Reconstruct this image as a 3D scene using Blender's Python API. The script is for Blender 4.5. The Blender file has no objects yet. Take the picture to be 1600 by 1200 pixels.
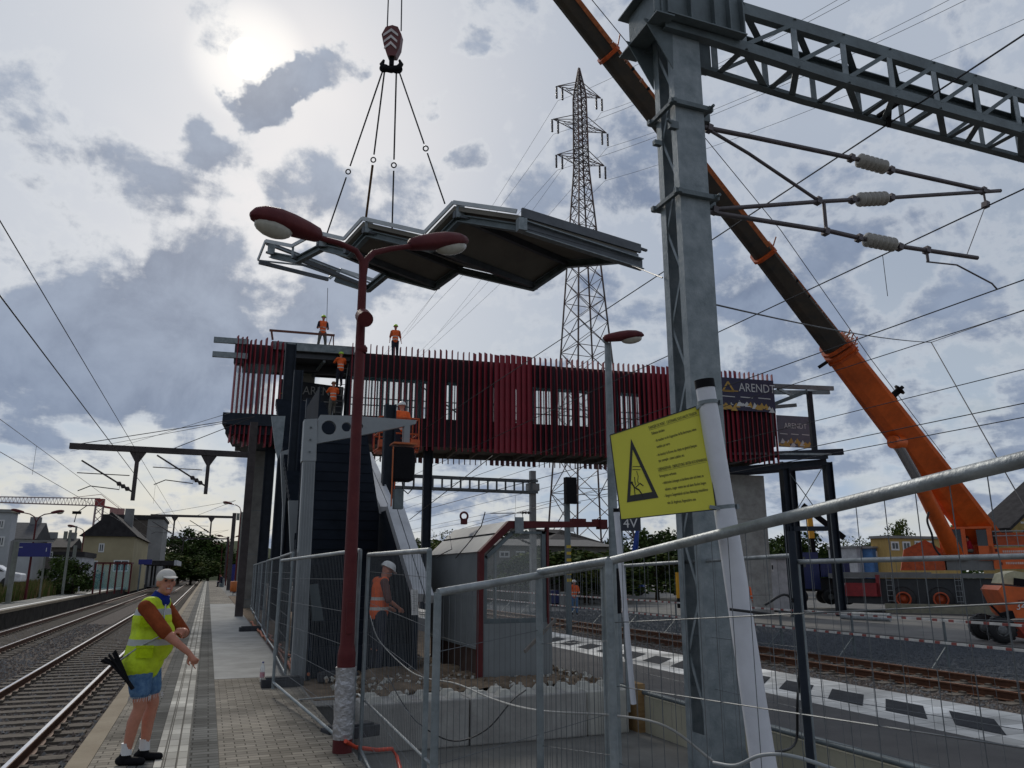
import bpy, bmesh, math, random
from mathutils import Vector, Matrix, Euler
SC = bpy.context.scene
COL = SC.collection
# ------------------------------------------------------------------ camera
f = 1202.0
TH = math.atan(293 / f); YA = math.radians(21.0)
CF = Vector((math.sin(YA) * math.cos(TH), math.cos(YA) * math.cos(TH), math.sin(TH)))
CR = Vector((math.cos(YA), -math.sin(YA), 0)); CU = CR.cross(CF)
CO = Vector((0, 0, 1.7))
cam = bpy.data.cameras.new('camera'); co = bpy.data.objects.new('camera', cam); COL.objects.link(co)
co.matrix_world = Matrix((( CR.x, CU.x, -CF.x, CO.x), (CR.y, CU.y, -CF.y, CO.y), (CR.z, CU.z, -CF.z, CO.z), (0, 0, 0, 1)))
cam.sensor_width = 36; cam.lens = 36 * f / 1600; cam.clip_start = .05; cam.clip_end = 6000
SC.camera = co
SC.view_settings.view_transform = 'Standard'; SC.view_settings.look = 'None'
SC.view_settings.exposure = 0.32; SC.view_settings.gamma = 1
def ray(x, y): return CF + CR * ((x - 800) / f) + CU * ((600 - y) / f)
def D(x, y, d): return CO + ray(x, y) * d
def G(x, y, z=0.): r = ray(x, y); return CO + r * ((z - 1.7) / r.z)
def PY(x, y, Y): r = ray(x, y); return CO + r * (Y / r.y)
def PX(x, y, X): r = ray(x, y); return CO + r * (X / r.x)
# ------------------------------------------------------------------ world
SUN = ray(388, 92).normalized()
W = bpy.data.worlds.new('World'); SC.world = W; W.use_nodes = True
nt = W.node_tree; nt.nodes.clear()
def N(t, **k):
    n = nt.nodes.new(t)
    for a, b in k.items(): setattr(n, a, b)
    return n
def L(a, b): nt.links.new(a, b)
def val(x, sock):
    if isinstance(x, (int, float)): sock.default_value = x
    else: L(x, sock)
def M_(op, a, b=None, c=None, clamp=False):
    n = N('ShaderNodeMath', operation=op); n.use_clamp = clamp
    val(a, n.inputs[0])
    if b is not None: val(b, n.inputs[1])
    if c is not None: val(c, n.inputs[2])
    return n.outputs[0]
def mixc(fac, a, b):
    n = N('ShaderNodeMix', data_type='RGBA'); val(fac, n.inputs[0])
    for s, v in ((n.inputs[6], a), (n.inputs[7], b)):
        if isinstance(v, tuple): s.default_value = (*v, 1)
        else: L(v, s)
    return n.outputs[2]
def smooth(x, lo, hi, a=0., b=1.):
    n = N('ShaderNodeMapRange', interpolation_type='SMOOTHSTEP'); val(x, n.inputs[0])
    for i, v in enumerate((lo, hi, a, b)): n.inputs[i + 1].default_value = v
    return n.outputs[0]
tc = N('ShaderNodeTexCoord')
sep = N('ShaderNodeSeparateXYZ'); L(tc.outputs['Generated'], sep.inputs[0])
zc = M_('MAXIMUM', sep.outputs[2], 0.0)
den = M_('ADD', zc, .26)
comb = N('ShaderNodeCombineXYZ'); L(M_('DIVIDE', sep.outputs[0], den), comb.inputs[0]); L(M_('DIVIDE', sep.outputs[1], den), comb.inputs[1])
def noise(scale, det, rough=.6, dist=0., vec=None, off=0):
    mp = N('ShaderNodeMapping'); mp.inputs[1].default_value = (off, off * .7, off * .3); L(vec or comb.outputs[0], mp.inputs[0])
    n = N('ShaderNodeTexNoise'); L(mp.outputs[0], n.inputs['Vector'])
    n.inputs['Scale'].default_value = scale; n.inputs['Detail'].default_value = det
    n.inputs['Roughness'].default_value = rough; n.inputs['Distortion'].default_value = dist
    return n.outputs[0]
wn = N('ShaderNodeTexNoise'); wn.inputs['Scale'].default_value = 5.5; wn.inputs['Detail'].default_value = 6; wn.inputs['Roughness'].default_value = .62; L(tc.outputs['Generated'], wn.inputs['Vector'])
wsub = N('ShaderNodeVectorMath', operation='SUBTRACT'); L(wn.outputs['Color'], wsub.inputs[0]); wsub.inputs[1].default_value = (.5, .5, .5)
wsc = N('ShaderNodeVectorMath', operation='SCALE'); L(wsub.outputs[0], wsc.inputs[0]); wsc.inputs['Scale'].default_value = .16
wad = N('ShaderNodeVectorMath', operation='ADD'); L(wsc.outputs[0], wad.inputs[0]); L(tc.outputs['Generated'], wad.inputs[1])
wnm = N('ShaderNodeVectorMath', operation='NORMALIZE'); L(wad.outputs[0], wnm.inputs[0])
bias = None
BL = [(150,300,110,.075),(70,240,90,.065),(230,380,110,.075),(60,350,80,.07),(200,225,60,.10),(308,228,48,.24),(380,225,34,.16),(440,142,50,.42),(480,118,46,.38),(530,92,52,.40),(395,160,34,.32),(340,160,60,-.12),
      (745,238,50,.30),(640,300,80,.13),(560,310,80,.13),(60,530,150,.17),(220,550,170,.16),(370,520,140,.13),(300,470,110,.12),(1500,600,180,.07),(1250,560,120,.07),(800,400,90,.06),(600,470,80,.04),(870,490,80,.16),(985,300,70,.15),(840,300,60,.08),
      (672,165,32,.22),(700,130,30,.14),(1250,450,110,.08),(1420,570,140,.06),(1200,290,60,.09),(1150,480,60,.06),(745,70,24,.14),(90,130,50,.03),
      (640,30,260,-.14),(300,60,200,-.12),(150,60,160,-.06),(1250,90,240,-.07),(90,80,200,-.10),(720,430,70,-.05),(1000,420,60,-.06),(430,430,70,-.05),(370,310,36,-.08),(450,240,60,-.08),(820,170,90,-.04)]
for (px, py, r, a) in BL:
    d = ray(px, py).normalized()
    vd = N('ShaderNodeVectorMath', operation='DOT_PRODUCT'); L(wnm.outputs[0], vd.inputs[0]); vd.inputs[1].default_value = d
    ang = r / f * .82
    s = smooth(vd.outputs['Value'], math.cos(ang * 1.25), 1 - (1 - math.cos(ang)) * .05, 0, a)
    bias = s if bias is None else M_('ADD', bias, s)
n1 = noise(3.9, 10, .58, .15, off=3.1)
n2 = noise(9.0, 9, .62, .2, vec=tc.outputs['Generated'], off=7.7)
n3 = noise(.55, 5, .5, .2, off=1.3)
dens = M_('ADD', M_('ADD', M_('ADD', M_('MULTIPLY', n1, 1.15), M_('MULTIPLY', n2, 1.25)), -.71), bias)
m_dark = smooth(dens, .47, .69)
m_edge = smooth(dens, .40, .55)
sky = N('ShaderNodeTexSky', sky_type='NISHITA'); sky.sun_disc = False
sky.sun_elevation = math.asin(SUN.z); sky.sun_rotation = math.atan2(SUN.x, SUN.y)
sky.air_density = 1.2; sky.dust_density = 1.5; sky.ozone_density = 1.5
skm = N('ShaderNodeVectorMath', operation='SCALE'); L(sky.outputs[0], skm.inputs[0]); skm.inputs['Scale'].default_value = .055
# thin bright layer over blue sky, darker heavy clouds under it
hz = smooth(sep.outputs[2], .0, .42)
thin = mixc(hz, (.47, .515, .565), (.41, .455, .53))
veil = mixc(M_('MULTIPLY', smooth(n3, .35, .62), .75), skm.outputs[0], thin)
veil = mixc(.55, veil, thin)
# blue-grey patches low down
low = M_('MULTIPLY', smooth(sep.outputs[2], .02, .30, 1., 0.), smooth(noise(2.3, 6, .5, .2, off=11.), .42, .60))
veil = mixc(M_('MULTIPLY', low, .75), veil, (.27, .37, .52))
warm = M_('MULTIPLY', smooth(sep.outputs[2], .0, .13, 1., 0.), smooth(noise(1.2, 4, .5, 0, off=21.), .35, .6))
veil = mixc(M_('MULTIPLY', warm, .6), veil, (.64, .62, .54))
edge = mixc(M_('MULTIPLY', m_edge, .45), veil, (.56, .585, .62))
dcol = mixc(smooth(n2, .3, .7), (.105, .145, .235), (.22, .275, .38))
cloud = mixc(M_('MULTIPLY', m_dark, .88), edge, dcol)
sd = N('ShaderNodeVectorMath', operation='DOT_PRODUCT'); L(tc.outputs['Generated'], sd.inputs[0]); sd.inputs[1].default_value = SUN
g0 = smooth(sd.outputs['Value'], math.cos(.0235), math.cos(.011), 0, 2.0)
g1 = smooth(sd.outputs['Value'], math.cos(.075), math.cos(.008), 0, .20)
g2 = smooth(sd.outputs['Value'], math.cos(.5), math.cos(.02), 0, .085)
ga = M_('ADD', M_('ADD', g0, M_('MULTIPLY', g1, M_('SUBTRACT', 1.0, M_('MULTIPLY', m_dark, .75)))), g2)
gl = N('ShaderNodeVectorMath', operation='SCALE'); gl.inputs[0].default_value = (1, .90, .70); L(ga, gl.inputs['Scale'])
fin = N('ShaderNodeVectorMath', operation='ADD'); L(cloud, fin.inputs[0]); L(gl.outputs[0], fin.inputs[1])
fall = smooth(sd.outputs['Value'], -.6, .75, .85, 1.0)
fs_ = N('ShaderNodeVectorMath', operation='SCALE'); L(fin.outputs[0], fs_.inputs[0]); L(M_('MULTIPLY', fall, .93), fs_.inputs['Scale'])
bg = N('ShaderNodeBackground'); L(fs_.outputs[0], bg.inputs[0]); bg.inputs[1].default_value = 1.0
wo = N('ShaderNodeOutputWorld'); L(bg.outputs[0], wo.inputs[0])
sl = bpy.data.lights.new('sun', 'SUN'); sl.energy = 1.3; sl.angle = math.radians(10); sl.color = (1, .94, .84)
so = bpy.data.objects.new('sun', sl); COL.objects.link(so); so.rotation_euler = (-SUN).to_track_quat('-Z', 'Y').to_euler()
# ------------------------------------------------------------------ materials
MATS = {}
def mat(name, col, rough=.6, metal=0., var=.25, scale=3., bump=0., bscale=20., col2=None, alpha=1., trans=0., emis=None, stretch=None, spec=None):
    if name in MATS: return MATS[name]
    m = bpy.data.materials.new(name); m.use_nodes = True; t = m.node_tree; b = t.nodes['Principled BSDF']
    tcx = t.nodes.new('ShaderNodeTexCoord'); mp = t.nodes.new('ShaderNodeMapping'); t.links.new(tcx.outputs['Object'], mp.inputs[0])
    if stretch: mp.inputs[3].default_value = stretch
    nz = t.nodes.new('ShaderNodeTexNoise'); nz.inputs['Scale'].default_value = scale; nz.inputs['Detail'].default_value = 8; nz.inputs['Roughness'].default_value = .65
    t.links.new(mp.outputs[0], nz.inputs['Vector'])
    cr = t.nodes.new('ShaderNodeValToRGB'); cr.color_ramp.elements[0].position = .3; cr.color_ramp.elements[1].position = .7
    c2 = col2 or tuple(min(1, c * (1 + var)) for c in col); c1 = col if col2 else tuple(c * (1 - var) for c in col)
    cr.color_ramp.elements[0].color = (*c1, 1); cr.color_ramp.elements[1].color = (*c2, 1)
    t.links.new(nz.outputs[0], cr.inputs[0]); t.links.new(cr.outputs[0], b.inputs['Base Color'])
    b.inputs['Roughness'].default_value = rough; b.inputs['Metallic'].default_value = metal
    if spec is None and rough >= .8: spec = .08
    if spec is not None: b.inputs['Specular IOR Level'].default_value = spec
    if bump:
        n2 = t.nodes.new('ShaderNodeTexNoise'); n2.inputs['Scale'].default_value = bscale; n2.inputs['Detail'].default_value = 6
        t.links.new(mp.outputs[0], n2.inputs['Vector'])
        bp = t.nodes.new('ShaderNodeBump'); bp.inputs['Strength'].default_value = bump; bp.inputs['Distance'].default_value = .02
        t.links.new(n2.outputs[0], bp.inputs['Height']); t.links.new(bp.outputs[0], b.inputs['Normal'])
    if alpha < 1: b.inputs['Alpha'].default_value = alpha
    if trans: b.inputs['Transmission Weight'].default_value = trans
    if emis: b.inputs['Emission Color'].default_value = (*emis[:3], 1); b.inputs['Emission Strength'].default_value = emis[3]
    MATS[name] = m; return m
def bandmat(name, col, band, zs, w):
    m = mat(name, col, .75, var=.22, scale=9, bump=1., bscale=9); t = m.node_tree; b = t.nodes['Principled BSDF']
    src = b.inputs['Base Color'].links[0].from_socket
    tcx = t.nodes.new('ShaderNodeTexCoord'); sp = t.nodes.new('ShaderNodeSeparateXYZ'); t.links.new(tcx.outputs['Object'], sp.inputs[0])
    acc = None
    for z in zs:
        a = t.nodes.new('ShaderNodeMath'); a.operation = 'SUBTRACT'; t.links.new(sp.outputs[2], a.inputs[0]); a.inputs[1].default_value = z
        c = t.nodes.new('ShaderNodeMath'); c.operation = 'ABSOLUTE'; t.links.new(a.outputs[0], c.inputs[0])
        l = t.nodes.new('ShaderNodeMath'); l.operation = 'LESS_THAN'; t.links.new(c.outputs[0], l.inputs[0]); l.inputs[1].default_value = w
        if acc is None: acc = l.outputs[0]
        else:
            x = t.nodes.new('ShaderNodeMath'); x.operation = 'MAXIMUM'; t.links.new(acc, x.inputs[0]); t.links.new(l.outputs[0], x.inputs[1]); acc = x.outputs[0]
    mx = t.nodes.new('ShaderNodeMix'); mx.data_type = 'RGBA'; t.links.new(acc, mx.inputs[0]); t.links.new(src, mx.inputs[6]); mx.inputs[7].default_value = (*band, 1)
    t.links.new(mx.outputs[2], b.inputs['Base Color']); return m
galv = mat('galvanised steel', (.13, .16, .175), .5, .3, .1, 4.5, .25, 40, col2=(.29, .32, .335))
galvd = mat('weathered galvanised steel', (.12, .145, .155), .55, .3, .3, 2.5, .2, 30)
tube = mat('zinc tube', (.27, .29, .30), .52, .5, .35, 7, .2, 60)
navy = mat('dark navy steel paint', (.018, .024, .035), .6, 0, .3, 3, spec=.2)
navyp = mat('dark navy cladding', (.015, .020, .030), .75, 0, .35, 1.2, spec=.12)
black = mat('black rubber', (.012, .012, .013), .6, 0, .3, 8)
blackm = mat('matt black', (.006, .006, .008), .8, 0, .3, 8, spec=.2)
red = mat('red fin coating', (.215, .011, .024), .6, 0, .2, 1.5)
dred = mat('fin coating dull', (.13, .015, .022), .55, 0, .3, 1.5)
maroon = mat('maroon paint', (.075, .010, .014), .6, 0, .3, 5, .2, 60, spec=.25, col2=(.12, .022, .022))
concrete = mat('concrete', (.26, .25, .235), .9, 0, .2, 2.2, .4, 30, col2=(.42, .41, .385))
concd = mat('damp concrete', (.17, .165, .155), .85, 0, .3, 1.8, .3, 25)
concl = mat('pale concrete', (.42, .41, .37), .9, 0, .2, 3, .3, 30)
orange = mat('orange machine paint', (.62, .105, .012), .42, 0, .28, 1.1, .12, 8)
oranged = mat('orange machine paint worn', (.45, .07, .01), .5, 0, .35, 4)
white = mat('white paint', (.62, .62, .62), .5, 0, .12, 4)
pvc = mat('white plastic tube', (.62, .63, .68), .4, 0, .08, 6, .1, 30)
glass = mat('pane glass', (.75, .85, .86), .05, 0, .02, 1, alpha=.22)
dglass = mat('dark window glass', (.03, .04, .05), .08, 0, .2, 1)
wood = mat('timber', (.30, .19, .09), .8, 0, .3, 5, .3, 30, stretch=(1, 6, 6))
soil = mat('rubble soil', (.16, .12, .085), .95, 0, .45, 4, .8, 25)
cable = mat('cable black', (.012, .012, .014), .5, 0, .2, 5)
wire_m = mat('overhead wire copper', (.035, .035, .04), .5, .4, .2, 5)
skin = mat('skin', (.48, .20, .13), .55, 0, .12, 20)
# ------------------------------------------------------------------ mesh builder
class MB:
    def __init__(s): s.v = []; s.f = []; s.m = []; s.s = []
    def add(s, vs, fs, m=0, smooth=False):
        o = len(s.v); s.v += [tuple(v) for v in vs]
        for q in fs: s.f.append(tuple(i + o for i in q)); s.m.append(m); s.s.append(smooth)
        return s
    def box(s, c, sz, rot=None, m=0):
        c = Vector(c); h = [x / 2 for x in sz]; vs = []
        R = rot if rot is not None else Matrix.Identity(3)
        if isinstance(R, (int, float)): R = Matrix.Rotation(R, 3, 'Z')
        for x in (-1, 1):
            for y in (-1, 1):
                for z in (-1, 1): vs.append(c + R @ Vector((x * h[0], y * h[1], z * h[2])))
        return s.add(vs, [(0, 1, 3, 2), (4, 6, 7, 5), (0, 4, 5, 1), (2, 3, 7, 6), (0, 2, 6, 4), (1, 5, 7, 3)], m)
    def bb(s, x0, x1, y0, y1, z0, z1, m=0): return s.box(((x0 + x1) / 2, (y0 + y1) / 2, (z0 + z1) / 2), (abs(x1 - x0), abs(y1 - y0), abs(z1 - z0)), None, m)
    def bar(s, a, b, w, h=None, up=(0, 0, 1), m=0, w2=None, h2=None):
        a = Vector(a); b = Vector(b); h = h or w; w2 = w2 or w; h2 = h2 or h
        d = (b - a).normalized(); u = Vector(up)
        if abs(d.dot(u)) > .98: u = Vector((0, 1, 0))
        r = d.cross(u).normalized(); u = r.cross(d)
        vs = [p + r * (i * ww / 2) + u * (j * hh / 2) for p, ww, hh in ((a, w, h), (b, w2, h2)) for i, j in ((-1, -1), (1, -1), (1, 1), (-1, 1))]
        return s.add(vs, [(3, 2, 1, 0), (4, 5, 6, 7), (0, 1, 5, 4), (1, 2, 6, 5), (2, 3, 7, 6), (3, 0, 4, 7)], m)
    def tube(s, pts, r, n=8, m=0, cap=True):
        pts = [Vector(p) for p in pts]; k = len(pts); rr = r if isinstance(r, (list, tuple)) else [r] * k
        d0 = (pts[1] - pts[0]).normalized(); u = Vector((0, 0, 1)) if abs(d0.z) < .9 else Vector((0, 1, 0)); vs = []
        for i, p in enumerate(pts):
            d = ((pts[min(i + 1, k - 1)] - pts[max(i - 1, 0)])).normalized()
            a = d.cross(u)
            if a.length < 1e-4: a = d.cross(Vector((1, 0, 0)))
            a.normalize(); u = a.cross(d).normalized()
            for j in range(n):
                t = 2 * math.pi * j / n; vs.append(p + (a * math.cos(t) + u * math.sin(t)) * rr[i])
        fs = [(i * n + j, i * n + (j + 1) % n, (i + 1) * n + (j + 1) % n, (i + 1) * n + j) for i in range(k - 1) for j in range(n)]
        s.add(vs, fs, m, n > 5)
        if cap: s.add(vs[:n], [tuple(range(n))[::-1]], m); s.add(vs[-n:], [tuple(range(n))], m)
        return s
    def caps(s, a, b, r0, r1=None, n=12, m=0):
        a = Vector(a); b = Vector(b); r1 = r1 if r1 is not None else r0; d = (b - a)
        if d.length < 1e-5: d = Vector((0, 0, 1e-4))
        dn = d.normalized(); P = []; Rr = []
        for t in (-90, -60, -30, 0): P.append(a + dn * r0 * math.sin(math.radians(t))); Rr.append(max(1e-4, r0 * math.cos(math.radians(t))))
        for t in (0, 30, 60, 90): P.append(b + dn * r1 * math.sin(math.radians(t))); Rr.append(max(1e-4, r1 * math.cos(math.radians(t))))
        return s.tube(P, Rr, n, m, False)
    def ell(s, c, r, rot=None, m=0, n=14, k=9):
        c = Vector(c); R = rot or Matrix.Identity(3); vs = []
        for i in range(k + 1):
            t = math.pi * i / k
            for j in range(n):
                p = 2 * math.pi * j / n
                vs.append(c + R @ Vector((r[0] * math.sin(t) * math.cos(p), r[1] * math.sin(t) * math.sin(p), r[2] * math.cos(t))))
        return s.add(vs, [(i * n + j, (i + 1) * n + j, (i + 1) * n + (j + 1) % n, i * n + (j + 1) % n) for i in range(k) for j in range(n)], m, True)
    def prism(s, poly, vec, m=0):
        n = len(poly); vec = Vector(vec); a = [Vector(p) for p in poly]; b = [p + vec for p in a]
        nn = Vector((0, 0, 0))
        for i in range(n): nn += a[i].cross(a[(i + 1) % n])
        if nn.dot(vec) > 0: a, b = a[::-1], b[::-1]
        return s.add(a + b, [tuple(range(n)), tuple(range(2 * n - 1, n - 1, -1))] + [(i, i + n, (i + 1) % n + n, (i + 1) % n) for i in range(n)], m)
    def lathe(s, prof, c, ax=(0, 0, 1), n=16, m=0):
        ax = Vector(ax).normalized(); c = Vector(c)
        return s.tube([c + ax * (z + i * 1e-5) for i, (r, z) in enumerate(prof)], [max(r, 1e-4) for r, z in prof], n, m, False) if True else s
    def ring(s, c, R, r, ax, n=20, k=6, m=0):
        q = Vector(ax).normalized().to_track_quat('Z', 'Y').to_matrix(); c = Vector(c)
        vs = [c + q @ Vector(((R + r * math.cos(2 * math.pi * j / k)) * math.cos(2 * math.pi * i / n), (R + r * math.cos(2 * math.pi * j / k)) * math.sin(2 * math.pi * i / n), r * math.sin(2 * math.pi * j / k))) for i in range(n) for j in range(k)]
        return s.add(vs, [(i * k + j, ((i + 1) % n) * k + j, ((i + 1) % n) * k + (j + 1) % k, i * k + (j + 1) % k) for i in range(n) for j in range(k)], m, True)
    def quad(s, a, b, c, d, m=0): return s.add([a, b, c, d], [(0, 1, 2, 3)], m)
ROOTM = {}
def thing(name, label, cat, loc=(0, 0, 0), rotz=0., group=None):
    o = bpy.data.objects.new(name, None); COL.objects.link(o); o.empty_display_size = .2
    o.location = loc; o.rotation_euler = (0, 0, rotz); o['label'] = label; o['category'] = cat
    if group: o['group'] = group
    ROOTM[o.name] = Matrix.Translation(Vector(loc)) @ Matrix.Rotation(rotz, 4, 'Z')
    return o
def B(name, mb, mats, parent=None, world=True, label=None, cat=None, group=None, kind=None, loc=None, rotz=0., sm=None, bevel=0):
    me = bpy.data.meshes.new(name)
    if parent is not None: Mx = ROOTM[parent.name]
    else: Mx = Matrix.Translation(Vector(loc or (0, 0, 0))) @ Matrix.Rotation(rotz, 4, 'Z')
    if world:
        iv = Mx.inverted(); vs = [iv @ Vector(v) for v in mb.v]
    else: vs = mb.v
    me.from_pydata([tuple(v) for v in vs], [], mb.f)
    for x in (mats if isinstance(mats, (list, tuple)) else [mats]): me.materials.append(x)
    me.polygons.foreach_set('material_index', mb.m); me.polygons.foreach_set('use_smooth', mb.s if sm is None else [sm] * len(mb.f))
    me.update()
    o = bpy.data.objects.new(name, me); COL.objects.link(o)
    if parent is not None: o.parent = parent; ROOTM[o.name] = ROOTM[parent.name]
    else:
        ROOTM[o.name] = Mx; o.location = Mx.to_translation(); o.rotation_euler = (0, 0, rotz)
    if bevel:
        b = o.modifiers.new('bevel', 'BEVEL'); b.width = bevel; b.segments = 2; b.limit_method = 'ANGLE'
    for k, v in (('label', label), ('category', cat), ('group', group), ('kind', kind)):
        if v: o[k] = v
    return o
def kids(o): return [c for c in COL.objects if c.parent == o]
def dup(o, loc, rotz=None, label=None, group=None, parent=None):
    c = o.copy(); COL.objects.link(c)
    if parent is None:
        c.location = loc
        if rotz is not None: c.rotation_euler = (0, 0, rotz)
        ROOTM[c.name] = Matrix.Translation(Vector(loc)) @ Matrix.Rotation(c.rotation_euler[2], 4, 'Z')
        if label: c['label'] = label
        if group: c['group'] = group
    else: c.parent = parent
    for k in kids(o):
        if k.name != c.name: dup(k, None, parent=c)
    return c
def text(name, body, size, m, parent, mtx, ext=.003, sx=1., align='LEFT', shear=0.):
    cu = bpy.data.curves.new(name, 'FONT'); cu.body = body; cu.size = size; cu.extrude = ext; cu.align_x = align; cu.resolution_u = 3; cu.shear = shear
    to = bpy.data.objects.new(name, cu); COL.objects.link(to)
    bpy.context.view_layer.update()
    me = bpy.data.meshes.new_from_object(to.evaluated_get(bpy.context.evaluated_depsgraph_get()))
    bpy.data.objects.remove(to)
    me.materials.clear(); me.materials.append(m)
    me.transform(ROOTM[parent.name].inverted() @ mtx @ Matrix.Diagonal((sx, 1, 1, 1)))
    o = bpy.data.objects.new(name, me); COL.objects.link(o); o.parent = parent; return o
def frame(o, x, y):    # matrix with x axis, y axis, origin o
    x = Vector(x).normalized(); y = Vector(y); y = (y - x * y.dot(x)).normalized(); z = x.cross(y); o = Vector(o)
    return Matrix(((x.x, y.x, z.x, o.x), (x.y, y.y, z.y, o.y), (x.z, y.z, z.z, o.z), (0, 0, 0, 1)))
RND = random.Random(7)
# ================================================================== SETTING
ZR = -.55
mb = MB(); mb.quad((-1500, -60, -.86), (1500, -60, -.86), (1500, 3000, -.86), (-1500, 3000, -.86))
B('ground', mb, mat('earth ground', (.10, .095, .08), .95, 0, .4, .15, .5, 2, col2=(.07, .085, .04)), kind='structure')
ballm = mat('ballast stone', (.045, .038, .033), .95, 0, .5, 16, 1., 30, col2=(.17, .145, .13))
def strip(name, x0, x1, y0, y1, z, th, m, bev=0.):
    mb = MB()
    prof = [(x0 - bev, z - th), (x1 + bev, z - th), (x1, z), (x0, z)]
    mb.prism([(x, y0, zz) for x, zz in prof], (0, y1 - y0, 0)); return B(name, mb, m, kind='structure')
strip('ballast_bed', -8.0, -1.35, -20, 420, -.74, .14, ballm, .1)
strip('ballast_bed', 10.2, 17.4, -20, 420, -.74, .14, ballm, .3)
strip('ballast_bed', 17.9, 24.5, -20, 420, -.745, .12, mat('dark chippings', (.05, .055, .062), .95, 0, .35, 12, 1., 25, col2=(.10, .11, .125)), .2)
strip('yard', 24.9, 120, -20, 300, -.70, .16, mat('yard gravel', (.15, .145, .14), .95, 0, .35, .6, .8, 15, col2=(.24, .235, .22)))
def track(xc, y0, y1, railc, lab, zr=ZR, slm=None, nsl=100):
    t = thing('railway_track', lab, 'track', (xc, y0, -.74), 0, 'railway tracks')
    prof = [(-.07, -.17), (.07, -.17), (.07, -.155), (.012, -.14), (.012, -.045), (.036, -.035), (.036, -.004), (.028, 0), (-.028, 0), (-.036, -.004), (-.036, -.035), (-.012, -.045), (-.012, -.14), (-.07, -.155)]
    for sx in (-.7525, .7525):
        m2 = MB(); m2.prism([(xc + sx + a, y0, zr + b) for a, b in prof], (0, y1 - y0, 0))
        tp = MB(); tp.bb(xc + sx - .027, xc + sx + .027, y0, y1, zr + .0005, zr + .003)
        r = B('rail', m2, mat('rusty rail steel', (.11, .045, .022), .7, .3, .35, 5), t); B('running_surface', tp, railc, r)
    slm = slm or mat('weathered sleeper', (.10, .088, .075), .9, 0, .35, 6, .5, 20, col2=(.19, .165, .14))
    proto = None; y = y0 + .3; k = 0
    rest = MB()
    while y < y1 and k < 560:
        if k < nsl:
            if proto is None:
                m2 = MB(); m2.bb(-1.25, 1.25, .17, .43, -.03, .035)
                for sx in (-.7525, .7525):
                    for q in (-1, 1): m2.box((sx + q * .11, .3, .05), (.09, .12, .05))
                proto = B('sleeper', m2, slm, t, world=False)
            else:
                c = proto.copy(); COL.objects.link(c); c.parent = t; c.location = (0, k * .6, 0)
        else: rest.bb(xc - 1.25, xc + 1.25, y - .13, y + .13, -.77, -.705)
        y += .6; k += 1
    if rest.v: o = B('far_sleepers', rest, slm, t); o['kind'] = 'stuff'
    return t
shiny = mat('polished rail head', (.66, .66, .68), .22, .9, .1, 3)
rusth = mat('rusted rail head', (.22, .085, .03), .55, .4, .3, 6)
track(-2.81, 1.5, 300, shiny, 'nearest railway track, shiny rails right beside the platform where the man stands', nsl=100)
track(-6.45, 6, 300, shiny, 'second railway track with shiny rails beside the far left platform', nsl=100)
track(11.5, 4, 300, rusth, 'rusty railway track beside the black and white platform edge', nsl=90)
track(15.4, 6, 300, rusth, 'rusty railway track farther from the black and white platform edge', nsl=90)
# loose ballast stones
mb = MB()
for i in range(58000):
    u = RND.random()
    if i > 42000: x = RND.uniform(17.9, 24.6); y = 12 + 34 * RND.random() ** 1.5
    elif u < .6: x = RND.uniform(-8, -1.12); y = 2.5 + 40 * RND.random() ** 1.6
    else: x = RND.uniform(10.0, 17.6); y = 5 + 26 * RND.random() ** 1.5
    skip = False
    for xc in (-2.81, -6.45, 11.5, 15.4):
        if abs(abs(x - xc) - .7525) < .1: skip = True
        if abs(x - xc) < 1.27:
            k = ((y - (1.5 if xc == -2.81 else 6 if xc in (-6.45, 15.4) else 4)) % .6) - .3
            if abs(k) < .14 and RND.random() < .93: skip = True
    if skip: continue
    r = RND.uniform(.022, .05); z = -.735 + r * .2
    a = RND.random() * 6.28; pts = []
    for j in range(4):
        t = a + j * 1.57 + RND.uniform(-.4, .4); pts.append((x + r * math.cos(t), y + r * math.sin(t), z + RND.uniform(-.3, .2) * r))
    top = (x + RND.uniform(-.3, .3) * r, y + RND.uniform(-.3, .3) * r, z + r * RND.uniform(.6, 1.1))
    mb.add(pts + [top], [(0, 1, 4), (1, 2, 4), (2, 3, 4), (3, 0, 4)], 2 if i > 42000 else 0 if RND.random() < .6 else 1)
B('ballast_stones', mb, [mat('stone brown grey', (.10, .08, .07), .95, 0, .3, 30, col2=(.2, .17, .15)), mat('stone grey', (.14, .14, .14), .95, 0, .3, 30, col2=(.26, .25, .24)), mat('stone dark blue grey', (.05, .055, .062), .95, 0, .3, 30, col2=(.14, .15, .165))], kind='stuff', label='loose ballast stones between and beside the rails', cat='ballast')
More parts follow.
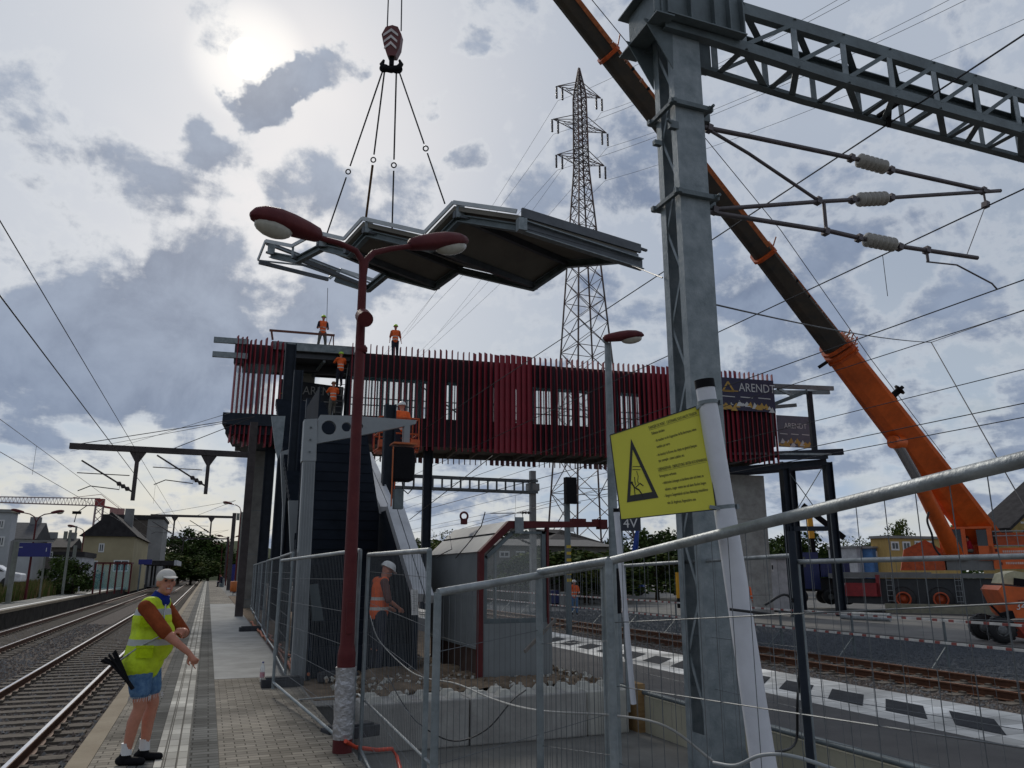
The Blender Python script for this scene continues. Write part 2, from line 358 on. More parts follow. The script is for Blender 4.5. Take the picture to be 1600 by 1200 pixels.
# ---- island platform
def pavmat(name, c1, c2, bw, bh, rot=0., mortar=(.05, .045, .04), ms=.006, off=.5):
    m = mat(name, c1, .9, 0, .25, .9, .3, 60, col2=c2); t = m.node_tree; b = t.nodes['Principled BSDF']
    src = b.inputs['Base Color'].links[0].from_socket
    tcx = t.nodes.new('ShaderNodeTexCoord'); mp = t.nodes.new('ShaderNodeMapping'); mp.inputs[2].default_value = (0, 0, rot); t.links.new(tcx.outputs['Object'], mp.inputs[0])
    br = t.nodes.new('ShaderNodeTexBrick'); t.links.new(mp.outputs[0], br.inputs['Vector']); br.inputs['Scale'].default_value = 1
    br.inputs['Brick Width'].default_value = bw; br.inputs['Row Height'].default_value = bh; br.inputs['Mortar Size'].default_value = ms; br.offset = off
    br.inputs['Color1'].default_value = (.72, .72, .72, 1); br.inputs['Color2'].default_value = (1.2, 1.2, 1.2, 1); br.inputs['Mortar'].default_value = (*[x for x in (.35, .34, .33)], 1)
    mx = t.nodes.new('ShaderNodeMix'); mx.data_type = 'RGBA'; mx.blend_type = 'MULTIPLY'; mx.inputs[0].default_value = 1
    t.links.new(src, mx.inputs[6]); t.links.new(br.outputs[0], mx.inputs[7])
    # large stains
    nz = t.nodes.new('ShaderNodeTexNoise'); nz.inputs['Scale'].default_value = .8; nz.inputs['Detail'].default_value = 7; t.links.new(tcx.outputs['Object'], nz.inputs['Vector'])
    mr = t.nodes.new('ShaderNodeMapRange'); mr.inputs[1].default_value = .3; mr.inputs[2].default_value = .7; mr.inputs[3].default_value = .5; mr.inputs[4].default_value = 1.2; t.links.new(nz.outputs[0], mr.inputs[0])
    m3 = t.nodes.new('ShaderNodeVectorMath'); m3.operation = 'SCALE'; t.links.new(mx.outputs[2], m3.inputs[0]); t.links.new(mr.outputs[0], m3.inputs['Scale'])
    t.links.new(m3.outputs[0], b.inputs['Base Color'])
    bp = t.nodes.new('ShaderNodeBump'); bp.inputs['Strength'].default_value = .5; bp.inputs['Distance'].default_value = .01; bp.invert = True
    t.links.new(br.outputs['Fac'], bp.inputs['Height']); t.links.new(bp.outputs[0], b.inputs['Normal'])
    return m
pav = pavmat('brown pavers', (.215, .19, .155), (.31, .28, .235), .2, .1)
dpav = pavmat('dark grey slabs', (.115, .115, .108), (.16, .158, .148), .3, .12, ms=.008)
tact = pavmat('white tactile slabs', (.42, .40, .36), (.56, .54, .48), .12, .3, ms=.008, off=0)
edgec = mat('edge stone', (.25, .205, .15), .9, 0, .25, 2, .4, 20, col2=(.33, .28, .21))
mb = MB(); mb.bb(-.98, 1.45, -8, 160, -.858, -.012); mb.bb(1.45, 6.0, 10.95, 160, -.858, -.012); mb.bb(6.0, 9.40, -8, 160, -.858, -.012)
B('platform', mb, concd, kind='structure')
mb = MB(); mb.prism([(-1.06, -8, -.16), (-.86, -8, -.16), (-.86, -8, 0), (-1.05, -8, 0)], (0, 168, 0)); B('platform_edge', mb, edgec, kind='structure')
mb = MB(); mb.bb(-.855, -.535, -8, 160, -.012, 0); B('paving_edge_band', mb, pav, kind='structure')
mb = MB(); mb.bb(-.53, -.315, -8, 160, -.012, -.001); B('paving_dark_band', mb, dpav, kind='structure')
mb = MB()
for k in range(3):
    x = -.31 + k * .095; mb.bb(x, x + .085, -8, 160, -.012, .006)
B('tactile_strip', mb, tact, kind='structure')
mb = MB(); mb.bb(-.02, .24, -8, 160, -.012, -.001); B('paving_dark_band', mb, dpav, kind='structure')
mb = MB(); mb.bb(.245, 1.45, -8, 14.1, -.012, 0); mb.bb(.245, 1.45, 46, 160, -.012, 0); B('paving', mb, pav, kind='structure')
mb = MB(); mb.bb(.245, 1.45, 14.1, 46, -.012, .003); B('concrete_patch', mb, mat('fresh concrete screed', (.30, .30, .29), .85, 0, .25, 1.1, .2, 15), kind='structure')
# apron between paving and fence with crushed stone
mb = MB(); mb.bb(1.45, 2.1, 10.9, 46, -.012, .004); B('gravel_apron', mb, mat('crushed stone', (.18, .17, .155), .95, 0, .4, 20, 1, 40, col2=(.30, .29, .27)), kind='structure')
# slope down to trench
mb = MB(); mb.prism([(1.45, -8, -.004), (1.9, -8, -.5), (1.45, -8, -.8)], (0, 18.9, 0)); B('trench_slope', mb, MATS['crushed stone'], kind='structure')
mb = MB(); mb.quad((1.5, -8, -.5), (6.0, -8, -.5), (6.0, 11, -.5), (1.5, 11, -.5)); B('trench_floor', mb, mat('dirty concrete slab', (.12, .115, .105), .85, 0, .35, 1.2, .3, 20, col2=(.20, .195, .18)), kind='structure')
mb = MB(); mb.bb(5.94, 5.998, -8, 10.9, -.5, -.02); B('trench_wall', mb, mat('shuttered concrete', (.33, .31, .23), .9, 0, .15, 1.2, .2, 20, col2=(.43, .40, .31)), kind='structure')
mb = MB(); mb.tube([(5.93, -6, .03), (5.93, 10.9, .03)], .03); mb.tube([(6.03, -6, .02), (6.03, 10.9, .02)], .02); B('conduit', mb, galvd, label='pair of grey conduits laid along the top of the pale trench wall', cat='conduit')
# right platform surface
asph = mat('dark asphalt', (.085, .083, .085), .9, 0, .25, 1.2, .5, 90, col2=(.125, .122, .12))
mb = MB(); mb.bb(6.05, 7.68, -8, 160, -.012, -.004); B('asphalt_surface', mb, asph, kind='structure')
wslab = pavmat('white edge slabs', (.62, .61, .58), (.78, .77, .74), .5, .4, ms=.006, off=0)
mb = MB(); mb.bb(7.68, 9.45, -8, 160, -.012, 0); B('white_edge_paving', mb, wslab, kind='structure')
mb = MB(); y = -7.55
while y < 150: mb.prism([(8.10, y, .0035), (8.82, y + .70, .0035), (8.82, y + 1.31, .0035), (8.10, y + .62, .0035)], (0, 0, .003)); y += .995
B('black_edge_markings', mb, mat('black slab marking', (.045, .047, .052), .9, 0, .3, 5, .3, 60), kind='structure')
mb = MB(); mb.bb(1.48, 5.98, 11.3, 60, -.012, .01); B('worksite_soil', mb, soil, kind='structure')
# ---- far left platform
mb = MB(); mb.bb(-10.4, -8.45, 8, 260, -.858, 0); B('left_platform', mb, mat('left platform concrete', (.20, .19, .175), .9, 0, .3, 1, .3, 15, col2=(.30, .29, .26)), kind='structure')
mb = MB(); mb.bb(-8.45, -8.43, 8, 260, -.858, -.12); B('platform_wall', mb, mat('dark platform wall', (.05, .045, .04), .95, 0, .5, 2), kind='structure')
mb = MB(); mb.bb(-8.9, -8.75, 8, 260, .0, .004); B('platform_line', mb, white, kind='structure')
mb = MB(); mb.bb(-8.5, -8.38, 8, 260, -.12, .006); B('platform_edge', mb, edgec, kind='structure')
# rubble mound of the worksite
mb = MB()
nx, ny = 36, 44; hh = {}
for i in range(nx):
    for j in range(ny):
        x = 1.9 + i * 4.0 / (nx - 1); y = 11.0 + j * 4.2 / (ny - 1)
        e = min(i, nx - 1 - i, j + 3, ny - 1 - j) / 6.0; e = min(1, e)
        hh[i, j] = (x, y, .008 + e * (.05 + .10 * abs(math.sin(x * 3.1 + 1.3 * math.sin(y * 2.2))) * abs(math.cos(y * 1.7)) + RND.uniform(0, .05)))
vs = [hh[i, j] for i in range(nx) for j in range(ny)]
mb.add(vs, [(i * ny + j, (i + 1) * ny + j, (i + 1) * ny + j + 1, i * ny + j + 1) for i in range(nx - 1) for j in range(ny - 1)], 0, False)
for i in range(1500):
    x = RND.uniform(1.8, 5.8); y = RND.uniform(11.0, 15.5); r = RND.uniform(.015, .06); z = .09
    R = Euler((RND.random() * 6, RND.random() * 6, RND.random() * 6)).to_matrix(); mb.box((x, y, z), (r * 1.6, r, r * .8), R, 1 if RND.random() < .4 else 0)
B('rubble', mb, [soil, concl], kind='stuff', label='earth and broken rubble behind the concrete blocks', cat='rubble')
# grass verge at left
mb = MB()
for i in range(30000):
    y = 30 + 90 * RND.random() ** 1.25; x = -10.6 - RND.random() * 5.0; h = RND.uniform(.5, 1.25); a = RND.random() * 3.14; w = .02 + y * .0006
    dx = math.cos(a) * w; dy = math.sin(a) * w; lx = RND.uniform(-.2, .2) * h
    mb.add([(x - dx, y - dy, -.4), (x + dx, y + dy, -.4), (x + lx, y, -.4 + h + .3)], [(0, 1, 2)], 0 if RND.random() < .65 else 1)
B('tall_grass', mb, [mat('grass green', (.07, .10, .025), .9, 0, .3, 3, col2=(.11, .13, .04)), mat('grass straw', (.20, .14, .07), .9, 0, .3, 3)], kind='stuff', label='tall wild grass behind the far left platform', cat='grass')
mb = MB(); mb.bb(-40, -10.45, 8, 260, -.84, -.35); mb.bb(-90, -24, 55, 72, -.84, .7); B('left_bank', mb, mat('bank earth', (.07, .075, .035), .95, 0, .4, 1), kind='structure')
# ================================================================== FOOTBRIDGE
BA = Vector((.3, 37.3, 0)); BE = Vector((29.5, 34.2, 0)); be = (BE - BA).normalized(); bn = Vector((-be.y, be.x, 0)); BR = math.atan2(be.y, be.x)
def bs(px, py, t=0.):
    r = ray(px, py); k = (t - (CO - BA).dot(bn)) / r.dot(bn); p = CO + r * k; return (p - BA).dot(be), p.z
def bw(s, t, z): return BA + be * s + bn * t + Vector((0, 0, z))
br = thing('footbridge', 'long elevated footbridge with dark red vertical fins crossing high over the tracks', 'footbridge', BA, BR)
sE = bs(1210, 650)[0]; s5 = bs(545, 600)[0]; s4 = bs(430, 600)[0]
mb = MB(); mb.bb(.3, sE, .45, 4.2, 7.95, 8.5)
k = 1.0
while k < sE: mb.bb(k - .06, k + .06, .4, 4.25, 7.72, 7.952); k += 1.25
mb.bb(0, sE, .38, .447, 7.7, 8.5); mb.bb(0, sE, 4.22, 4.28, 7.7, 8.5)
B('floor_deck', mb, mat('soffit sheet metal', (.12, .11, .10), .7, .2, .35, 2.), br, world=False)
mb = MB(); mb.bb(-.25, 3.0, -.3, 4.0, 8.25, 8.8); mb.bb(-.1, 3.1, -.1, 3.9, 7.85, 8.24); mb.bb(.4, 3.1, 0.05, 3.5, 7.55, 7.84); B('end_beam', mb, navy, br, world=False)
mb = MB(); mb.bb(s5, sE, .30, .37, 7.7, 9.1); mb.bb(s5, sE, .30, .37, 11.05, 12.25)
mb.bb(0, s4, .30, .37, 11.35, 12.3); mb.bb(.02, sE, 4.29, 4.36, 7.7, 9.3); mb.bb(.02, sE, 4.29, 4.36, 11.85, 12.3)
dmat = mat('dark bridge cladding', (.028, .018, .028), .55, 0, .4, 1.)
B('edge_band', mb, dmat, br, world=False)
mb = MB(); mb.bb(0.05, sE, .38, 4.28, 11.95, 12.24); mb.bb(s4, s5, .2, 1.0, 11.75, 11.94); mb.bb(s4, s5, 2.2, 2.5, 11.6, 11.94)
B('roof_deck', mb, mat('roof soffit', (.055, .06, .07), .6, .1, .3, 1), br, world=False)
mb = MB(); mb.bb(s4 - .3, s5 + .2, -.02, .18, 12.05, 12.4); mb.bb(s4 - .3, s5 + .2, .0, 4.0, 12.41, 12.45); B('roof_beam', mb, galv, br, world=False)
mb = MB(); mb.bar((s4 + 2.2, .3, 11.7), (s4 + 1.7, 3.5, 11.7), .12); B('roof_brace', mb, galv, br, world=False)
# solid panels
def px_s(x, y=620): return bs(x, y, .33)[0]
mb = MB()
for a, b in ((672, 698), (713, 766), (772, 803), (809, 829), (862, 868), (893, 903), (921, 964), (1001, 1209)):
    mb = MB(); mb.bb(px_s(a), px_s(b), .31, .36, 9.1, 11.05); B('infill_panel', mb, dmat, br, world=False)
for i, x in enumerate((546, 606, 672, 705, 768, 830, 902, 965, 1035, 1110, 1205)):
    mb = MB(); s = px_s(x); mb.bb(s - .09, s + .09, .4, .6, 8.5, 11.94); B('post', mb, navy, br, world=False); mb = MB(); mb.bb(s - .09, s + .09, 4.0, 4.2, 8.5, 11.94); B('post', mb, navy, br, world=False)
gb = mat('bluish facade glass', (.30, .62, .66), .05, 0, .05, 1, alpha=.22)
mb = MB(); mb.bb(0.1, s4 - .15, .33, .35, 8.8, 11.35); mb.bb(0.08, .1, .4, 4.1, 8.8, 11.35); B('glass_end', mb, gb, br, world=False)
for a, b in ((548, 671), (699, 712), (767, 771), (804, 808), (830, 861), (869, 892), (904, 920), (965, 1000)): mb = MB(); mb.bb(px_s(a), px_s(b), .33, .35, 9.1, 11.05); B('glass_pane', mb, gb, br, world=False)
mb = MB(); mb.tube([(s5, .9, 9.75), (sE, .9, 9.75)], .03, 6); mb.tube([(s5, .9, 10.1), (sE, .9, 10.1)], .03, 6)
k = s5
while k < sE: mb.tube([(k, .9, 8.5), (k, .9, 10.1)], .02, 5); k += 1.5
B('handrail', mb, navy, br, world=False)
mb = MB()
for a, b in ((650, 700), (735, 780)): mb.bar((px_s(a), 1.2, 11.2), (px_s(a) + 3.2, 1.2, 9.0), .1, .05)
B('brace', mb, navy, br, world=False)
# white column stubs between stair and lobby
mb = MB(); mb.bb(s4 + .25, s5 - 1.6, 4.0, 4.1, 11.3, 11.94); mb.bb(s5 - 2.2, s5 - 1.6, 3.9, 4.0, 8.5, 11.3); B('lobby_lining', mb, concl, br, world=False)
# fins
ranges = [(540, 660, 0), (660, 700, 22), (700, 735, 4), (735, 770, 35), (770, 832, 66), (832, 868, 30), (868, 1000, 6), (1000, 1012, 40), (1012, 1120, 62), (1120, 1160, 55), (1160, 1215, 20)]
fm = MB(); fm.box((0, 0, 0), (.045, .30, 5.1)); first = None
s = s5 + .1; k = 0
while s < sE + .05:
    p = bw(s, 0, 10); v = p - CO; q = v.dot(CF); px = 800 + f * v.dot(CR) / q
    ang = next((a for x0, x1, a in ranges if x0 <= px < x1), 20)
    if first is None: first = B('fin', fm, red, br, world=False); o = first
    else: o = first.copy(); COL.objects.link(o); o.parent = br
    o.location = (s, 0, 10.03 + RND.uniform(-.04, .04)); o.rotation_euler = (0, 0, -math.radians(ang + RND.uniform(-4, 4)))
    s += .292; k += 1
fmB = MB(); s = .3
while s < sE:
    if not (s4 - 1 < s < s5 + 1): fmB.box((s, 4.75, 10.03), (.045, .28, 5.1), -.9 if int(s * .37) % 2 else -.25)
    s += .31
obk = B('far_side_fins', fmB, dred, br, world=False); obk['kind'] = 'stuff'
for s in (.1, .3, .5, .7, .9, 1.15, 1.4, 1.65, 1.9, 2.15):
    o = first.copy(); COL.objects.link(o); o.parent = br; o.location = (s, -.12, 9.9 + RND.uniform(-.1, .1)); o.rotation_euler = (0, 0, .3)
# protruding channels at left end
mb = MB()
for z in (12.25, 11.55):
    mb.bb(-.95, .6, -.25, -.1, z - .13, z + .13)
B('channel', mb, galv, br, world=False)
mb = MB(); mb.bb(-.0, .45, -.16, .36, 11.2, 12.4); B('end_fascia', mb, dmat, br, world=False)
# right extension frame
def bpt(px, py, t): s_, z_ = bs(px, py, t); return (s_, t, z_)
mb = MB(); mb.bar(bpt(1205, 603, .3), bpt(1302, 607, .3), .12, .25); mb.bar(bpt(1205, 613, 3.6), bpt(1296, 613, 3.6), .12, .25); mb.bar(bpt(1208, 632, 2.2), bpt(1262, 611, 1), .1, .2)
mb.bar(bpt(1208, 636, 1.6), bpt(1244, 633, 1.6), .12, .2); mb.bar(bpt(1215, 607, .3), bpt(1238, 618, 3.6), .1, .16)
B('canopy_beam', mb, galvd, br, world=False)
mb = MB(); mb.bar(bpt(1264, 612, .8), bpt(1273, 704, .8), .28, .2); mb.bar(bpt(1080, 716, .8), bpt(1316, 706, .8), .25, .35); mb.bar(bpt(1215, 714, .3), bpt(1292, 713, .3), .2, .3)
mb.bar(bpt(1140, 735, .8), bpt(1290, 722, .8), .2, .35); mb.bar(bpt(1140, 741, 3.8), bpt(1292, 728, 3.8), .2, .3)
B('extension_frame', mb, navy, br, world=False)
mb = MB(); mb.bar(bpt(1140, 710, .5), bpt(1293, 711, .5), .7, .12); B('walkway_tray', mb, galv, br, world=False)
# bridge legs
def leg(px, ytop, ybot, t, w, lab_mat=navy, zt=None):
    s_, zt_ = bs(px, ytop, t); mb = MB(); mb.bb(s_ - w / 2, s_ + w / 2, t - .04 , t + .04, -.8, zt or zt_); mb.bb(s_ - w / 2, s_ - w / 2 + .04, t - w / 2, t + w / 2, -.8, zt or zt_); mb.bb(s_ + w / 2 - .04, s_ + w / 2, t - w / 2, t + w / 2, -.8, zt or zt_)
    mb.bb(s_ - w * .8, s_ + w * .8, t - w * .8, t + w * .8, -.86, -.76)
    return B('leg', mb, lab_mat, br, world=False)
leg(669, 700, 880, 1.0, .42, zt=7.95); leg(1224, 722, 980, .9, .42); leg(1292, 722, 960, .9, .42)
leg(424, 690, 930, 1.0, .45, zt=7.55); leg(1236, 735, 940, 3.8, .35)
def rod(px0, py0, px1, py1, t, r=.025): mb = MB(); mb.tube([bpt(px0, py0, t), bpt(px1, py1, t)], r, 6); return B('tie_rod', mb, galvd, br, world=False)
rod(1231, 736, 1275, 796, 1.); rod(1284, 732, 1236, 812, 1.)
mb = MB(); mb.bar(bpt(1232, 826, .9), bpt(1292, 826, .9), .25, .25); B('leg_tie_beam', mb, navy, br, world=False)
# concrete shafts
def shaft(px0, px1, pyt, t, lab, th=2.2):
    s0, z0 = bs(px0, pyt, t); s1, _ = bs(px1, pyt, t); mb = MB(); p = thing('concrete_shaft', lab, 'concrete tower', bw((s0 + s1) / 2, t + th / 2, -.8), BR)
    w = (s1 - s0); mb.bb(-w / 2, w / 2, -th / 2, th / 2, 0, z0 + .8); B('wall', mb, concd if px0 < 600 else concrete, p, world=False)
    mb = MB(); z = 1.2
    while z < z0: mb.bb(-w / 2 - .004, w / 2 + .004, -th / 2 - .004, th / 2 + .004, z, z + .025); z += 2.1
    B('joint', mb, concd if px0 > 600 else galvd, p, world=False)
shaft(400, 421, 696, 3.0, 'narrow grey concrete shaft under the left end of the footbridge')
shaft(1128, 1193, 741, 2.5, 'wide beige concrete shaft under the right end of the footbridge')
# ---------------------------------------------------------------- banners
bviolet = mat('banner violet print', (.022, .02, .055), .6, 0, .15, 1)
bgold = mat('banner gold print', (.42, .25, .05), .6, 0, .1, 3)
bwhite = mat('banner white print', (.5, .5, .5), .6, 0, .1, 3)
def banner(lab, s0, s1, z0, z1, t, logo=True, skew=0., m=None, nbits=26, seed=1, tx=None):
    th = thing('banner', lab, 'banner', bw((s0 + s1) / 2, t, z0), BR)
    w = s1 - s0; h = z1 - z0; mb = MB()
    mb.prism([(-w / 2, 0, 0), (w / 2, 0, 0), (w / 2, 0, h - skew), (-w / 2, 0, h)], (0, .02, 0)); B('sheet', mb, m or bviolet, th, world=False)
    o0 = bw(s0, t - .006, z0)
    def P(u, v): return (-w / 2 + u * w, -.008, v * h)
    if logo:
        mb = MB(); c = (.17, .68); r = .19 * h
        pts = [(-w / 2 + c[0] * w + r * math.sin(a) * 1.1, -.012, c[1] * h + r * math.cos(a)) for a in (0, 2.094, 4.189)]
        for i in range(3): a, b = pts[i], pts[(i + 1) % 3]; mb.bar(a, b, .006, .055 * h, up=(0, 1, 0)) if False else mb.bar(a, b, .055 * h, .006, up=(0, 1, 0))
        mb.bar((pts[1][0] + .08 * w, -.012, pts[1][2] + .01), (pts[2][0] - .08 * w, -.012, pts[2][2] + .01), .03 * h, .006, up=(0, 1, 0))
        B('logo', mb, bgold, th, world=False)
    u0 = tx if tx is not None else .36
    size = w * .62 / 3.15
    text('lettering', 'ARENDT', size, bwhite, th, frame(bw(s0 + u0 * w, t - .01, z0 + .60 * h), be, (0, 0, 1)), sx=.86)
    mb = MB(); r = random.Random(seed)
    for i in range(3): mb.bar(P(.06 + i * .32, .42), P(.28 + i * .32, .41), .025 * h, .004, up=(0, 1, 0))
    B('small_lettering', mb, bwhite, th, world=False)
    mb = MB()
    for i in range(nbits):
        u = .04 + .92 * i / nbits; v = r.uniform(.04, .2); a = .09 * h * r.uniform(.6, 1.4); x = -w / 2 + u * w; z = v * h
        mb.add([(x - a, -.009 - i * 3e-4, z - a * .5), (x + a, -.009 - i * 3e-4, z - a * .5), (x + r.uniform(-.5, .5) * a, -.009 - i * 3e-4, z + a)], [(0, 1, 2)], r.choice((0, 0, 1)))
    B('picture_strip', mb, [bgold, bwhite], th, world=False)
a0 = bs(1125, 645, -.2); a1 = bs(1207, 585, -.2); c0 = bs(1125, 588, -.2)
banner('dark violet banner with gold triangle hung in front of the red fins', a0[0], a1[0], bs(1165, 642, -.2)[1], bs(1165, 592, -.2)[1], -.22)
banner('greyish banner on the far side of the bare steel frame right of the fins', bs(1213, 650, 3.6)[0], bs(1266, 650, 3.6)[0], bs(1240, 699, 3.6)[1], bs(1240, 650, 3.6)[1], 3.6, logo=False, m=mat('banner faded print', (.09, .09, .12), .6, 0, .3, 1), nbits=18, seed=4, tx=.2)
banner('large grey banner seen through the open left bay of the footbridge', bs(436, 620, 3.9)[0], bs(536, 620, 3.9)[0], bs(480, 650, 3.9)[1], bs(436, 592, 3.9)[1], 3.85, m=mat('banner dim print', (.045, .05, .065), .6, 0, .3, 1), skew=.25, nbits=0, tx=.36)
# railing & toe board on roof
wb_ = lambda x, y: bw(*bpt(x, y, .3))
mb = MB(); mb.bar(wb_(421, 516), wb_(523, 524), .08, .1); mb.bar(wb_(424, 516), wb_(426, 531), .09, .09); mb.bar(wb_(519, 524), wb_(514, 539), .05); mb.bar(wb_(521, 524), wb_(521, 540), .05)
B('guard_rail', mb, mat('rust red primer', (.14, .05, .035), .7, 0, .2, 3), label='rusty brown guard rail on the roof edge beside the worker with the tag line', cat='guard rail', loc=bw(bs(421, 530)[0], .3, 12.4))
# ---------------------------------------------------------------- staircase
st = thing('staircase', 'dark navy clad staircase climbing from the platform to the footbridge', 'staircase', (2.5, 13.5, 0))
mb = MB()
def zs(y):
    if y < 15.75: return .3 + (y - 13.5) * .68
    if y < 16.4: return 1.83
    return 1.83 + (y - 16.4) * .52
y = 13.5
while y < 27.2:
    z = zs(y + .28); mb.bb(1.68, 3.32, y, y + .3, z - .2, z); y += .28
mb.bb(1.68, 3.32, 13.48, 13.5, .02, .5)
B('steps', mb, navyp, st)
def side(x0, x1, up, dn, y0, y1, m, name, zmin=0.):
    ys = [y for y in (y0, 15.75, 16.4, y1) if y0 <= y <= y1]
    poly = [(x0, y, zs(y) + up) for y in ys] + [(x0, y, max(zmin, zs(y) - dn)) for y in reversed(ys)]
    mb = MB(); mb.prism(poly, (x1 - x0, 0, 0)); return B(name, mb, m, st)
side(3.33, 3.40, 1.1, 2.6, 13.3, 22.5, navyp, 'right_cladding', .02)
side(1.60, 1.67, .3, .9, 13.3, 16.4, navyp, 'left_cladding', .02)
mb = MB()
for (ya, yb) in ((13.25, 15.75), (16.4, 19.6)):
    for dx, w in ((0.02, .17), (.21, .15)):
        mb.bar((3.36 + dx, ya, zs(ya) + 1.14 - dx * .15), (3.36 + dx, yb, zs(yb) + 1.14 - dx * .15), w, .16)
B('stringer_cap', mb, mat('pale grey coping', (.50, .51, .53), .7, 0, .15, 2), st)
mb = MB(); mb.prism([(1.62, 16.5, 1.9), (3.3, 16.5, 1.9), (3.3, 16.5, 2.9), (2.92, 16.5, 4.85), (1.62, 16.5, 4.85)], (0, .06, 0))
for k in range(14): mb.bb(1.62, 3.28 - max(0, k * .2 - .9) * .2, 16.485, 16.5, 1.95 + k * .2, 2.11 + k * .2)
B('cladding_wall', mb, navyp, st)
mb = MB(); mb.bb(1.57, 1.60, 13.6, 15.6, .1, 4.9); B('end_cladding', mb, navyp, st)
# dark steel columns of the stair tower
def hcol(px, pyt, pyb, Y, w, lab, m=navy, name='steel_column'):
    p = PY(px, pyb, Y); zt = PY(px, pyt, Y).z; x = p.x; t = thing(name, lab, 'column', (x, Y, 0))
    mb = MB(); mb.bb(-w / 2, w / 2, -.02, .02, 0, zt); B('web', mb, m, t, world=False)
    for sx in (-1, 1): mb = MB(); mb.bb(sx * w / 2 - .02, sx * w / 2 + .02, -w / 2, w / 2, 0, zt); B('flange', mb, m, t, world=False)
    mb = MB(); mb.bb(-w * .8, w * .8, -w * .7, w * .7, 0, .03); B('base_plate', mb, m, t, world=False)
    return t
hcol(427, 535, 935, 30., .36, 'tall navy column rising to the bridge roof just right of the concrete shaft')
hcol(445, 577, 900, 21., .2, 'free standing navy column in front of the large grey banner, the taller of the two')
hcol(463, 622, 1000, 17., .18, 'free standing navy column left of the grey canopy column, the shorter of the two')
hcol(604, 632, 790, 17.6, .22, 'slim navy column beside the orange work basket and the stair coping')
# tapered plates
def plate(pts, Y, th, lab, m=galv, name='steel_plate', cat='steel plate'):
    ps = [PY(x, y, Y) for x, y in pts]; mb = MB(); mb.prism(ps, (0, th, 0)); return B(name, mb, m, label=lab, cat=cat, loc=PY(pts[0][0], pts[0][1], Y))
plate([(424, 650), (446, 650), (441, 700), (434, 718), (430, 700)], 19., .1, 'grey blue tapered gusset plate high beside the navy columns', galv)
# ---------------------------------------------------------------- canopy columns (grey)
cg = mat('grey canopy paint', (.26, .28, .295), .5, .1, .15, 1.2, .1, 20)
Yc = 13.36
cc = thing('canopy_column', 'pale grey ribbed canopy column with a long tapered bracket arm pierced by round holes', 'canopy column', (1.50, Yc, 0))
def seg(py0, py1, x0, x1, x2, x3):   # left,right at top; left,right at bottom
    return [PY(x0, py0, Yc), PY(x1, py0, Yc), PY(x3, py1, Yc), PY(x2, py1, Yc)]
mb = MB(); mb.prism(seg(719, 1068, 474, 493, 455, 477), (0, .22, 0))
for k in range(5):
    a = PY(475.5 + k * 4, 722, Yc - .012); b = PY(457 + k * 4.6, 1064, Yc - .012); mb.bar(a, b, .012, .02)
B('shaft', mb, cg, cc)
mb = MB(); mb.prism([PY(x, y, Yc - .02) for x, y in ((476, 655), (496, 654), (494, 720), (472, 720))], (0, .27, 0)); B('sleeve', mb, cg, cc)
# arm plate with holes: built as strips around circular holes
def holed(poly_top, poly_bot, holes, Y, th):
    bm = bmesh.new()
    outer = [PY(x, y, Y) for x, y in poly_top + poly_bot[::-1]]
    ed = []
    vs = [bm.verts.new(p) for p in outer]
    for i in range(len(vs)): ed.append(bm.edges.new((vs[i], vs[(i + 1) % len(vs)])))
    for hx, hy, hr in holes:
        c = PY(hx, hy, Y); r = (PY(hx + hr, hy, Y) - c).length
        hv = [bm.verts.new(c + Vector((r * math.cos(2 * math.pi * i / 20), 0, r * math.sin(2 * math.pi * i / 20)))) for i in range(20)]
        for i in range(20): ed.append(bm.edges.new((hv[i], hv[(i + 1) % 20])))
    bmesh.ops.triangle_fill(bm, edges=ed, use_beauty=True, use_dissolve=False)
    mb = MB(); bm.verts.index_update(); V = [v.co.copy() for v in bm.verts]; n = len(V)
    mb.add(V, [tuple(v.index for v in q.verts) for q in bm.faces]); mb.add([v + Vector((0, th, 0)) for v in V], [tuple(v.index for v in q.verts)[::-1] for q in bm.faces])
    for e in bm.edges:
        if len(e.link_faces) == 1: a, b = e.verts[0].index, e.verts[1].index; mb.add([V[a], V[b], V[b] + Vector((0, th, 0)), V[a] + Vector((0, th, 0))], [(0, 1, 2, 3)])
    bm.free(); return mb
B('bracket_arm', holed([(497, 655), (501, 648), (560, 650), (651, 656.5)], [(494, 693), (545, 684), (650, 662)], [(514, 668, 11.5), (541.5, 667, 7.5), (564, 666, 3.8)], Yc + .03, .12), cg, cc)
mb = MB()
for x, y in ((486, 668), (485, 687), (484, 706)): mb.tube([PY(x, y, Yc - .04), PY(x, y, Yc - .02)], .018, 8)
B('bolt', mb, galvd, cc)
mb = MB(); mb.prism([PY(x, y, Yc + .02) for x, y in ((632, 664), (641, 664), (640, 692), (631, 692))], (0, .16, 0)); B('drop_bracket', mb, cg, cc)
def canopy2(pts, Y, lab):
    c = thing('canopy_column', lab, 'canopy column', PY(pts[-1][0], pts[-1][1], Y)); mb = MB(); mb.prism([PY(x, y, Y) for x, y in pts], (0, .2, 0)); B('shaft', mb, cg, c)
canopy2([(438, 706), (451, 702), (452, 760), (449, 945), (436, 950), (442, 790)], 22., 'pale grey tapered canopy column without its arm, behind the navy columns')
canopy2([(451, 782), (471, 782), (468, 850), (463, 905), (456, 905)], 17.5, 'grey green tapered plate stub left of the ribbed canopy column')
plate([(484, 914), (497, 912), (514, 1027), (491, 1026)], 14.2, .08, 'leaning grey steel plate with bolt holes behind the fence, at the foot of the staircase', mat('plate grey green', (.10, .13, .14), .5, .2, .2, 2))
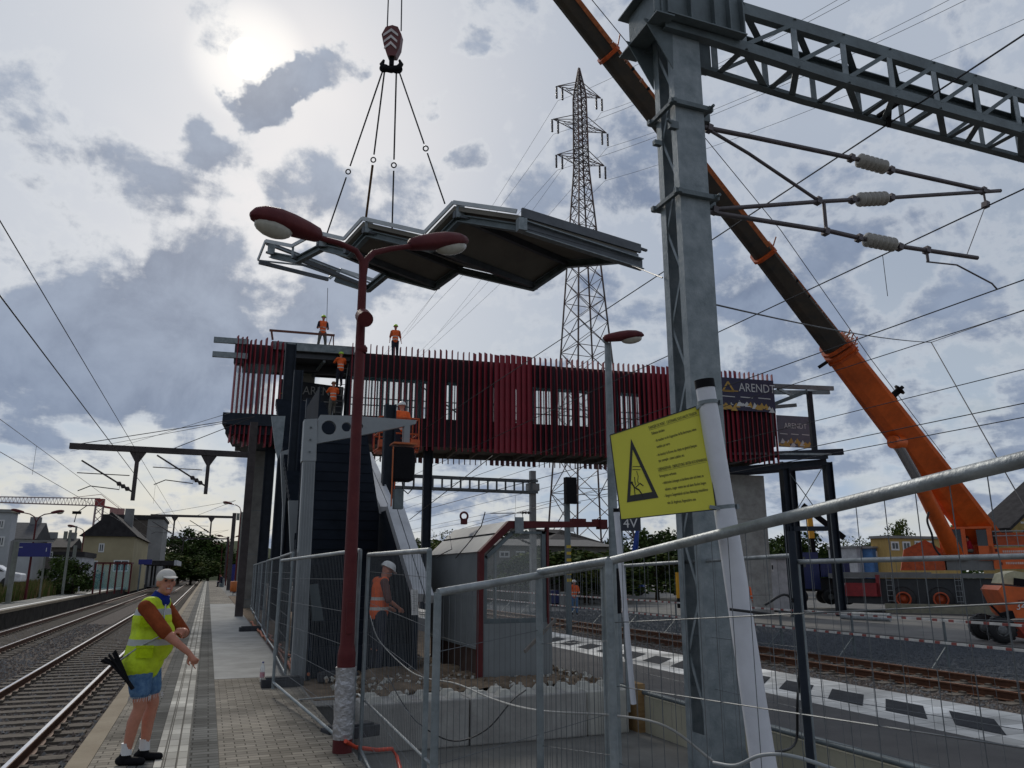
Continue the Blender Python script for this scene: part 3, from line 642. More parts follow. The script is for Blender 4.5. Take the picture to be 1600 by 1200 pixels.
# signal box hung under the arm
sb = thing('hanging_signal', 'black hooded signal housing hanging below the grey bracket arm with a loop of cable', 'signal', PY(628, 725, Yc))
mb = MB(); c = PY(629, 726, Yc + .05); mb.box(c, (.36, .3, .60)); B('housing', mb, blackm, sb, bevel=.04)
mb = MB(); mb.box(c + Vector((0, 0, .36)), (.42, .34, .03)); mb.bar(c + Vector((-.2, -.1, .3)), c + Vector((-.2, -.1, -.75)), .02); B('bracket', mb, mat('orange steel', (.5, .12, .03), .5), sb)
mb = MB(); mb.tube([c + Vector((-.02, -.1, -.3)), c + Vector((0, -.1, -.45)), c + Vector((.09, -.1, -.52)), c + Vector((.18, -.1, -.42)), c + Vector((.2, -.1, .2))], .012, 6); B('cable', mb, cable, sb)
mb = MB(); mb.box(PY(622, 780, Yc), (.16, .14, .34)); B('junction_box', mb, galvd, sb)
# ---------------------------------------------------------------- orange work basket
Yb = 25.
wb = thing('work_basket', 'orange aerial work basket holding the white helmeted worker under the footbridge', 'lift basket', PY(625, 695, Yb))
w0 = PY(592, 700, Yb); w1 = PY(655, 655, Yb); mb = MB(); x0, x1, z0, z1 = w0.x, w1.x, w0.z, w1.z
for z in (z0, (z0 + z1) / 2, z1):
    for yy in (Yb, Yb + .9): mb.tube([(x0, yy, z), (x1, yy, z)], .03, 6)
    for xx in (x0, x1): mb.tube([(xx, Yb, z), (xx, Yb + .9, z)], .03, 6)
for i in range(4):
    xx = x0 + (x1 - x0) * i / 3
    for yy in (Yb, Yb + .9): mb.tube([(xx, yy, z0), (xx, yy, z1)], .025, 6)
B('rails', mb, oranged, wb)
mb = MB(); mb.bb(x0, x1, Yb, Yb + .9, z0 - .08, z0 - .04); mb.box(PY(598, 693, Yb - .1), (.3, .2, .25)); mb.box(PY(648, 693, Yb - .1), (.3, .2, .25)); B('floor', mb, oranged, wb)
mb = MB(); mb.bar(((x0 + x1) / 2, Yb + .5, z0 - .1), ((x0 + x1) / 2 - .1, Yb + .7, 4.0), .22); mb.bar(((x0 + x1) / 2 - .1, Yb + .7, 4.0), ((x0 + x1) / 2 - .3, Yb + 1.4, .6), .3); mb.box(((x0 + x1) / 2 - .3, Yb + 1.6, .45), (1.2, 1.8, .8)); B('boom', mb, oranged, wb)
# ---------------------------------------------------------------- hanging roof section
n_ = [(405, 407, 33.4), (417, 377, 33), (458, 385, 32), (497, 364, 31.2), (539, 374, 30.4), (568, 342, 30), (665, 364, 28.6), (710, 317, 28), (809, 331, 26.5)]
f_ = [(513, 434), (531, 421), (582, 437), (611, 413), (686, 433), (722, 407), (838, 433), (891, 397), (995, 386)]
NP = [D(*a) for a in n_]; FP = [G(b[0], b[1], a.z) for a, b in zip(NP, f_)]
rf = thing('roof_section', 'sawtooth steel roof section hanging from the crane slings above the footbridge', 'roof section', (NP[4] + FP[4]) / 2)
up = Vector((0, 0, .0)); TH_ = .34
def offs(P, dz): return [p + Vector((0, 0, dz)) for p in P]
mb = MB()
for i in range(len(NP) - 1):
    a, b, c, d = NP[i], NP[i + 1], FP[i + 1], FP[i]
    if i < 3: continue
    lo = [p - Vector((0, 0, .30)) for p in (a, b, c, d)]; hi = [p - Vector((0, 0, .12)) for p in (a, b, c, d)]
    mb.add(lo + hi, [(0, 1, 2, 3), (7, 6, 5, 4), (0, 4, 5, 1), (1, 5, 6, 2), (2, 6, 7, 3), (3, 7, 4, 0)], 0)
B('deck', mb, mat('roof underside board', (.14, .13, .115), .8, 0, .4, .7, col2=(.20, .185, .16)), rf)
mb = MB()
for P, q in ((NP, 1), (FP, -1)):
    for i in range(len(P) - 1):
        a, b = P[i] + Vector((0, 0, 0)), P[i + 1]; out = (NP[i] - FP[i]).normalized() * (.06 * q)
        mb.bar(a + out, b + out, .06, .15)
B('fascia', mb, mat('pale zinc fascia', (.40, .42, .43), .45, .3, .15, 1.5), rf)
mb = MB()
for P, q in ((NP, 1), (FP, -1)):
    for i in range(len(P) - 1):
        if i in (0,): continue
        inn = (FP[i] - NP[i]).normalized() * (.25 * q) - Vector((0, 0, .42)); a, b = P[i] + inn, P[i + 1] + inn
        mb.bar(a, b, .22, .05); mb.bar(a - Vector((0, 0, .12)), b - Vector((0, 0, .12)), .03, .24); mb.bar(a - Vector((0, 0, .25)), b - Vector((0, 0, .25)), .22, .04)
B('profile_beam', mb, galvd, rf)
mb = MB()
for i in range(len(NP)):
    q_ = .08 if i < 2 else .45; a, b = NP[i] - Vector((0, 0, q_)), FP[i] - Vector((0, 0, q_)); mb.bar(a, b, .12 if i < 3 else .16, .16 if i < 3 else .26)
for i in (4, 5, 6, 7):
    if i % 2: a, b = NP[i], FP[i + 1]; mb.bar(a * .9 + NP[i + 1] * .1 - Vector((0, 0, .5)), b - Vector((0, 0, .45)), .08)
mb.bar(NP[3] - Vector((0, 0, .5)), FP[4] - Vector((0, 0, .45)), .08); mb.bar(NP[1] - Vector((0, 0, .5)), FP[2] - Vector((0, 0, .45)), .08)
B('purlin', mb, mat('dark steel purlin', (.08, .088, .10), .5, .3, .3, 2), rf)
# end member on right
mb = MB(); a, b = NP[-1], FP[-1]
mb.bar(a + Vector((.15, 0, .0)), b + Vector((.15, 0, -.05)), .1, .34); mb.bar(a + Vector((.2, -.0, -.55)), b + Vector((.2, -.0, -.72)), .04, .4); mb.bar(b + Vector((-.1, 0, 0)), b + Vector((.5, .12, -.02)), .1, .08)
B('end_girder', mb, MATS['dark steel purlin'], rf)
mb = MB()
for dz in (.2, -.2): mb.bar(a + Vector((.16, -.06, -.55 + dz)), b + Vector((.16, -.06, -.72 + dz)), .24, .035)
mb.bar(a + Vector((.1, -.1, -.3)), a + Vector((.1, -.1, -.75)), .3, .3); B('girder_flange', mb, galv, rf)
mb = MB()
for P in (NP[2], NP[3]): mb.bar(P + Vector((0, 0, .05)), P - Vector((0, 0, .52)), .09, .09)
mb.bar(NP[0], FP[1], .06); mb.bar(NP[1] - Vector((0, 0, .1)), FP[2] - Vector((0, 0, .2)), .06); B('open_frame', mb, galv, rf)
mb = MB()
for i in range(1, 8, 2):
    mb.box(NP[i] + Vector((.2, -.1, -.35)), (.3, .1, .5))
B('end_plate', mb, galv, rf)
# hook block
HK = D(613, 70, 28)
hb = thing('hook_block', 'crane hook block with red and white chevrons and a double ramshorn hook', 'hook block', HK)
def Q(dx, dy, z=0): return HK + CR * (dx / 43.) + Vector((0, 0, -dy / 43. * 1.05)) - CF * z
mb = MB(); mb.prism([Q(x, y, .2) for x, y in ((-16, -14), (-10, -27), (0, -30), (9, -27), (15, -14), (13, 8), (7, 22), (-6, 22), (-12, 4))], CF * .45); B('sheave_housing', mb, mat('hook block dark red', (.10, .015, .015), .5), hb)
mb = MB()
for k, y in enumerate((-19, -8, 3)):
    mb.prism([Q(-13 + k, y + 5, .215), Q(-1, y - 5, .215), Q(10 - k, y + 5, .215), Q(10 - k, y + 9, .215), Q(-1, y, .215), Q(-13 + k, y + 9, .215)], -CF * .012)
B('chevron', mb, mat('hook white', (.55, .5, .5), .5), hb)
mb = MB(); mb.tube([Q(0, 20), Q(0, 36)], .09); mb.tube([Q(-12, 26), Q(-15, 33), Q(-11, 40), Q(0, 42), Q(11, 40), Q(15, 33), Q(12, 26)], [.04, .09, .12, .13, .12, .09, .04], 8); B('hook', mb, blackm, hb)
# ropes and slings
TIP = D(648, -305, 30)
for dx, lab in ((-9, 'left hoist rope rising from the hook block'), (13, 'right hoist rope rising from the hook block')):
    mb = MB(); mb.tube([Q(dx, -24), TIP + CR * (dx / 60 - .6)], .025, 5); B('hoist_rope', mb, wire_m, label=lab, cat='rope', loc=Q(dx, -24))
for (a, b, lab, brown) in (((-12, 40), (-128, 285), 'leftmost lifting sling ending behind the left lamp head', 0), ((-10, 40), (-48, 270), 'second sling from the left with a brown lower strap', 1), ((8, 42), (5, 275), 'nearly vertical lifting sling in the middle', 0), ((11, 42), (81, 255), 'rightmost lifting sling reaching the tallest tooth of the roof', 0)):
    tgt = {(-128, 285): NP[3] + (FP[3] - NP[3]) * .1, (-48, 270): NP[5] + (FP[5] - NP[5]) * .02, (5, 275): NP[5] * .5 + NP[6] * .5 + Vector((0, .3, 0)), (81, 255): NP[7] + Vector((-.3, .2, 0))}[b]
    p0 = Q(*a); t = thing('lifting_sling', lab, 'sling', p0); mb = MB(); m_ = p0.lerp(tgt, .55); m2 = p0.lerp(tgt, .62)
    mb.tube([p0, m_], .03, 6); B('chain', mb, wire_m, t)
    mb = MB(); mb.ring(m_.lerp(m2, .5), .09, .025, CF); mb.ring(p0, .12, .035, CF); B('link', mb, blackm, t)
    mb = MB(); mb.tube([m2, tgt], .045 if brown else .03, 6); B('lower_strap', mb, mat('brown strap', (.12, .07, .04), .8) if brown else wire_m, t)
mb = MB(); mb.tube([FP[0] + Vector((0, 0, -.5)), bw(bs(511, 500, .6)[0], .6, 13.5)], .012, 4); B('tag_line', mb, wire_m, label='thin tag line from the roof section down to the roof worker', cat='rope', loc=FP[0])
# ---------------------------------------------------------------- red street lamps
lampglass = mat('lamp bowl glass', (.42, .40, .34), .25, 0, .2, 6)
def head(root, tip, par, w=.17, m=maroon, hh=.11, bowl=True):
    d = (tip - root); L_ = d.length; dn = d.normalized(); side_ = dn.cross(Vector((0, 0, 1))).normalized(); upv = side_.cross(dn)
    sec = [(0, .35, .45), (.04, .6, .75), (.2, .72, .95), (.42, .88, 1.1), (.62, 1, 1.12), (.82, .86, .95), (.94, .55, .62), (1, .12, .2)]
    mb = MB(); n = 14; vs = []
    for u, a, b in sec:
        for j in range(n):
            t = 2 * math.pi * j / n; zz = math.sin(t); vs.append(root + dn * (u * L_) + side_ * (math.cos(t) * w * a) + upv * ((zz * hh * b) if zz > 0 else zz * hh * b * .45))
    k = len(sec); mb.add(vs, [(i * n + j, i * n + (j + 1) % n, (i + 1) * n + (j + 1) % n, (i + 1) * n + j) for i in range(k - 1) for j in range(n)], 0, True); mb.add(vs[:n], [tuple(range(n))[::-1]]); mb.add(vs[-n:], [tuple(range(n))])
    h = B('lamp_head', mb, m, par)
    if bowl:
        mb = MB(); R = Matrix((dn, side_, upv)).transposed(); mb.ell(root + dn * L_ * .68 - upv * hh * .38, (L_ * .26, w * .74, hh * .75), R); B('bowl', mb, lampglass, h)
LB = Vector((1.36, 8.14, 0))
lp = thing('street_lamp', 'tall maroon twin arm lamp post with silver tape round its base, in the foreground', 'street lamp', LB)
fk = PY(567, 430, 8.14); fk.x = LB.x + (fk.x - LB.x) * 1
mb = MB(); mb.tube([LB + Vector((0, 0, 0)), LB + Vector((0, 0, .9))], [.095, .09], 16); mb.tube([LB + Vector((0, 0, .9)), LB + Vector((0, 0, 1.0)), fk], [.09, .072, .045], 16)
B('post', mb, maroon, lp)
mb = MB(); mb.tube([LB + Vector((0, 0, .12 + k * .06)) for k in range(12)], [.099 + .004 * ((k * 7) % 3 - 1) for k in range(12)], 18); B('tape_wrap', mb, mat('silver duct tape', (.42, .42, .44), .35, .6, .25, 12, .8, 25), lp)
lt = PY(500, 372, 8.0); rt = PY(640, 385, 8.3); lt2 = PY(391, 335, 7.6); rt2 = PY(731, 378, 8.6)
mb = MB(); mb.tube([fk, PY(566, 408, 8.14), PY(556, 392, 8.12), PY(530, 380, 8.07), lt], [.045, .04, .035, .032, .03], 12); B('arm', mb, maroon, lp)
mb = MB(); mb.tube([fk, PY(571, 408, 8.14), PY(584, 395, 8.17), PY(610, 389, 8.23), rt], [.045, .04, .035, .032, .03], 12); B('arm', mb, maroon, lp)
head(lt, lt2, lp, .15, hh=.15); head(rt, rt2, lp, .15, hh=.13)
mb = MB(); c = PY(568, 500, 8.0); mb.tube([c + Vector((0, .05, .06)), c + Vector((0, -.12, -.03))], .085, 18); B('loudspeaker', mb, maroon, lp)
mb = MB(); mb.lathe([(.05, 0), (.066, .02), (.066, .06), (.05, .08)], LB + Vector((0, 0, 4.02))); B('collar', mb, maroon, lp)
mb = MB(); mb.box(LB + Vector((.0, -.078, 1.25)), (.07, .02, .3)); B('service_hatch', mb, maroon, lp)
# orange hose at base
mb = MB(); mb.tube([PY(540, 1158, 8.0)] + [G(x, y, z) for x, y, z in ((556, 1168, .02), (590, 1172, -.1), (612, 1170, -.2), (620, 1182, -.28), (625, 1200, -.32), (627, 1230, -.36))], .02, 8); B('orange_hose', mb, mat('orange conduit', (.62, .06, .02), .5), label='orange corrugated hose leaving the foot of the maroon lamp post', cat='hose', loc=(1.4, 8, 0))
# grey single lamp
gl_ = thing('street_lamp', 'grey lamp post with a single maroon head, behind the yellow warning sign', 'street lamp', (5.9, 11.4, 0))
mb = MB(); zt = PY(929, 535, 11.4).z; mb.tube([(6.16, 11.4, 0), (6.16, 11.4, 2.2), (6.16, 11.4, zt)], [.085, .08, .055], 14); B('post', mb, galv, gl_)
xp = 6.16
mb = MB(); mb.tube([(xp, 11.4, 1.05), (xp, 11.4, 1.75)], .088, 14); B('black_band', mb, blackm, gl_)
a = PY(943, 531, 11.3); mb = MB(); mb.tube([(xp, 11.4, zt - .05), (xp, 11.4, zt), tuple(a)], .035, 10); B('arm', mb, galv, gl_)
head(a, PY(1006, 524, 11.2), gl_, .13, hh=.11)
# ================================================================== NEAR CATENARY MAST
ZF = -.5
MX, MY = 5.15, 7.42
mw = .42
mast = thing('catenary_mast', 'big galvanised lattice mast in the foreground carrying the box truss beam', 'catenary mast', (MX, MY, ZF))
mb = MB(); H = 10.6
for sy in (-1, 1):
    y0 = MY + sy * mw / 2
    mb.bb(MX - mw / 2, MX + mw / 2, y0 - .012, y0 + .012, ZF, H)
    for sx in (-1, 1): mb.bb(MX + sx * (mw / 2) - (.012 if sx > 0 else .0), MX + sx * (mw / 2) + (.0 if sx > 0 else .012), min(y0 - sy * .012, y0 - sy * .10), max(y0 - sy * .012, y0 - sy * .10), ZF, H)
B('channel', mb, galv, mast)
k = 0; z = ZF + .75
while z < 9.5:
    for sx in (-1, 1):
        mb = MB(); y0, y1 = MY - mw / 2 + .09, MY + mw / 2 - .09
        if k % 2: y0, y1 = y1, y0
        mb.bar((MX + sx * (mw / 2 - .018), y0, z), (MX + sx * (mw / 2 - .018), y1, z + .55), .012, .055, up=(0, 0, 1)) if False else mb.prism([(MX + sx * (mw / 2 - .02), y0, z - .045), (MX + sx * (mw / 2 - .02), y0, z + .045), (MX + sx * (mw / 2 - .02), y1, z + .595), (MX + sx * (mw / 2 - .02), y1, z + .505)], (-.012 * sx, 0, 0))
        B('lacing_bar', mb, galv, mast)
    k += 1; z += .62
mb = MB(); mb.bb(MX - mw / 2 - .004, MX - mw / 2 + .008, MY - mw / 2 + .014, MY + mw / 2 - .014, ZF, ZF + .55); mb.bb(MX - .5, MX + .5, MY - .5, MY + .5, ZF - .02, ZF + .04)
for sx in (-1, 1): mb.prism([(MX + sx * mw / 2, MY - mw / 2 - .014, ZF + .04), (MX + sx * (mw / 2 + .12), MY - mw / 2 - .014, ZF + .04), (MX + sx * mw / 2, MY - mw / 2 - .014, ZF + .4)], (0, .02, 0))
B('base_plate', mb, galv, mast)
YM = MY - mw / 2
for (py, lab) in ((168, 1), (305, 1)):
    z = PY(1075, py, YM).z; mb = MB()
    for yy in (YM - .05, MY + mw / 2 + .05): mb.bb(MX - mw / 2 - .1, MX + mw / 2 + .1, yy - .03, yy + .03, z - .03, z + .03)
    mb.bar((MX - mw / 2 - .05, YM - .1, z), (MX - mw / 2 - .05, MY + mw / 2 + .1, z), .05, .05); mb.bar((MX + mw / 2 + .05, YM - .1, z), (MX + mw / 2 + .05, MY + mw / 2 + .1, z), .05, .05)
    mb.tube([(MX + mw / 2 + .05, YM - .16, z), (MX + mw / 2 + .05, YM + .05, z)], .02, 6); mb.box((MX + mw / 2 + .1, YM + .15, z), (.14, .12, .12))
    B('clamp', mb, galvd, mast)
mb = MB(); c = PY(1052, 196, YM); mb.box(c, (.12, .06, .10)); mb.tube([c, c + Vector((-.12, -.05, .03))], .02, 6); c = PY(1027, 224, YM); mb.box(c, (.1, .06, .06)); B('cable_clip', mb, galvd, mast)
# box truss beam
zt0 = PY(1100, 8, YM - .12).z; zb0 = PY(1100, 108, YM - .12).z
bm_ = thing('truss_beam', 'heavy galvanised box truss beam reaching right from the top of the foreground mast', 'truss beam', (MX, MY, zt0))
YA_, YB_ = YM - .10, MY + mw / 2 + .10
L0 = MX - .35; LE = MX + 15
ztop = 7.55; 
ztop = PY(1300, 62, YA_).z; 
def topz(x): return ztop
zb1 = PY(1345, 205 - 60, YA_).z
ztop = PY(1600, 140, YA_).z
XB1 = PY(1104, 60, YA_); XB2 = PY(1302, 126, YA_); XB3 = PY(1600, 207, YA_)
print('truss', ztop, PY(1139, 23, YA_).z, XB1, XB2, XB3)
XB3z = (XB2.z + XB3.z) / 2
def botz(x):
    if x < XB2.x: return XB1.z + (XB3z - XB1.z) * (x - XB1.x) / (XB2.x - XB1.x) if x > XB1.x else XB1.z
    return XB3z
mb = MB()
for y in (YA_, YB_):
    mb.bb(L0, LE, y - .008, y + .008, ztop - .18, ztop); mb.bb(L0, LE, y - (.09 if y > MY else -.008), y - (.008 if y > MY else -.09), ztop - .016, ztop)
    mb.bb(L0, LE, y - (.09 if y > MY else -.008), y - (.008 if y > MY else -.09), ztop - .18, ztop - .164)
B('top_chord', mb, galvd, bm_)
mb = MB()
pts = [(L0, botz(L0)), (XB1.x, botz(XB1.x)), (XB2.x, XB3z), (LE, XB3z)]
for y in (YA_, YB_):
    for (xa, za), (xb, zb) in zip(pts, pts[1:]):
        s = -1 if y > MY else 1
        mb.prism([(xa, y - .008, za), (xb, y - .008, zb), (xb, y - .008, zb + .15), (xa, y - .008, za + .15)], (0, .016, 0))
        mb.prism([(xa, y + s * .008, za), (xb, y + s * .008, zb), (xb, y + s * .008, zb + .014), (xa, y + s * .008, za + .014)], (0, s * .10, 0))
B('bottom_chord', mb, galvd, bm_)
x = MX + .85; k = 0
while x < LE:
    for y in (YA_, YB_):
        mb = MB(); w = .10
        mb.bb(x - w / 2, x + w / 2, y - .006, y + .006, botz(x) + .15, ztop - .18)
        B('vertical_post', mb, galv, bm_)
        mb = MB(); x2 = x + .86
        mb.bar((x + .04, y, botz(x) + .12), (x2 - .04, y, ztop - .14), .09 if False else .012, .10, up=(0, 0, 1)) if False else mb.prism([(x + .03, y - .01, botz(x) + .13), (x + .13, y - .01, botz(x) + .13), (x2 - .03, y - .01, ztop - .17), (x2 - .13, y - .01, ztop - .17)], (0, .012, 0))
        B('diagonal', mb, galvd, bm_)
    mb = MB(); mb.bar((x, YA_, botz(x) + .02), (x + .43 if k % 2 else x + .86, YB_, botz(x + .5) + .02), .09, .012); mb.bar((x, YA_, ztop - .03), (x + .86, YB_, ztop - .03), .09, .012); mb.bar((x, YA_, botz(x) + .03), (x, YB_, botz(x) + .03), .09, .012)
    B('bracing', mb, galvd, bm_); x += .86; k += 1
# mast head saddle
mb = MB()
for y in (YA_ - .03, YB_ + .03):
    mb.bb(L0 - .05, MX + .8, y - .01, y + .01, ztop - .62, ztop)
    for xx in (-.36, -.02, .34, .58, .79): mb.bb(MX + xx - .01, MX + xx + .01, y - .09 * (1 if y < MY else -1) if y < MY else y, y if y < MY else y + .09, ztop - .6, ztop - .02)
    mb.bb(L0 - .05, MX + .8, min(y, y + (-.12 if y < MY else .12)), max(y, y + (-.12 if y < MY else .12)), ztop - .64, ztop - .622)
mb.box((MX - .44, MY, ztop - .36), (.02, .8, .5)); mb.box((MX - .44, YM - .16, ztop - .36), (.2, .02, .5)); mb.bb(MX - .56, MX - .3, YM - .25, MY + .5, ztop - .68, ztop - .66); mb.bb(MX - .56, MX - .3, YM - .25, MY + .5, ztop - .1, ztop - .08)
for yy in (YM - .02, MY + mw / 2 + .02): mb.prism([(MX - mw / 2, yy, ztop - 1.25), (MX - mw / 2 + .02, yy, ztop - .62), (MX - .6, yy, ztop - .62)], (0, .015, 0))
B('saddle', mb, galvd, bm_)
# cantilevers
YC = YM + .1
porc = mat('porcelain insulator', (.30, .28, .25), .35, 0, .15, 4)
def cz(px, py): return PY(px, py, YC)
ct = thing('cantilever', 'cantilever of brown tubes and three ribbed insulators on the right side of the foreground mast', 'cantilever', cz(1105, 260))
ctm = mat('cantilever tube', (.10, .085, .09), .5, .4, .3, 4)
for pts_, r in ((((1100, 199), (1170, 213), (1340, 249), (1387, 264), (1545, 299)), .032), (((1108, 203), (1170, 240), (1278, 313)), .022), (((1118, 327), (1280, 315), (1336, 312), (1390, 309), (1563, 298)), .03), (((1106, 331), (1300, 362), (1352, 374), (1400, 384), (1527, 403)), .032), (((1287, 316), (1291, 360)), .024), (((1448, 393), (1450, 408)), .02), (((1448, 409), (1495, 414), (1550, 443), (1558, 452)), .012), (((1541, 318), (1510, 400)), .006), (((1536, 296), (1540, 318)), .016)):
    mb = MB(); mb.tube([cz(*p) for p in pts_], r, 8); B('tube', mb, ctm, ct)
for (xa, ya), (xb, yb) in (((1341, 250), (1384, 262)), ((1341, 312), (1384, 310)), ((1352, 374), (1398, 383))):
    a, b = cz(xa, ya), cz(xb, yb); d = b - a; mb = MB(); P = []; R_ = []
    for i in range(6):
        for u, r in ((.0, .055), (.4, .10), (.6, .10), (.95, .055)): P.append(a + d * ((i + u) / 6)); R_.append(r)
    mb.tube(P, R_, 16); B('insulator', mb, porc, ct)
for p in ((1108, 201), (1116, 329), (1278, 314), (1290, 362), (1536, 298), (1448, 391), (1540, 320), (1330, 247), (1392, 266), (1332, 312), (1392, 309), (1342, 372), (1405, 386)):
    mb = MB(); mb.box(cz(*p), (.07, .09, .09), Euler((0, .2, 0)).to_matrix()); B('fitting', mb, ctm, ct)
mb = MB(); c = cz(1408, 165); mb.bb(c.x - .03, c.x + .03, YA_ + .05, YB_, c.z + .05, c.z + .1); mb.bar(c + Vector((0, .2, .1)), c + Vector((0, .25, -.15)), .05); mb.bar(c + Vector((-.1, .15, -.15)), c + Vector((.12, .35, -.1)), .05); B('wire_clamp', mb, blackm, bm_)
# ================================================================== WIRES
def wire(name, a, b, lab, r=.008, sag=0., grp='overhead wires', drop=None, cat='wire', n=12):
    a = Vector(a); b = Vector(b); o = thing(name, lab, cat, a, 0, grp) if drop else None
    P = [a.lerp(b, i / n) - Vector((0, 0, sag * 4 * (i / n) * (1 - i / n))) for i in range(n + 1)]
    mb = MB(); mb.tube(P, r, 5)
    if not drop: return B(name, mb, wire_m, label=lab, cat=cat, group=grp, loc=a)
    B('wire', mb, wire_m, o)
    for k, (u, h) in enumerate(drop):
        p = a.lerp(b, u); mb = MB(); mb.tube([p, p - Vector((0, 0, h))], r * .6, 4); B('dropper', mb, wire_m, o)
    return o
def along(px, py, z, y0, y1, lab, r=.008, drop=None, name='overhead_wire'):
    X = G(px, py, z).x; return wire(name, (X, y0, z), (X, y1, z), lab, r, drop=drop)
zt = ZR
p = cz(1408, 172); along(1600, 54, p.z, 1, 160, 'thick wire hung under the box truss beam, crossing the upper part of the crane boom', .013)
along(1600, 295, cz(1540, 322).z, 1, 160, 'wire clamped at the far end of the cantilever tubes, running down left behind the mast', .012, [(.052, .75)])
along(1600, 437, cz(1558, 452).z, 1, 160, 'contact wire held by the thin bent arm below the cantilever', .010)
along(1600, 485, 6.3, 1, 160, 'wire crossing the crane boom just below its orange collar', .010)
along(1600, 577, 6.3, 1, 220, 'wire passing between the reel on the crane boom and the violet banner', .012, [(.14, 1.), (.2, 1.)])
along(1600, 630, 5.2, 1, 220, 'wire passing over the second banner of the bare frame', .012)
along(1600, 652, 5.0, 1, 220, 'lowest wire crossing the lower crane boom beside the lift cylinder', .012)
along(0, 345, 6.35, 1, 300, 'upper wire over the nearest shiny track at the left edge of the photo', .009, [(.15, 1.1), (.3, 1.1), (.45, 1.1)])
along(0, 462, 4.95, 1, 300, 'lower wire over the nearest shiny track, meeting the platform gantry', .010)
along(0, 655, 6.35, 4, 300, 'upper wire over the second track on the far left', .010, [(.1, 1.1), (.2, 1.1), (.3, 1.1)])
along(0, 706, 4.95, 4, 300, 'lower wire over the second track on the far left', .010)
wire('overhead_wire', PY(1100, 472, MY), D(1455, 535, 22), 'slack cable from the foreground mast to the bend right of the crane boom', .012, .1)
wire('overhead_wire', D(1455, 535, 22), D(1640, 860, 16), 'cable running steeply down from the bend to the right edge', .014)
wire('overhead_wire', D(1455, 535, 22), D(1640, 470, 18), 'cable rising from the bend to the right edge', .010)
wire('overhead_wire', D(985, 414, 26), PY(1035, 434, MY), 'short cable between the hanging roof section and the mast', .010)
for i, (x0, y0, x1, y1) in enumerate(((860, 560, 640, 700), (600, 840, 880, 735), (660, 760, 820, 700))): pass
wire('overhead_wire', D(640, 812, 30), D(770, 712, 24), 'wire rising right below the footbridge between two navy columns', .014)
wire('overhead_wire', D(650, 800, 45), D(1000, 705, 30), 'long wire under the footbridge in front of the lattice pylon', .016)
wire('overhead_wire', D(640, 850, 60), D(1000, 745, 40), 'thin wire sloping up behind the black signal head', .016)
wire('overhead_wire', D(180, 700, 90), D(360, 645, 34), 'upper stay wire reaching the left end of the footbridge', .014)
wire('overhead_wire', D(110, 705, 60), D(355, 660, 34), 'lower stay wire reaching the left end of the footbridge', .014)
# ================================================================== GANTRIES
rg = mat('rusty gantry steel', (.055, .045, .045), .7, .2, .4, 3)
def lgantry(bx, by, xl, xr, ytop, Y, drops, lab, w=.22, ph=None):
    P = PY(bx, by, Y); base = Vector((P.x, Y, 0)); z = PY(xr, ytop, Y).z; g = thing('gantry', lab, 'catenary gantry', base)
    mb = MB(); mb.bb(P.x - w / 2, P.x + w / 2, Y - w / 2, Y + w / 2, 0, ph or z + .4); B('post', mb, rg, g)
    X0 = PY(xl, ytop, Y).x; mb = MB(); mb.bb(X0, P.x - w / 2, Y - .1, Y + .1, z - .11, z + .11); B('beam', mb, rg, g)
    for (px, pyb) in drops:
        q = PY(px, pyb, Y); mb = MB(); mb.bb(q.x - .07, q.x + .07, Y - .07, Y + .07, q.z, z - .11); mb.prism([(q.x - .3, Y - .05, z - .11), (q.x + .3, Y - .05, z - .11), (q.x + .07, Y - .05, z - .5), (q.x - .07, Y - .05, z - .5)], (0, .1, 0)); B('drop_post', mb, rg, g)
        mb = MB(); mb.tube([(q.x, Y, q.z + .3), (q.x - 1.9, Y, q.z + 1.45)], .035, 6)
        P2 = [Vector((q.x, Y, q.z + .3)).lerp(Vector((q.x - 1.9, Y, q.z + 1.45)), u) for u in (.08, .12, .16, .2, .24, .28, .32)]; mb.tube(P2, [.04, .1, .04, .1, .04, .1, .04], 8)
        mb.tube([(q.x - .5, Y, q.z + .6), (q.x - .5, Y, q.z + .4), (q.x - 1.5, Y, q.z + .5), (q.x - 1.9, Y, q.z + .3)], .02, 5); mb.tube([(q.x - .2, Y, q.z + .95), (q.x - 2.0, Y, q.z + .98)], .02, 5)
        B('register_arm', mb, rg, g)
    for u in (.05, .55):
        mb = MB(); mb.tube([(X0 + (P.x - X0) * u, Y, z + .1), (P.x, Y, z + 1.6)], .015, 4); B('stay', mb, rg, g)
    return g
lgantry(375, 935, 107, 393, 711, 33., [(207, 782), (321, 772)], 'nearest rusty catenary gantry over the two left tracks, ending beside the footbridge', .3, PY(392, 660, 33.).z)
lgantry(357, 915, 235, 358, 808, 80., [(270, 840), (328, 838)], 'farther rusty catenary gantry over the left tracks, behind the nearest one', .35)
lgantry(351, 905, 262, 352, 842, 150., [(285, 862)], 'most distant small catenary gantry over the left tracks', .4)
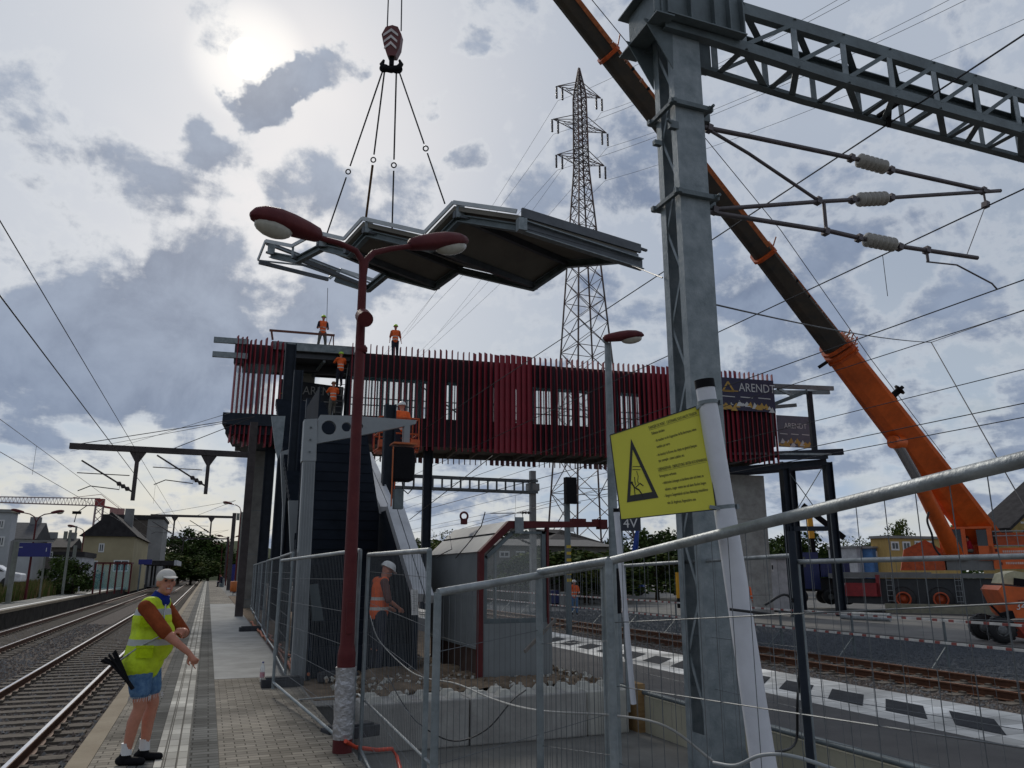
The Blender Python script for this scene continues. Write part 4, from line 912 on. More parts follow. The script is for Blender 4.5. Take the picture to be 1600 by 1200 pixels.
# gantry seen under the bridge
gq = thing('gantry', 'distant gantry beam with ladder pattern seen under the footbridge, on a pale mast', 'catenary gantry', PY(832, 870, 48.))
Y = 48.; a = PY(600, 742, Y); b = PY(838, 748, Y); mb = MB(); h = .75
mb.bb(a.x, b.x, Y - .3, Y - .22, a.z - .08, a.z + .08); mb.bb(a.x, b.x, Y - .3, Y - .22, a.z - h - .08, a.z - h + .08); mb.bb(a.x, b.x, Y + .22, Y + .3, a.z - .08, a.z + .08); mb.bb(a.x, b.x, Y + .22, Y + .3, a.z - h - .08, a.z - h + .08)
B('chord', mb, galvd, gq)
mb = MB(); x = a.x
while x < b.x: mb.bb(x - .06, x + .06, Y - .28, Y - .24, a.z - h, a.z); mb.bb(x - .03, x + .03, Y - .2, Y + .2, a.z - h - .06, a.z - h); x += .62
B('ladder_bars', mb, galvd, gq)
mb = MB(); q = PY(832, 736, Y); mb.bb(q.x - .18, q.x + .18, Y - .18, Y + .18, -.6, q.z); mb.box((q.x, Y, a.z - .4), (.8, .5, .5)); B('mast', mb, mat('pale mast concrete', (.24, .25, .25), .7, 0, .2, 3), gq)
for k, zz in enumerate((1.6, 2.4, 3.3)):
    mb = MB(); z0_ = a.z - .5 - zz
    mb.tube([(q.x, Y, z0_ - .4), (q.x - 3.2, Y, z0_ + .8)] if k == 2 else [(q.x, Y, z0_), (q.x - 3.0, Y, z0_ - .1)], .03, 5)
    mb.tube([(q.x - .2 - j * .1, Y, z0_ + (-.32 + j * .04 if k == 2 else 0)) for j in range(7)], [.04, .1, .04, .1, .04, .1, .04], 8); B('register_arm', mb, rg, gq)
# light signal under bridge
Y = 22.; q = PY(888, 915, Y)
sg = thing('rail_signal', 'black rail signal head on a mast with yellow and black stripes, under the footbridge', 'signal', (q.x, Y, -.6))
mb = MB(); c = PY(891, 766, Y); mb.bb(c.x - .18, c.x + .18, Y - .1, Y + .1, PY(890, 786, Y).z, PY(890, 746, Y).z); mb.bb(c.x - .22, c.x + .22, Y - .3, Y + .1, PY(890, 787, Y).z, PY(890, 786, Y).z); B('signal_head', mb, blackm, sg)
mb = MB(); mb.bb(q.x - .07, q.x + .07, Y - .07, Y + .07, -.6, PY(890, 786, Y).z); B('post', mb, galvd, sg)
mb = MB(); z = 1.4; z2 = 2.5
while z < z2: mb.bb(q.x - .075, q.x + .075, Y - .078, Y - .073, z, z + .09); z += .2
B('stripe', mb, mat('signal yellow', (.5, .35, .03), .5), sg)
mb = MB(); mb.box((q.x + .12, Y - .05, 3.0), (.14, .1, .2)); B('number_plate', mb, white, sg)
# ================================================================== SHELTER
sx0, sx1, sy0, sy1 = 4.08, 5.28, 11.9, 16.3
YS = sy0
sh = thing('platform_shelter', 'grey platform shelter with maroon frame, sloping eaves and big glazed end, behind the concrete blocks', 'shelter', (4.6, 14, .01))
spm = mat('grey shelter panel', (.19, .205, .21), .55, .1, .18, 1.4, .1, 8); spr = mat('grey shelter roof', (.27, .275, .275), .5, .1, .15, 1.5)
ze = PY(748, 862, YS).z; zr = PY(795, 816, YS).z; xr = PY(795, 815, YS).x; x0 = PY(749, 900, YS).x
x1 = PY(858, 960, YS).x; xE = PY(940, 812, YS).x
sy1 = PX(672, 864, x0).y
print('shelter', x0, x1, xr, xE, ze, zr, sy1)
mb = MB(); mb.bb(x0, x0 + .04, YS + .08, sy1, .55, ze); mb.bb(x0 - .005, x0 + .0, YS + .08, sy1, 1.30, 1.33); mb.bb(x0 - .02, x0 + .0, YS + .08, sy1, .52, .56); B('side_wall', mb, spm, sh)
mb = MB(); mb.bb(x0 + .06, x0 + .1, YS + .08, sy1, .05, .53); B('plinth', mb, mat('brown plinth', (.09, .06, .05), .8), sh)
mb = MB(); mb.prism([(x0 - .03, YS + .05, ze), (xr, YS + .05, zr + .02), (xr, YS + .05, zr - .03), (x0 + .03, YS + .05, ze - .04)], (0, sy1 - YS, 0)); mb.bb(xr, x1 + .1, YS + .05, sy1, zr - .04, zr + .02); B('roof', mb, spr, sh)
mb = MB(); m1 = .55; mb.bar((x0 + (xr - x0) * m1, YS + .06, ze + (zr - ze) * m1 + .03), (x0 + (xr - x0) * m1, sy1, ze + (zr - ze) * m1 + .03), .03, .02); B('roof_seam', mb, blackm, sh)
fw = .09
mb = MB(); mb.bb(x0 - .02, x0 + .06, YS - .06, YS + .06, .02, ze); B('corner_post', mb, maroon, sh)
mb = MB(); mb.prism([(x0 - .02, YS - .06, ze), (x0 + .06, YS - .06, ze - .03), (xr + .02, YS - .06, zr - .1), (xE, YS - .06, zr - .04), (xE, YS - .06, zr + .04), (xr - .02, YS - .06, zr + .02)], (0, .12, 0)); mb.box(((xr + xE) / 2 + .4, YS, zr + .06), (.25, .12, .05)); mb.box(((xr + xE) / 2 + .75, YS, zr + .06), (.12, .12, .05)); mb.box((xE, YS, zr), (.14, .16, .16)); B('eaves_beam', mb, maroon, sh)
zs_ = PY(760, 967, YS).z; xw = x1 - .06
mb = MB(); mb.bb(x1 - .05, x1 - .01, YS - .05, YS + .05, zs_ - .1, zr - .08); B('side_post', mb, maroon, sh)
mb = MB(); mb.bb(x0 + .07, x1 + .02, YS - .03, YS + .03, zs_ - .07, zs_); mb.bb(x0 + .06, x0 + .12, YS - .03, YS + .03, zs_, ze - .06); mb.prism([(x0 + .07, YS - .03, ze - .08), (xr + .04, YS - .03, zr - .14), (xr + .07, YS - .03, zr - .19), (x0 + .12, YS - .03, ze - .12)], (0, .06, 0)); mb.bb(xr + .04, x1 - .05, YS - .03, YS + .03, zr - .18, zr - .14); mb.bb(x1 - .13, x1 - .06, YS - .03, YS + .03, zs_, zr - .14)
mb.bb(x0 + .26, x0 + .3, YS + .02, YS + .07, zs_, ze + .05); B('window_frame', mb, galvd, sh)
mb = MB(); mb.prism([(x0 + .1, YS, zs_), (x1 - .08, YS, zs_), (x1 - .08, YS, zr - .16), (xr + .05, YS, zr - .16), (x0 + .1, YS, ze - .1)], (0, .008, 0)); B('window_pane', mb, mat('dusty glass', (.6, .62, .6), .1, 0, .1, 1, alpha=.16), sh)
mb = MB(); mb.bb(x0 + .07, x1 + .03, YS - .04, YS + .0, .10, zs_ - .072); B('front_panel', mb, spm, sh)
mb = MB(); mb.bb(x0 + .06, x1 + .0, YS - .05, YS + .04, .03, .095); B('bottom_rail', mb, maroon, sh)
mb = MB(); c = Vector((xr + .15, YS - .08, zr)); mb.box(c + Vector((0, 0, -.05)), (.15, .02, .26)); mb.lathe([(.07, 0), (.07, .03)], c + Vector((0, 0, .1)), (0, 1, 0)); B('lifting_lug', mb, galv, sh)
mb = MB(); c = PY(725, 815, sy1 - 1.2); mb.box(c, (.1, .1, .1)); mb.ring(c + Vector((0, 0, .1)), .07, .02, (0, 1, 0)); B('shackle', mb, maroon, sh)
mb = MB(); mb.tube([PY(758, 800, YS), PY(752, 822, YS), PX(735, 845, x0 - .05), PX(712, 872, x0 - .06)], .009, 5); mb.tube([PX(703, 838, x0), PX(706, 858, x0 - .08), PX(690, 866, x0 - .05), PX(682, 872, x0 - .05)], .009, 5); B('cable', mb, cable, sh)
# ---- concrete lego blocks
def lego(xa, xb, ya, lab, dep=.6, m=concrete):
    t = thing('concrete_block', lab, 'concrete block', ((xa + xb) / 2, ya + dep / 2, ZF), 0, 'row of concrete blocks'); w = xb - xa
    mb = MB(); mb.bb(-w / 2, w / 2, -dep / 2, dep / 2, .0, .58); B('body', mb, m, t, world=False, bevel=.02)
    n = max(2, int(w / .3)); 
    for i in range(n):
        for j in (-1, 1):
            cx = -w / 2 + w * (i + .5) / n; cy = j * dep / 4; a = .10; b = .055
            mb = MB(); vs = [(cx + q * r, cy + s * r, .581 + zz) for r, zz in ((a, 0), (b, .07)) for q, s in ((-1, -1), (1, -1), (1, 1), (-1, 1))]
            mb.add(vs, [(0, 3, 2, 1), (4, 5, 6, 7), (0, 1, 5, 4), (1, 2, 6, 5), (2, 3, 7, 6), (3, 0, 4, 7)]); B('stud', mb, concl, t, world=False)
yb = 10.28
xs = [PY(x, 1150, yb).x for x in (566, 735, 919, 984)]
lego(xs[0], xs[1] - .015, yb, 'leftmost concrete block with studs, near the maroon lamp post')
lego(xs[1], xs[2] - .015, yb - .02, 'middle concrete block with studs directly below the shelter')
lego(xs[2], xs[3], yb + .0, 'short concrete block at the right end of the row, beside the pale trench wall', m=concl)
mb = MB(); mb.box(PY(995, 1110, yb + .1), (.12, .3, .75)); B('timber_post', mb, wood, label='brown timber board upright beside the pale trench wall', cat='board', loc=PY(995, 1110, yb))
mb = MB(); mb.bar(G(1240, 1215, -.45), G(1310, 1165, -.38), .04, .14); B('timber_plank', mb, wood, label='light wooden plank lying at the bottom right beside the mast', cat='plank', loc=G(1240, 1205, -.45))
mb = MB(); mb.bar(PY(820, 1018, 10.9), PY(868, 968, 11.4), .03, .05); B('timber_prop', mb, mat('grey timber', (.2, .18, .16), .8), label='thin grey prop leaning beside the shelter', cat='prop', loc=PY(820, 1018, 10.9))
# ================================================================== SIGN
T0 = D(1102, 606, 3.3); T1 = D(1147, 890, 3.15); T2 = D(1196, 1215, 2.95); T3 = D(1240, 1500, 2.75)
sp = thing('sign_post', 'thick white plastic tube post with black cap carrying the yellow warning sign', 'post', T3)
mb = MB(); mb.tube([T0, T1, T2, T3], [.040, .046, .050, .052], 24); B('tube', mb, pvc, sp)
mb = MB(); dd = (T0 - T1).normalized(); mb.tube([T0 - dd * .002, T0 + dd * .035], .042, 24); B('cap', mb, blackm, sp)
c1 = D(953, 680, 3.22); c2 = D(1097, 632, 3.3); c3 = D(1119, 796, 3.22); c4 = D(970, 812, 3.12)
_n = (c2 - c1).cross(c4 - c1); _r = ray(1119, 796); c3 = CO + _r * ((c1 - CO).dot(_n) / _r.dot(_n))
sn = thing('warning_sign', 'tilted yellow high voltage warning sign with black triangle and falling figure pictogram', 'sign', (c1 + c3) / 2)
xa = (c2 - c1); ya = (c1 - c4); nz = xa.cross(ya).normalized()
if nz.dot(CO - c1) < 0: nz = -nz
def SG(u, v, e=0.): return c1.lerp(c2, u) * (1 - v) + c4.lerp(c3, u) * v + nz * e
yel = mat('yellow sign face', (.62, .58, .045), .45, 0, .06, 3); blk = mat('sign black print', (.012, .012, .012), .5)
mb = MB(); mb.prism([SG(0, 0), SG(1, 0), SG(1, 1), SG(0, 1)], -nz * .004); B('sign_plate', mb, yel, sn)
mb = MB(); e = .0012
for a, b in (((0, 0), (1, 0)), ((1, 0), (1, 1)), ((1, 1), (0, 1)), ((0, 1), (0, 0))): mb.bar(SG(*a, e), SG(*b, e), .004, .002, up=nz)
B('border', mb, blk, sn)
mb = MB(); o = [(.26, .145), (.14, .80), (.405, .82)]; i_ = [(.262, .29), (.185, .725), (.352, .735)]
def SGp(p): return SG(p[0], p[1], .0008)
o = [(.21, .12), (.085, .815), (.415, .815)]; i_ = [(.213, .24), (.128, .745), (.358, .745)]
for k in range(3): mb.prism([SGp(o[k]), SGp(o[(k + 1) % 3]), SGp(i_[(k + 1) % 3]), SGp(i_[k])], nz * .001)
B('triangle', mb, blk, sn)
mb = MB()
def st_(pts, w): mb.tube([SG(x, y, .001) for x, y in pts], w, 5)
st_([(.19, .43), (.27, .45)], .0012); st_([(.185, .46), (.265, .485)], .0012); st_([(.225, .49), (.235, .55), (.222, .60), (.228, .63)], .0012); st_([(.195, .55), (.195, .64)], .0016)
st_([(.16, .61), (.18, .66), (.225, .70)], .003); st_([(.225, .70), (.262, .78)], .0025); st_([(.20, .66), (.245, .63), (.275, .665)], .0022); st_([(.18, .66), (.178, .77)], .002); mb.ell(SG(.16, .605, .001), (.005, .005, .005))
B('pictogram', mb, blk, sn)
lines = [("DANGER DE MORT - CATENAIRE SOUS HAUTE TENSION", .41, .058, 1), ("Défense absolue", .43, .125, 0), ("- de toucher ou de s'approcher de fils électriques, même", .455, .21, 0), ("  tombés par terre", .455, .28, 0), ("- de heurter le fil avec des objets en général (longues", .455, .365, 0), ("  par exemple : canne à pêche, etc.", .455, .43, 0),
         ("LEBENSGEFAHR - OBERLEITUNG UNTER HOCHSPANNUNG", .45, .52, 1), ("Strengstens verboten", .455, .59, 0), ("- elektrische Leitungen zu berühren oder sich ihnen, zu", .475, .665, 0), ("  nähern, sogar wenn sie auf dem Boden liegen", .48, .735, 0), ("- längere Gegenstände auf dem Bahnsteig mitzuführen", .48, .80, 0), ("  wie z.B. Angelrute, Regenschirm, usw.", .49, .875, 0)]
for s_, u, v, bold in lines:
    o = SG(u, v + .02, .0006); w = xa.length * ((.96 - u) if len(s_) > 40 else (.96 - u) * len(s_) / 54)
    sz = .0185 if bold else .0175
    sxx = w / (len(s_) * sz * (.60 if bold else .47))
    t = text('lettering', s_, sz, blk, sn, frame(o, SG(u + .1, v + .02) - SG(u, v + .02), ya), ext=.0003, sx=sxx)
    if bold:
        mb = MB(); mb.bar(SG(u, v + .030, .0008), SG(.96, v + .030, .0008), .0008, .0008, up=nz); B('underline', mb, blk, sn)
for (pt, dpt) in ((.03, .93), (.0, .05)): pass
for v, d_ in ((.0, 3.3), (1.0, 3.2)):
    c = T0.lerp(T1, .085) if v == 0 else T0.lerp(T1, .665)
    mb = MB(); mb.tube([c + dd * .008, c - dd * .008], .0445, 24); ex = SG(.93, v + (.02 if v == 0 else -.03), .004); mb.bar(c - xa.normalized() * .03 + nz * .03, ex, .003, .014); mb.box(c + CR * .05, (.012, .03, .02))
    B('clamp', mb, galv, sn)
# ================================================================== FENCES
def panel(lab, bl, brr, tr, tl, dx=.1, rows=None, r=.021, wr=.0016, mids=(), post_m=None, wname='wire_mesh', botrail=True):
    t = thing('mesh_fence', lab, 'fence panel', bl, 0, 'temporary mesh fence panels'); bl, brr, tr, tl = map(Vector, (bl, brr, tr, tl)); pm = post_m or tube
    for a, b in ((bl, tl), (brr, tr)): mb = MB(); mb.tube([a, b], r, 10); B('post', mb, galv, t)
    mb = MB(); mb.tube([tl, tr], r, 12); B('top_rail', mb, pm, t)
    if botrail: mb = MB(); mb.tube([bl.lerp(tl, .05), brr.lerp(tr, .05)], r * .9, 10); B('bottom_rail', mb, galv, t)
    for u in mids: mb = MB(); mb.tube([bl.lerp(tl, u), brr.lerp(tr, u)], .010, 6); B('middle_rail', mb, galv, t)
    mb = MB(); w = (brr - bl).length; n = int(w / dx); hgt = (tl - bl).length
    for i in range(1, n):
        a = bl.lerp(brr, i / n); b = tl.lerp(tr, i / n); bow = (tr - tl).cross(Vector((0, 0, 1))).normalized() * RND.uniform(-.004, .004)
        mb.tube([a, a.lerp(b, .5) + bow, b], wr, 4, cap=False)
    for v in (rows or [i * .2 for i in range(1, int(hgt / .2) + 1)]):
        if v < hgt - .01: mb.tube([bl.lerp(tl, v / hgt), brr.lerp(tr, v / hgt)], wr * 1.3, 4, cap=False)
    B(wname, mb, mat('fence wire', (.13, .14, .15), .5, .5, .2, 5), t); return t
def foot(p, lab, rz=0.):
    mb = MB(); mb.box((0, 0, .06), (.62, .22, .12)); mb.box((0, 0, .13), (.5, .16, .03)); o = B('rubber_block', mb, mat('fence foot plastic', (.05, .052, .058), .8, 0, .3, 6), world=False, label=lab, cat='fence foot', loc=p, rotz=rz, bevel=.01); return o
def dn(p, z=ZF): return Vector((p.x, p.y, z))
# near right panel (rising tube)
a = D(956, 876, 3.95); b = D(1680, 698, 1.75); panel('near fence panel whose thick top tube rises in front of the white sign post', dn(a), dn(b), b, a, dx=.115, r=.021, wr=.0019, rows=[.25, .6, .95, 1.3, 1.65, 1.95])
a2 = D(949, 866, 3.9); mb = MB()
p1 = D(684, 926, 3.0); p2 = D(943, 882, 3.6); p3 = D(953, 878, 3.9)
panel('fence panel in front of the shelter, its top tube low on the left', dn(p1), dn(p2), p2, p1, dx=.028, wr=.0011, rows=[.3, .9, 1.5, 1.9], r=.016)
panel('narrow fence panel between the shelter front and the white sign post', dn(D(842, 894, 3.35)), dn(D(951, 876, 3.05)), D(951, 876, 3.05) , D(842, 894, 3.35), dx=.03, wr=.0011, rows=[.3, .9, 1.5, 1.9], r=.016)
q1 = D(576, 867, 8.0); q2 = D(671, 860, 5.9)
panel('fence panel with a white paper notice, before the worker in the orange vest', Vector((q1.x, q1.y, -.1)), Vector((q2.x, q2.y, ZF)), q2, q1, dx=.05, wr=.0016, rows=[.3, .6, .9, 1.2, 1.5, 1.8, 2.1])
q3 = D(563, 860, 8.05); q4 = D(440, 876, 11.2)
panel('fence panel between the maroon lamp post and the grey canopy column', Vector((q4.x, q4.y, .1)), Vector((q3.x, q3.y, -.1)), q3, q4, dx=.06, wr=.0018, rows=[.3, .6, .9, 1.2, 1.5, 1.8])
d1 = D(1246, 878, 7.0); d2 = D(1640, 868, 5.2)
panel('farther fence panel on the asphalt platform, in front of the crane yard', dn(d1, 0), dn(d2, 0), d2, d1, dx=.16, wr=.002, rows=[.3, .65, 1.0, 1.35], botrail=False)
d3 = D(975, 884, 10.0)
panel('farther fence panel on the asphalt platform behind the mast', dn(d3, 0), dn(D(1236, 868, 7.1), 0), D(1236, 868, 7.1), d3, dx=.2, wr=.002, rows=[.5, 1.0], botrail=False)
mb = MB(); p = D(1236, 830, 7.05); mb.tube([dn(p, 0), p], .035, 12); B('fence_pole', mb, navy, label='dark pole standing with the fence post right of the mast', cat='pole', loc=dn(p, 0))
# run along platform
yy = 13.4; k = 0; ordn = ['first', 'second', 'third', 'fourth', 'fifth', 'sixth', 'seventh', 'eighth', 'ninth']
while k < 9:
    xa_ = 1.28 + .045 * (yy - 13.4) * .6 + (.05 if k % 2 else 0); xb_ = 1.28 + .045 * (yy + 3.4 - 13.4) * .6
    panel(ordn[k] + ' fence panel along the paved platform, counting from the canopy column', (xa_, yy, 0.03), (xb_, yy + 3.4, .03), (xb_, yy + 3.4, 2.0), (xa_, yy, 2.0), dx=.11 + .012 * k, wr=.002, rows=[.25, .6, .95, 1.3, 1.65]); yy += 3.5; k += 1
foot((1.2, 12.9, 0), 'dark plastic fence foot lying left of the canopy column base'); foot((2.05, 13.0, .03), 'dark plastic fence foot lying right of the canopy column base')
foot((1.62, 9.2, -.08), 'dark fence foot just behind the maroon lamp post', .3); foot((1.3, 24.8, 0), 'fence foot standing out onto the concrete patch farther along the platform', 0.1)
# paper notice
a = D(642, 921, 6.5); b = D(653, 921, 6.3); mb = MB(); mb.prism([a, b, D(654, 961, 6.3), D(643, 961, 6.5)], (0, .003, 0)); pn = thing('paper_notice', 'white paper notice hanging on the fence panel near the orange vested worker', 'notice', a); B('sheet', mb, white, pn)
mb = MB()
for i in range(9): u = .1 + .09 * i; p_ = a.lerp(D(643, 961, 6.5), u) + Vector((.005, -.004, 0)); q_ = b.lerp(D(654, 961, 6.3), u) + Vector((-.008 - (i % 3) * .012, -.004, 0)); mb.bar(p_, q_, .003, .002)
B('lettering', mb, blk, pn)
# small white leaning pole with cap
a = D(963, 800, 9.); b = D(990, 1100, 8.6); pw = thing('marker_pole', 'slim white pole with dark cap between the fence post and the mast', 'pole', b); mb = MB(); mb.tube([a, b], .032, 12); B('pole', mb, pvc, pw); mb = MB(); mb.tube([a, a + Vector((0, 0, .04))], .036, 12); B('cap', mb, blackm, pw)
# cables hanging
def cab(pts, r, m, lab, name='cable', cat='cable'): mb = MB(); mb.tube(pts, r, 6); return B(name, mb, m, label=lab, cat=cat, loc=pts[0])
def bez(P, n=24):
    P = [Vector(p) for p in P]; out = []; Q = [P[0] * 2 - P[1]] + P + [P[-1] * 2 - P[-2]]
    for i in range(1, len(Q) - 2):
        for j in range(6):
            t = j / 6; a, b, c, d = Q[i - 1:i + 3]; out.append(.5 * ((2 * b) + (c - a) * t + (2 * a - 5 * b + 4 * c - d) * t * t + (3 * b - a - 3 * c + d) * t ** 3))
    out.append(P[-1]); return out
cab(bez([D(605, 1055, 10.2), D(630, 1100, 9.6), D(660, 1135, 9.3), D(710, 1158, 9.2), D(760, 1140, 9.2), D(800, 1095, 9.3), D(822, 1078, 9.6)]), .008, cable, 'black cable hanging in a wide loop in front of the concrete blocks')
pale = mat('pale cable', (.5, .5, .5), .5)
cab(bez([D(578, 962, 7.8), D(592, 1000, 7.6), D(630, 1040, 7.2), D(660, 1058, 6.4), D(712, 1068, 5.5), D(770, 1092, 4.5), D(840, 1110, 3.6), D(960, 1118, 3.4), D(1040, 1135, 3.2), D(1115, 1190, 3.1)]), .0055, mat('dull pale cable', (.3, .3, .29), .7), 'pale knotted cable running along the fences below the shelter')
cab(bez([D(1115, 1192, 2.9), D(1150, 1196, 2.8), D(1190, 1180, 2.7), D(1240, 1182, 2.6), D(1320, 1208, 2.5)]), .007, mat('grey cable', (.25, .27, .28), .5), 'grey cable curving round the foot of the white sign post')
cab(bez([D(1195, 945, 6.9), D(1230, 930, 6.9), D(1250, 975, 6.9), D(1246, 1100, 6.8), D(1240, 1165, 6.8), D(1180, 1178, 6.0)]), .012, cable, 'black cable arching over the fence and dropping beside the dark pole')
cab([D(1140, 952, 3.05), D(1205, 960, 3.0)], .006, cable, 'black cable tie round the white sign post')
cab([D(450, 1105 - 10, 11.2), D(560, 1150 - 65, 8.0), D(700, 1220, 5.)], .012, tube, 'pale tube slanting along the ground in front of the lamp post', 'loose_tube', 'tube')
cab(bez([(1.5, y, .06 + .03 * math.sin(y * 3)) + () for y in [13.4 + i * .9 for i in range(18)]]), .03, mat('faded orange hose', (.35, .10, .04), .7), 'faded orange hose lying along the foot of the platform fence', 'hose', 'hose')
cab(bez([(1.62 + .08 * math.sin(i * 1.9), 13.2 + i * .8, .09 + .03 * math.cos(i * 2)) for i in range(14)]), .025, MATS['faded orange hose'], 'second faded orange hose tangled beside the first one', 'hose', 'hose')
# tape barrier beyond right tracks
tr_ = mat('red white tape', (.55, .45, .42), .6, 0, .2, 12)
t = thing('barrier_rail', 'low barrier with two pale striped rails along the far side of the rusty tracks', 'barrier', (18.2, 20, -.7))
for z in (.45, -.12):
    mb = MB(); y = 12.
    while y < 60: mb.bb(18.15, 18.2, y, y + .34, z - .03, z + .03, 0); mb.bb(18.15, 18.2, y + .34, y + .5, z - .03, z + .03, 1); y += .5
    B('striped_rail', mb, [mat('barrier white', (.62, .61, .58), .6), mat('barrier red', (.30, .08, .07), .6)], t)
y = 12.5
while y < 60: mb = MB(); mb.bar((18.2, y, -.75), (18.2, y, .5), .05); mb.bar((18.2, y, -.2), (17.6, y, -.74), .03); B('post', mb, galvd, t); y += 3.2
# bottle
bt = thing('water_bottle', 'clear plastic water bottle with small label standing on the platform near the fence foot', 'bottle', (G(409, 1066).x, G(409, 1066).y, .003))
mb = MB(); mb.lathe([(.0, 0), (.034, .004), (.036, .05), (.034, .1), (.036, .2), (.03, .235), (.014, .27), (.013, .285)], (0, 0, 0), n=18); B('body', mb, mat('bottle plastic', (.75, .8, .82), .1, 0, .05, 3, alpha=.45), bt, world=False)
mb = MB(); mb.lathe([(.0375, .07), (.0375, .15)], (0, 0, 0), n=18); B('paper_label', mb, mat('bottle label', (.55, .45, .5), .6, 0, .5, 30, col2=(.4, .05, .08)), bt, world=False)
mb = MB(); mb.lathe([(.016, .284), (.016, .305), (.0, .307)], (0, 0, 0), n=12); B('cap', mb, mat('bottle cap', (.05, .06, .2), .5), bt, world=False)
# ================================================================== PEOPLE
hair_m = mat('brown hair', (.06, .035, .02), .8, 0, .3, 30)
def person(lab, loc, rotz, J=None, H=1.75, vox=.016, top=None, vest=None, legs=None, shorts=False, helmet=None, shoes=None, bulk=1., head_rz=0., head_rx=0., fingers=True, cap=None, group=None, sleeves='long', face=False, skinm=None, hand_pose=None):
    s = H / 1.75; t = thing('person', lab, 'person', loc, rotz, group)
    S = dict(pel=(0, 0, .93), wai=(0, .01, 1.12), che=(0, .02, 1.32), nek=(0, .02, 1.49), hed=(0, .04, 1.64),
             hR=(.095, 0, .9), kR=(.11, .02, .50), aR=(.12, -.02, .09), hL=(-.095, 0, .9), kL=(-.11, .02, .50), aL=(-.12, -.02, .09),
             sR=(.185, 0, 1.42), eR=(.25, -.03, 1.13), wR=(.27, .06, .89), sL=(-.185, 0, 1.42), eL=(-.25, -.03, 1.13), wL=(-.27, .06, .89))
    S.update(J or {}); S = {k: Vector(v) * s for k, v in S.items()}
    b = bulk; sk = skinm or skin
    def mk(name, mb, m, par=t, v=vox, smooth=2):
        o = B(name, mb, m, par, world=False)
        r = o.modifiers.new('remesh', 'REMESH'); r.mode = 'VOXEL'; r.voxel_size = v * s; r.use_smooth_shade = True
        if smooth: q = o.modifiers.new('smooth', 'SMOOTH'); q.iterations = smooth; q.factor = .6
        return o
    HR = Euler((head_rx, 0, head_rz)).to_matrix(); hc = S['hed']
    def hp(x, y, z): return hc + HR @ (Vector((x, y, z)) * s)
    mb = MB()
    mb.ell(hp(0, -.005, .025), (.076 * s, .095 * s, .10 * s), HR); mb.ell(hp(0, .025, -.045), (.058 * s, .068 * s, .075 * s), HR); mb.caps(S['nek'] - Vector((0, 0, .03)), hp(0, -.015, -.05), .058 * s, .055 * s)
    mb.caps(hp(0, .082, .015), hp(0, .104, -.022), .010 * s, .016 * s); mb.ell(hp(0, .075, -.088), (.028 * s, .022 * s, .02 * s), HR)
    for q in (-1, 1): mb.ell(hp(.077 * q, -.005, -.005), (.014 * s, .02 * s, .034 * s), HR); mb.ell(hp(.03 * q, .078, .035), (.026 * s, .014 * s, .01 * s), HR)
    mb.ell(S['che'], (.15 * s * b, .105 * s * b, .17 * s)); mb.caps(S['pel'], S['wai'], .12 * s * b, .115 * s * b); mb.caps(S['wai'], S['che'], .11 * s * b, .12 * s * b)
    for q in 'RL':
        mb.caps(S['nek'] - Vector((0, 0, .05 * s)), S['s' + q], .06 * s, .062 * s); mb.caps(S['s' + q], S['e' + q], .056 * s * b, .043 * s * b); mb.caps(S['e' + q], S['w' + q], .042 * s * b, .027 * s)
        mb.caps(S['h' + q], S['k' + q], .088 * s * b, .056 * s); mb.caps(S['k' + q], S['k' + q].lerp(S['a' + q], .35) + Vector((0, -.015 * s, 0)), .054 * s, .058 * s); mb.caps(S['k' + q].lerp(S['a' + q], .35) + Vector((0, -.015 * s, 0)), S['a' + q], .057 * s, .036 * s)
        # hand
        d = (S['w' + q] - S['e' + q]).normalized(); hd = (hand_pose or {}).get(q)
        if hd: d = Vector(hd).normalized()
        side_ = d.cross(Vector((0, 0, 1)) if abs(d.z) < .8 else Vector((0, 1, 0))).normalized(); upv = side_.cross(d); w = S['w' + q]
        if q == 'L': pass
        mb.caps(w + d * .02 * s, w + d * .075 * s, .026 * s, .03 * s)
        for i in range(4):
            k = (i - 1.5) * .019 * s; ln = (.062, .075, .07, .052)[i] * s; a = w + d * .085 * s + upv * k; r = .0095 * s
            curl = (.35, .75, .85, .9)[i] if (hd and i == 0) is False else .05
            dd = (d * math.cos(curl) + side_ * math.sin(curl) * (-1 if q == 'R' else 1)); mid = a + dd * ln * .5; dd2 = (d * math.cos(curl * 2) + side_ * math.sin(curl * 2) * (-1 if q == 'R' else 1))
            mb.caps(a, mid, r, r * .95); mb.caps(mid, mid + dd2 * ln * .55, r * .95, r * .85)
        a = w + d * .035 * s + upv * -.028 * s; mb.caps(a, a + (d * .6 - upv * .6) * .045 * s, .012 * s, .011 * s); mb.caps(a + (d * .6 - upv * .6) * .045 * s, a + (d * .6 - upv * .6) * .045 * s + d * .03 * s, .011 * s, .009 * s)
    mk('body', mb, sk, v=min(vox, .012) if face else vox, smooth=1)
    if face:
        mb = MB()
        for q in (-1, 1): mb.ell(hp(.030 * q, .0865, .018), (.014 * s, .006 * s, .007 * s), HR)
        B('eyes', mb, blk, t, world=False)
        mb = MB(); mb.ell(hp(0, .086, -.052), (.020 * s, .009 * s, .006 * s), HR); B('teeth', mb, white, t, world=False)
        mb = MB(); mb.ring(hp(0, .085, -.052), 0.020 * s, .0035 * s, HR @ Vector((0, 1, 0))); B('lips', mb, mat('lips', (.3, .08, .07), .5), t, world=False)
    if not (helmet or cap):
        mb = MB(); mb.ell(hp(0, -.02, .045), (.085 * s, .098 * s, .098 * s), HR); B('hair', mb, hair_m, t, world=False)
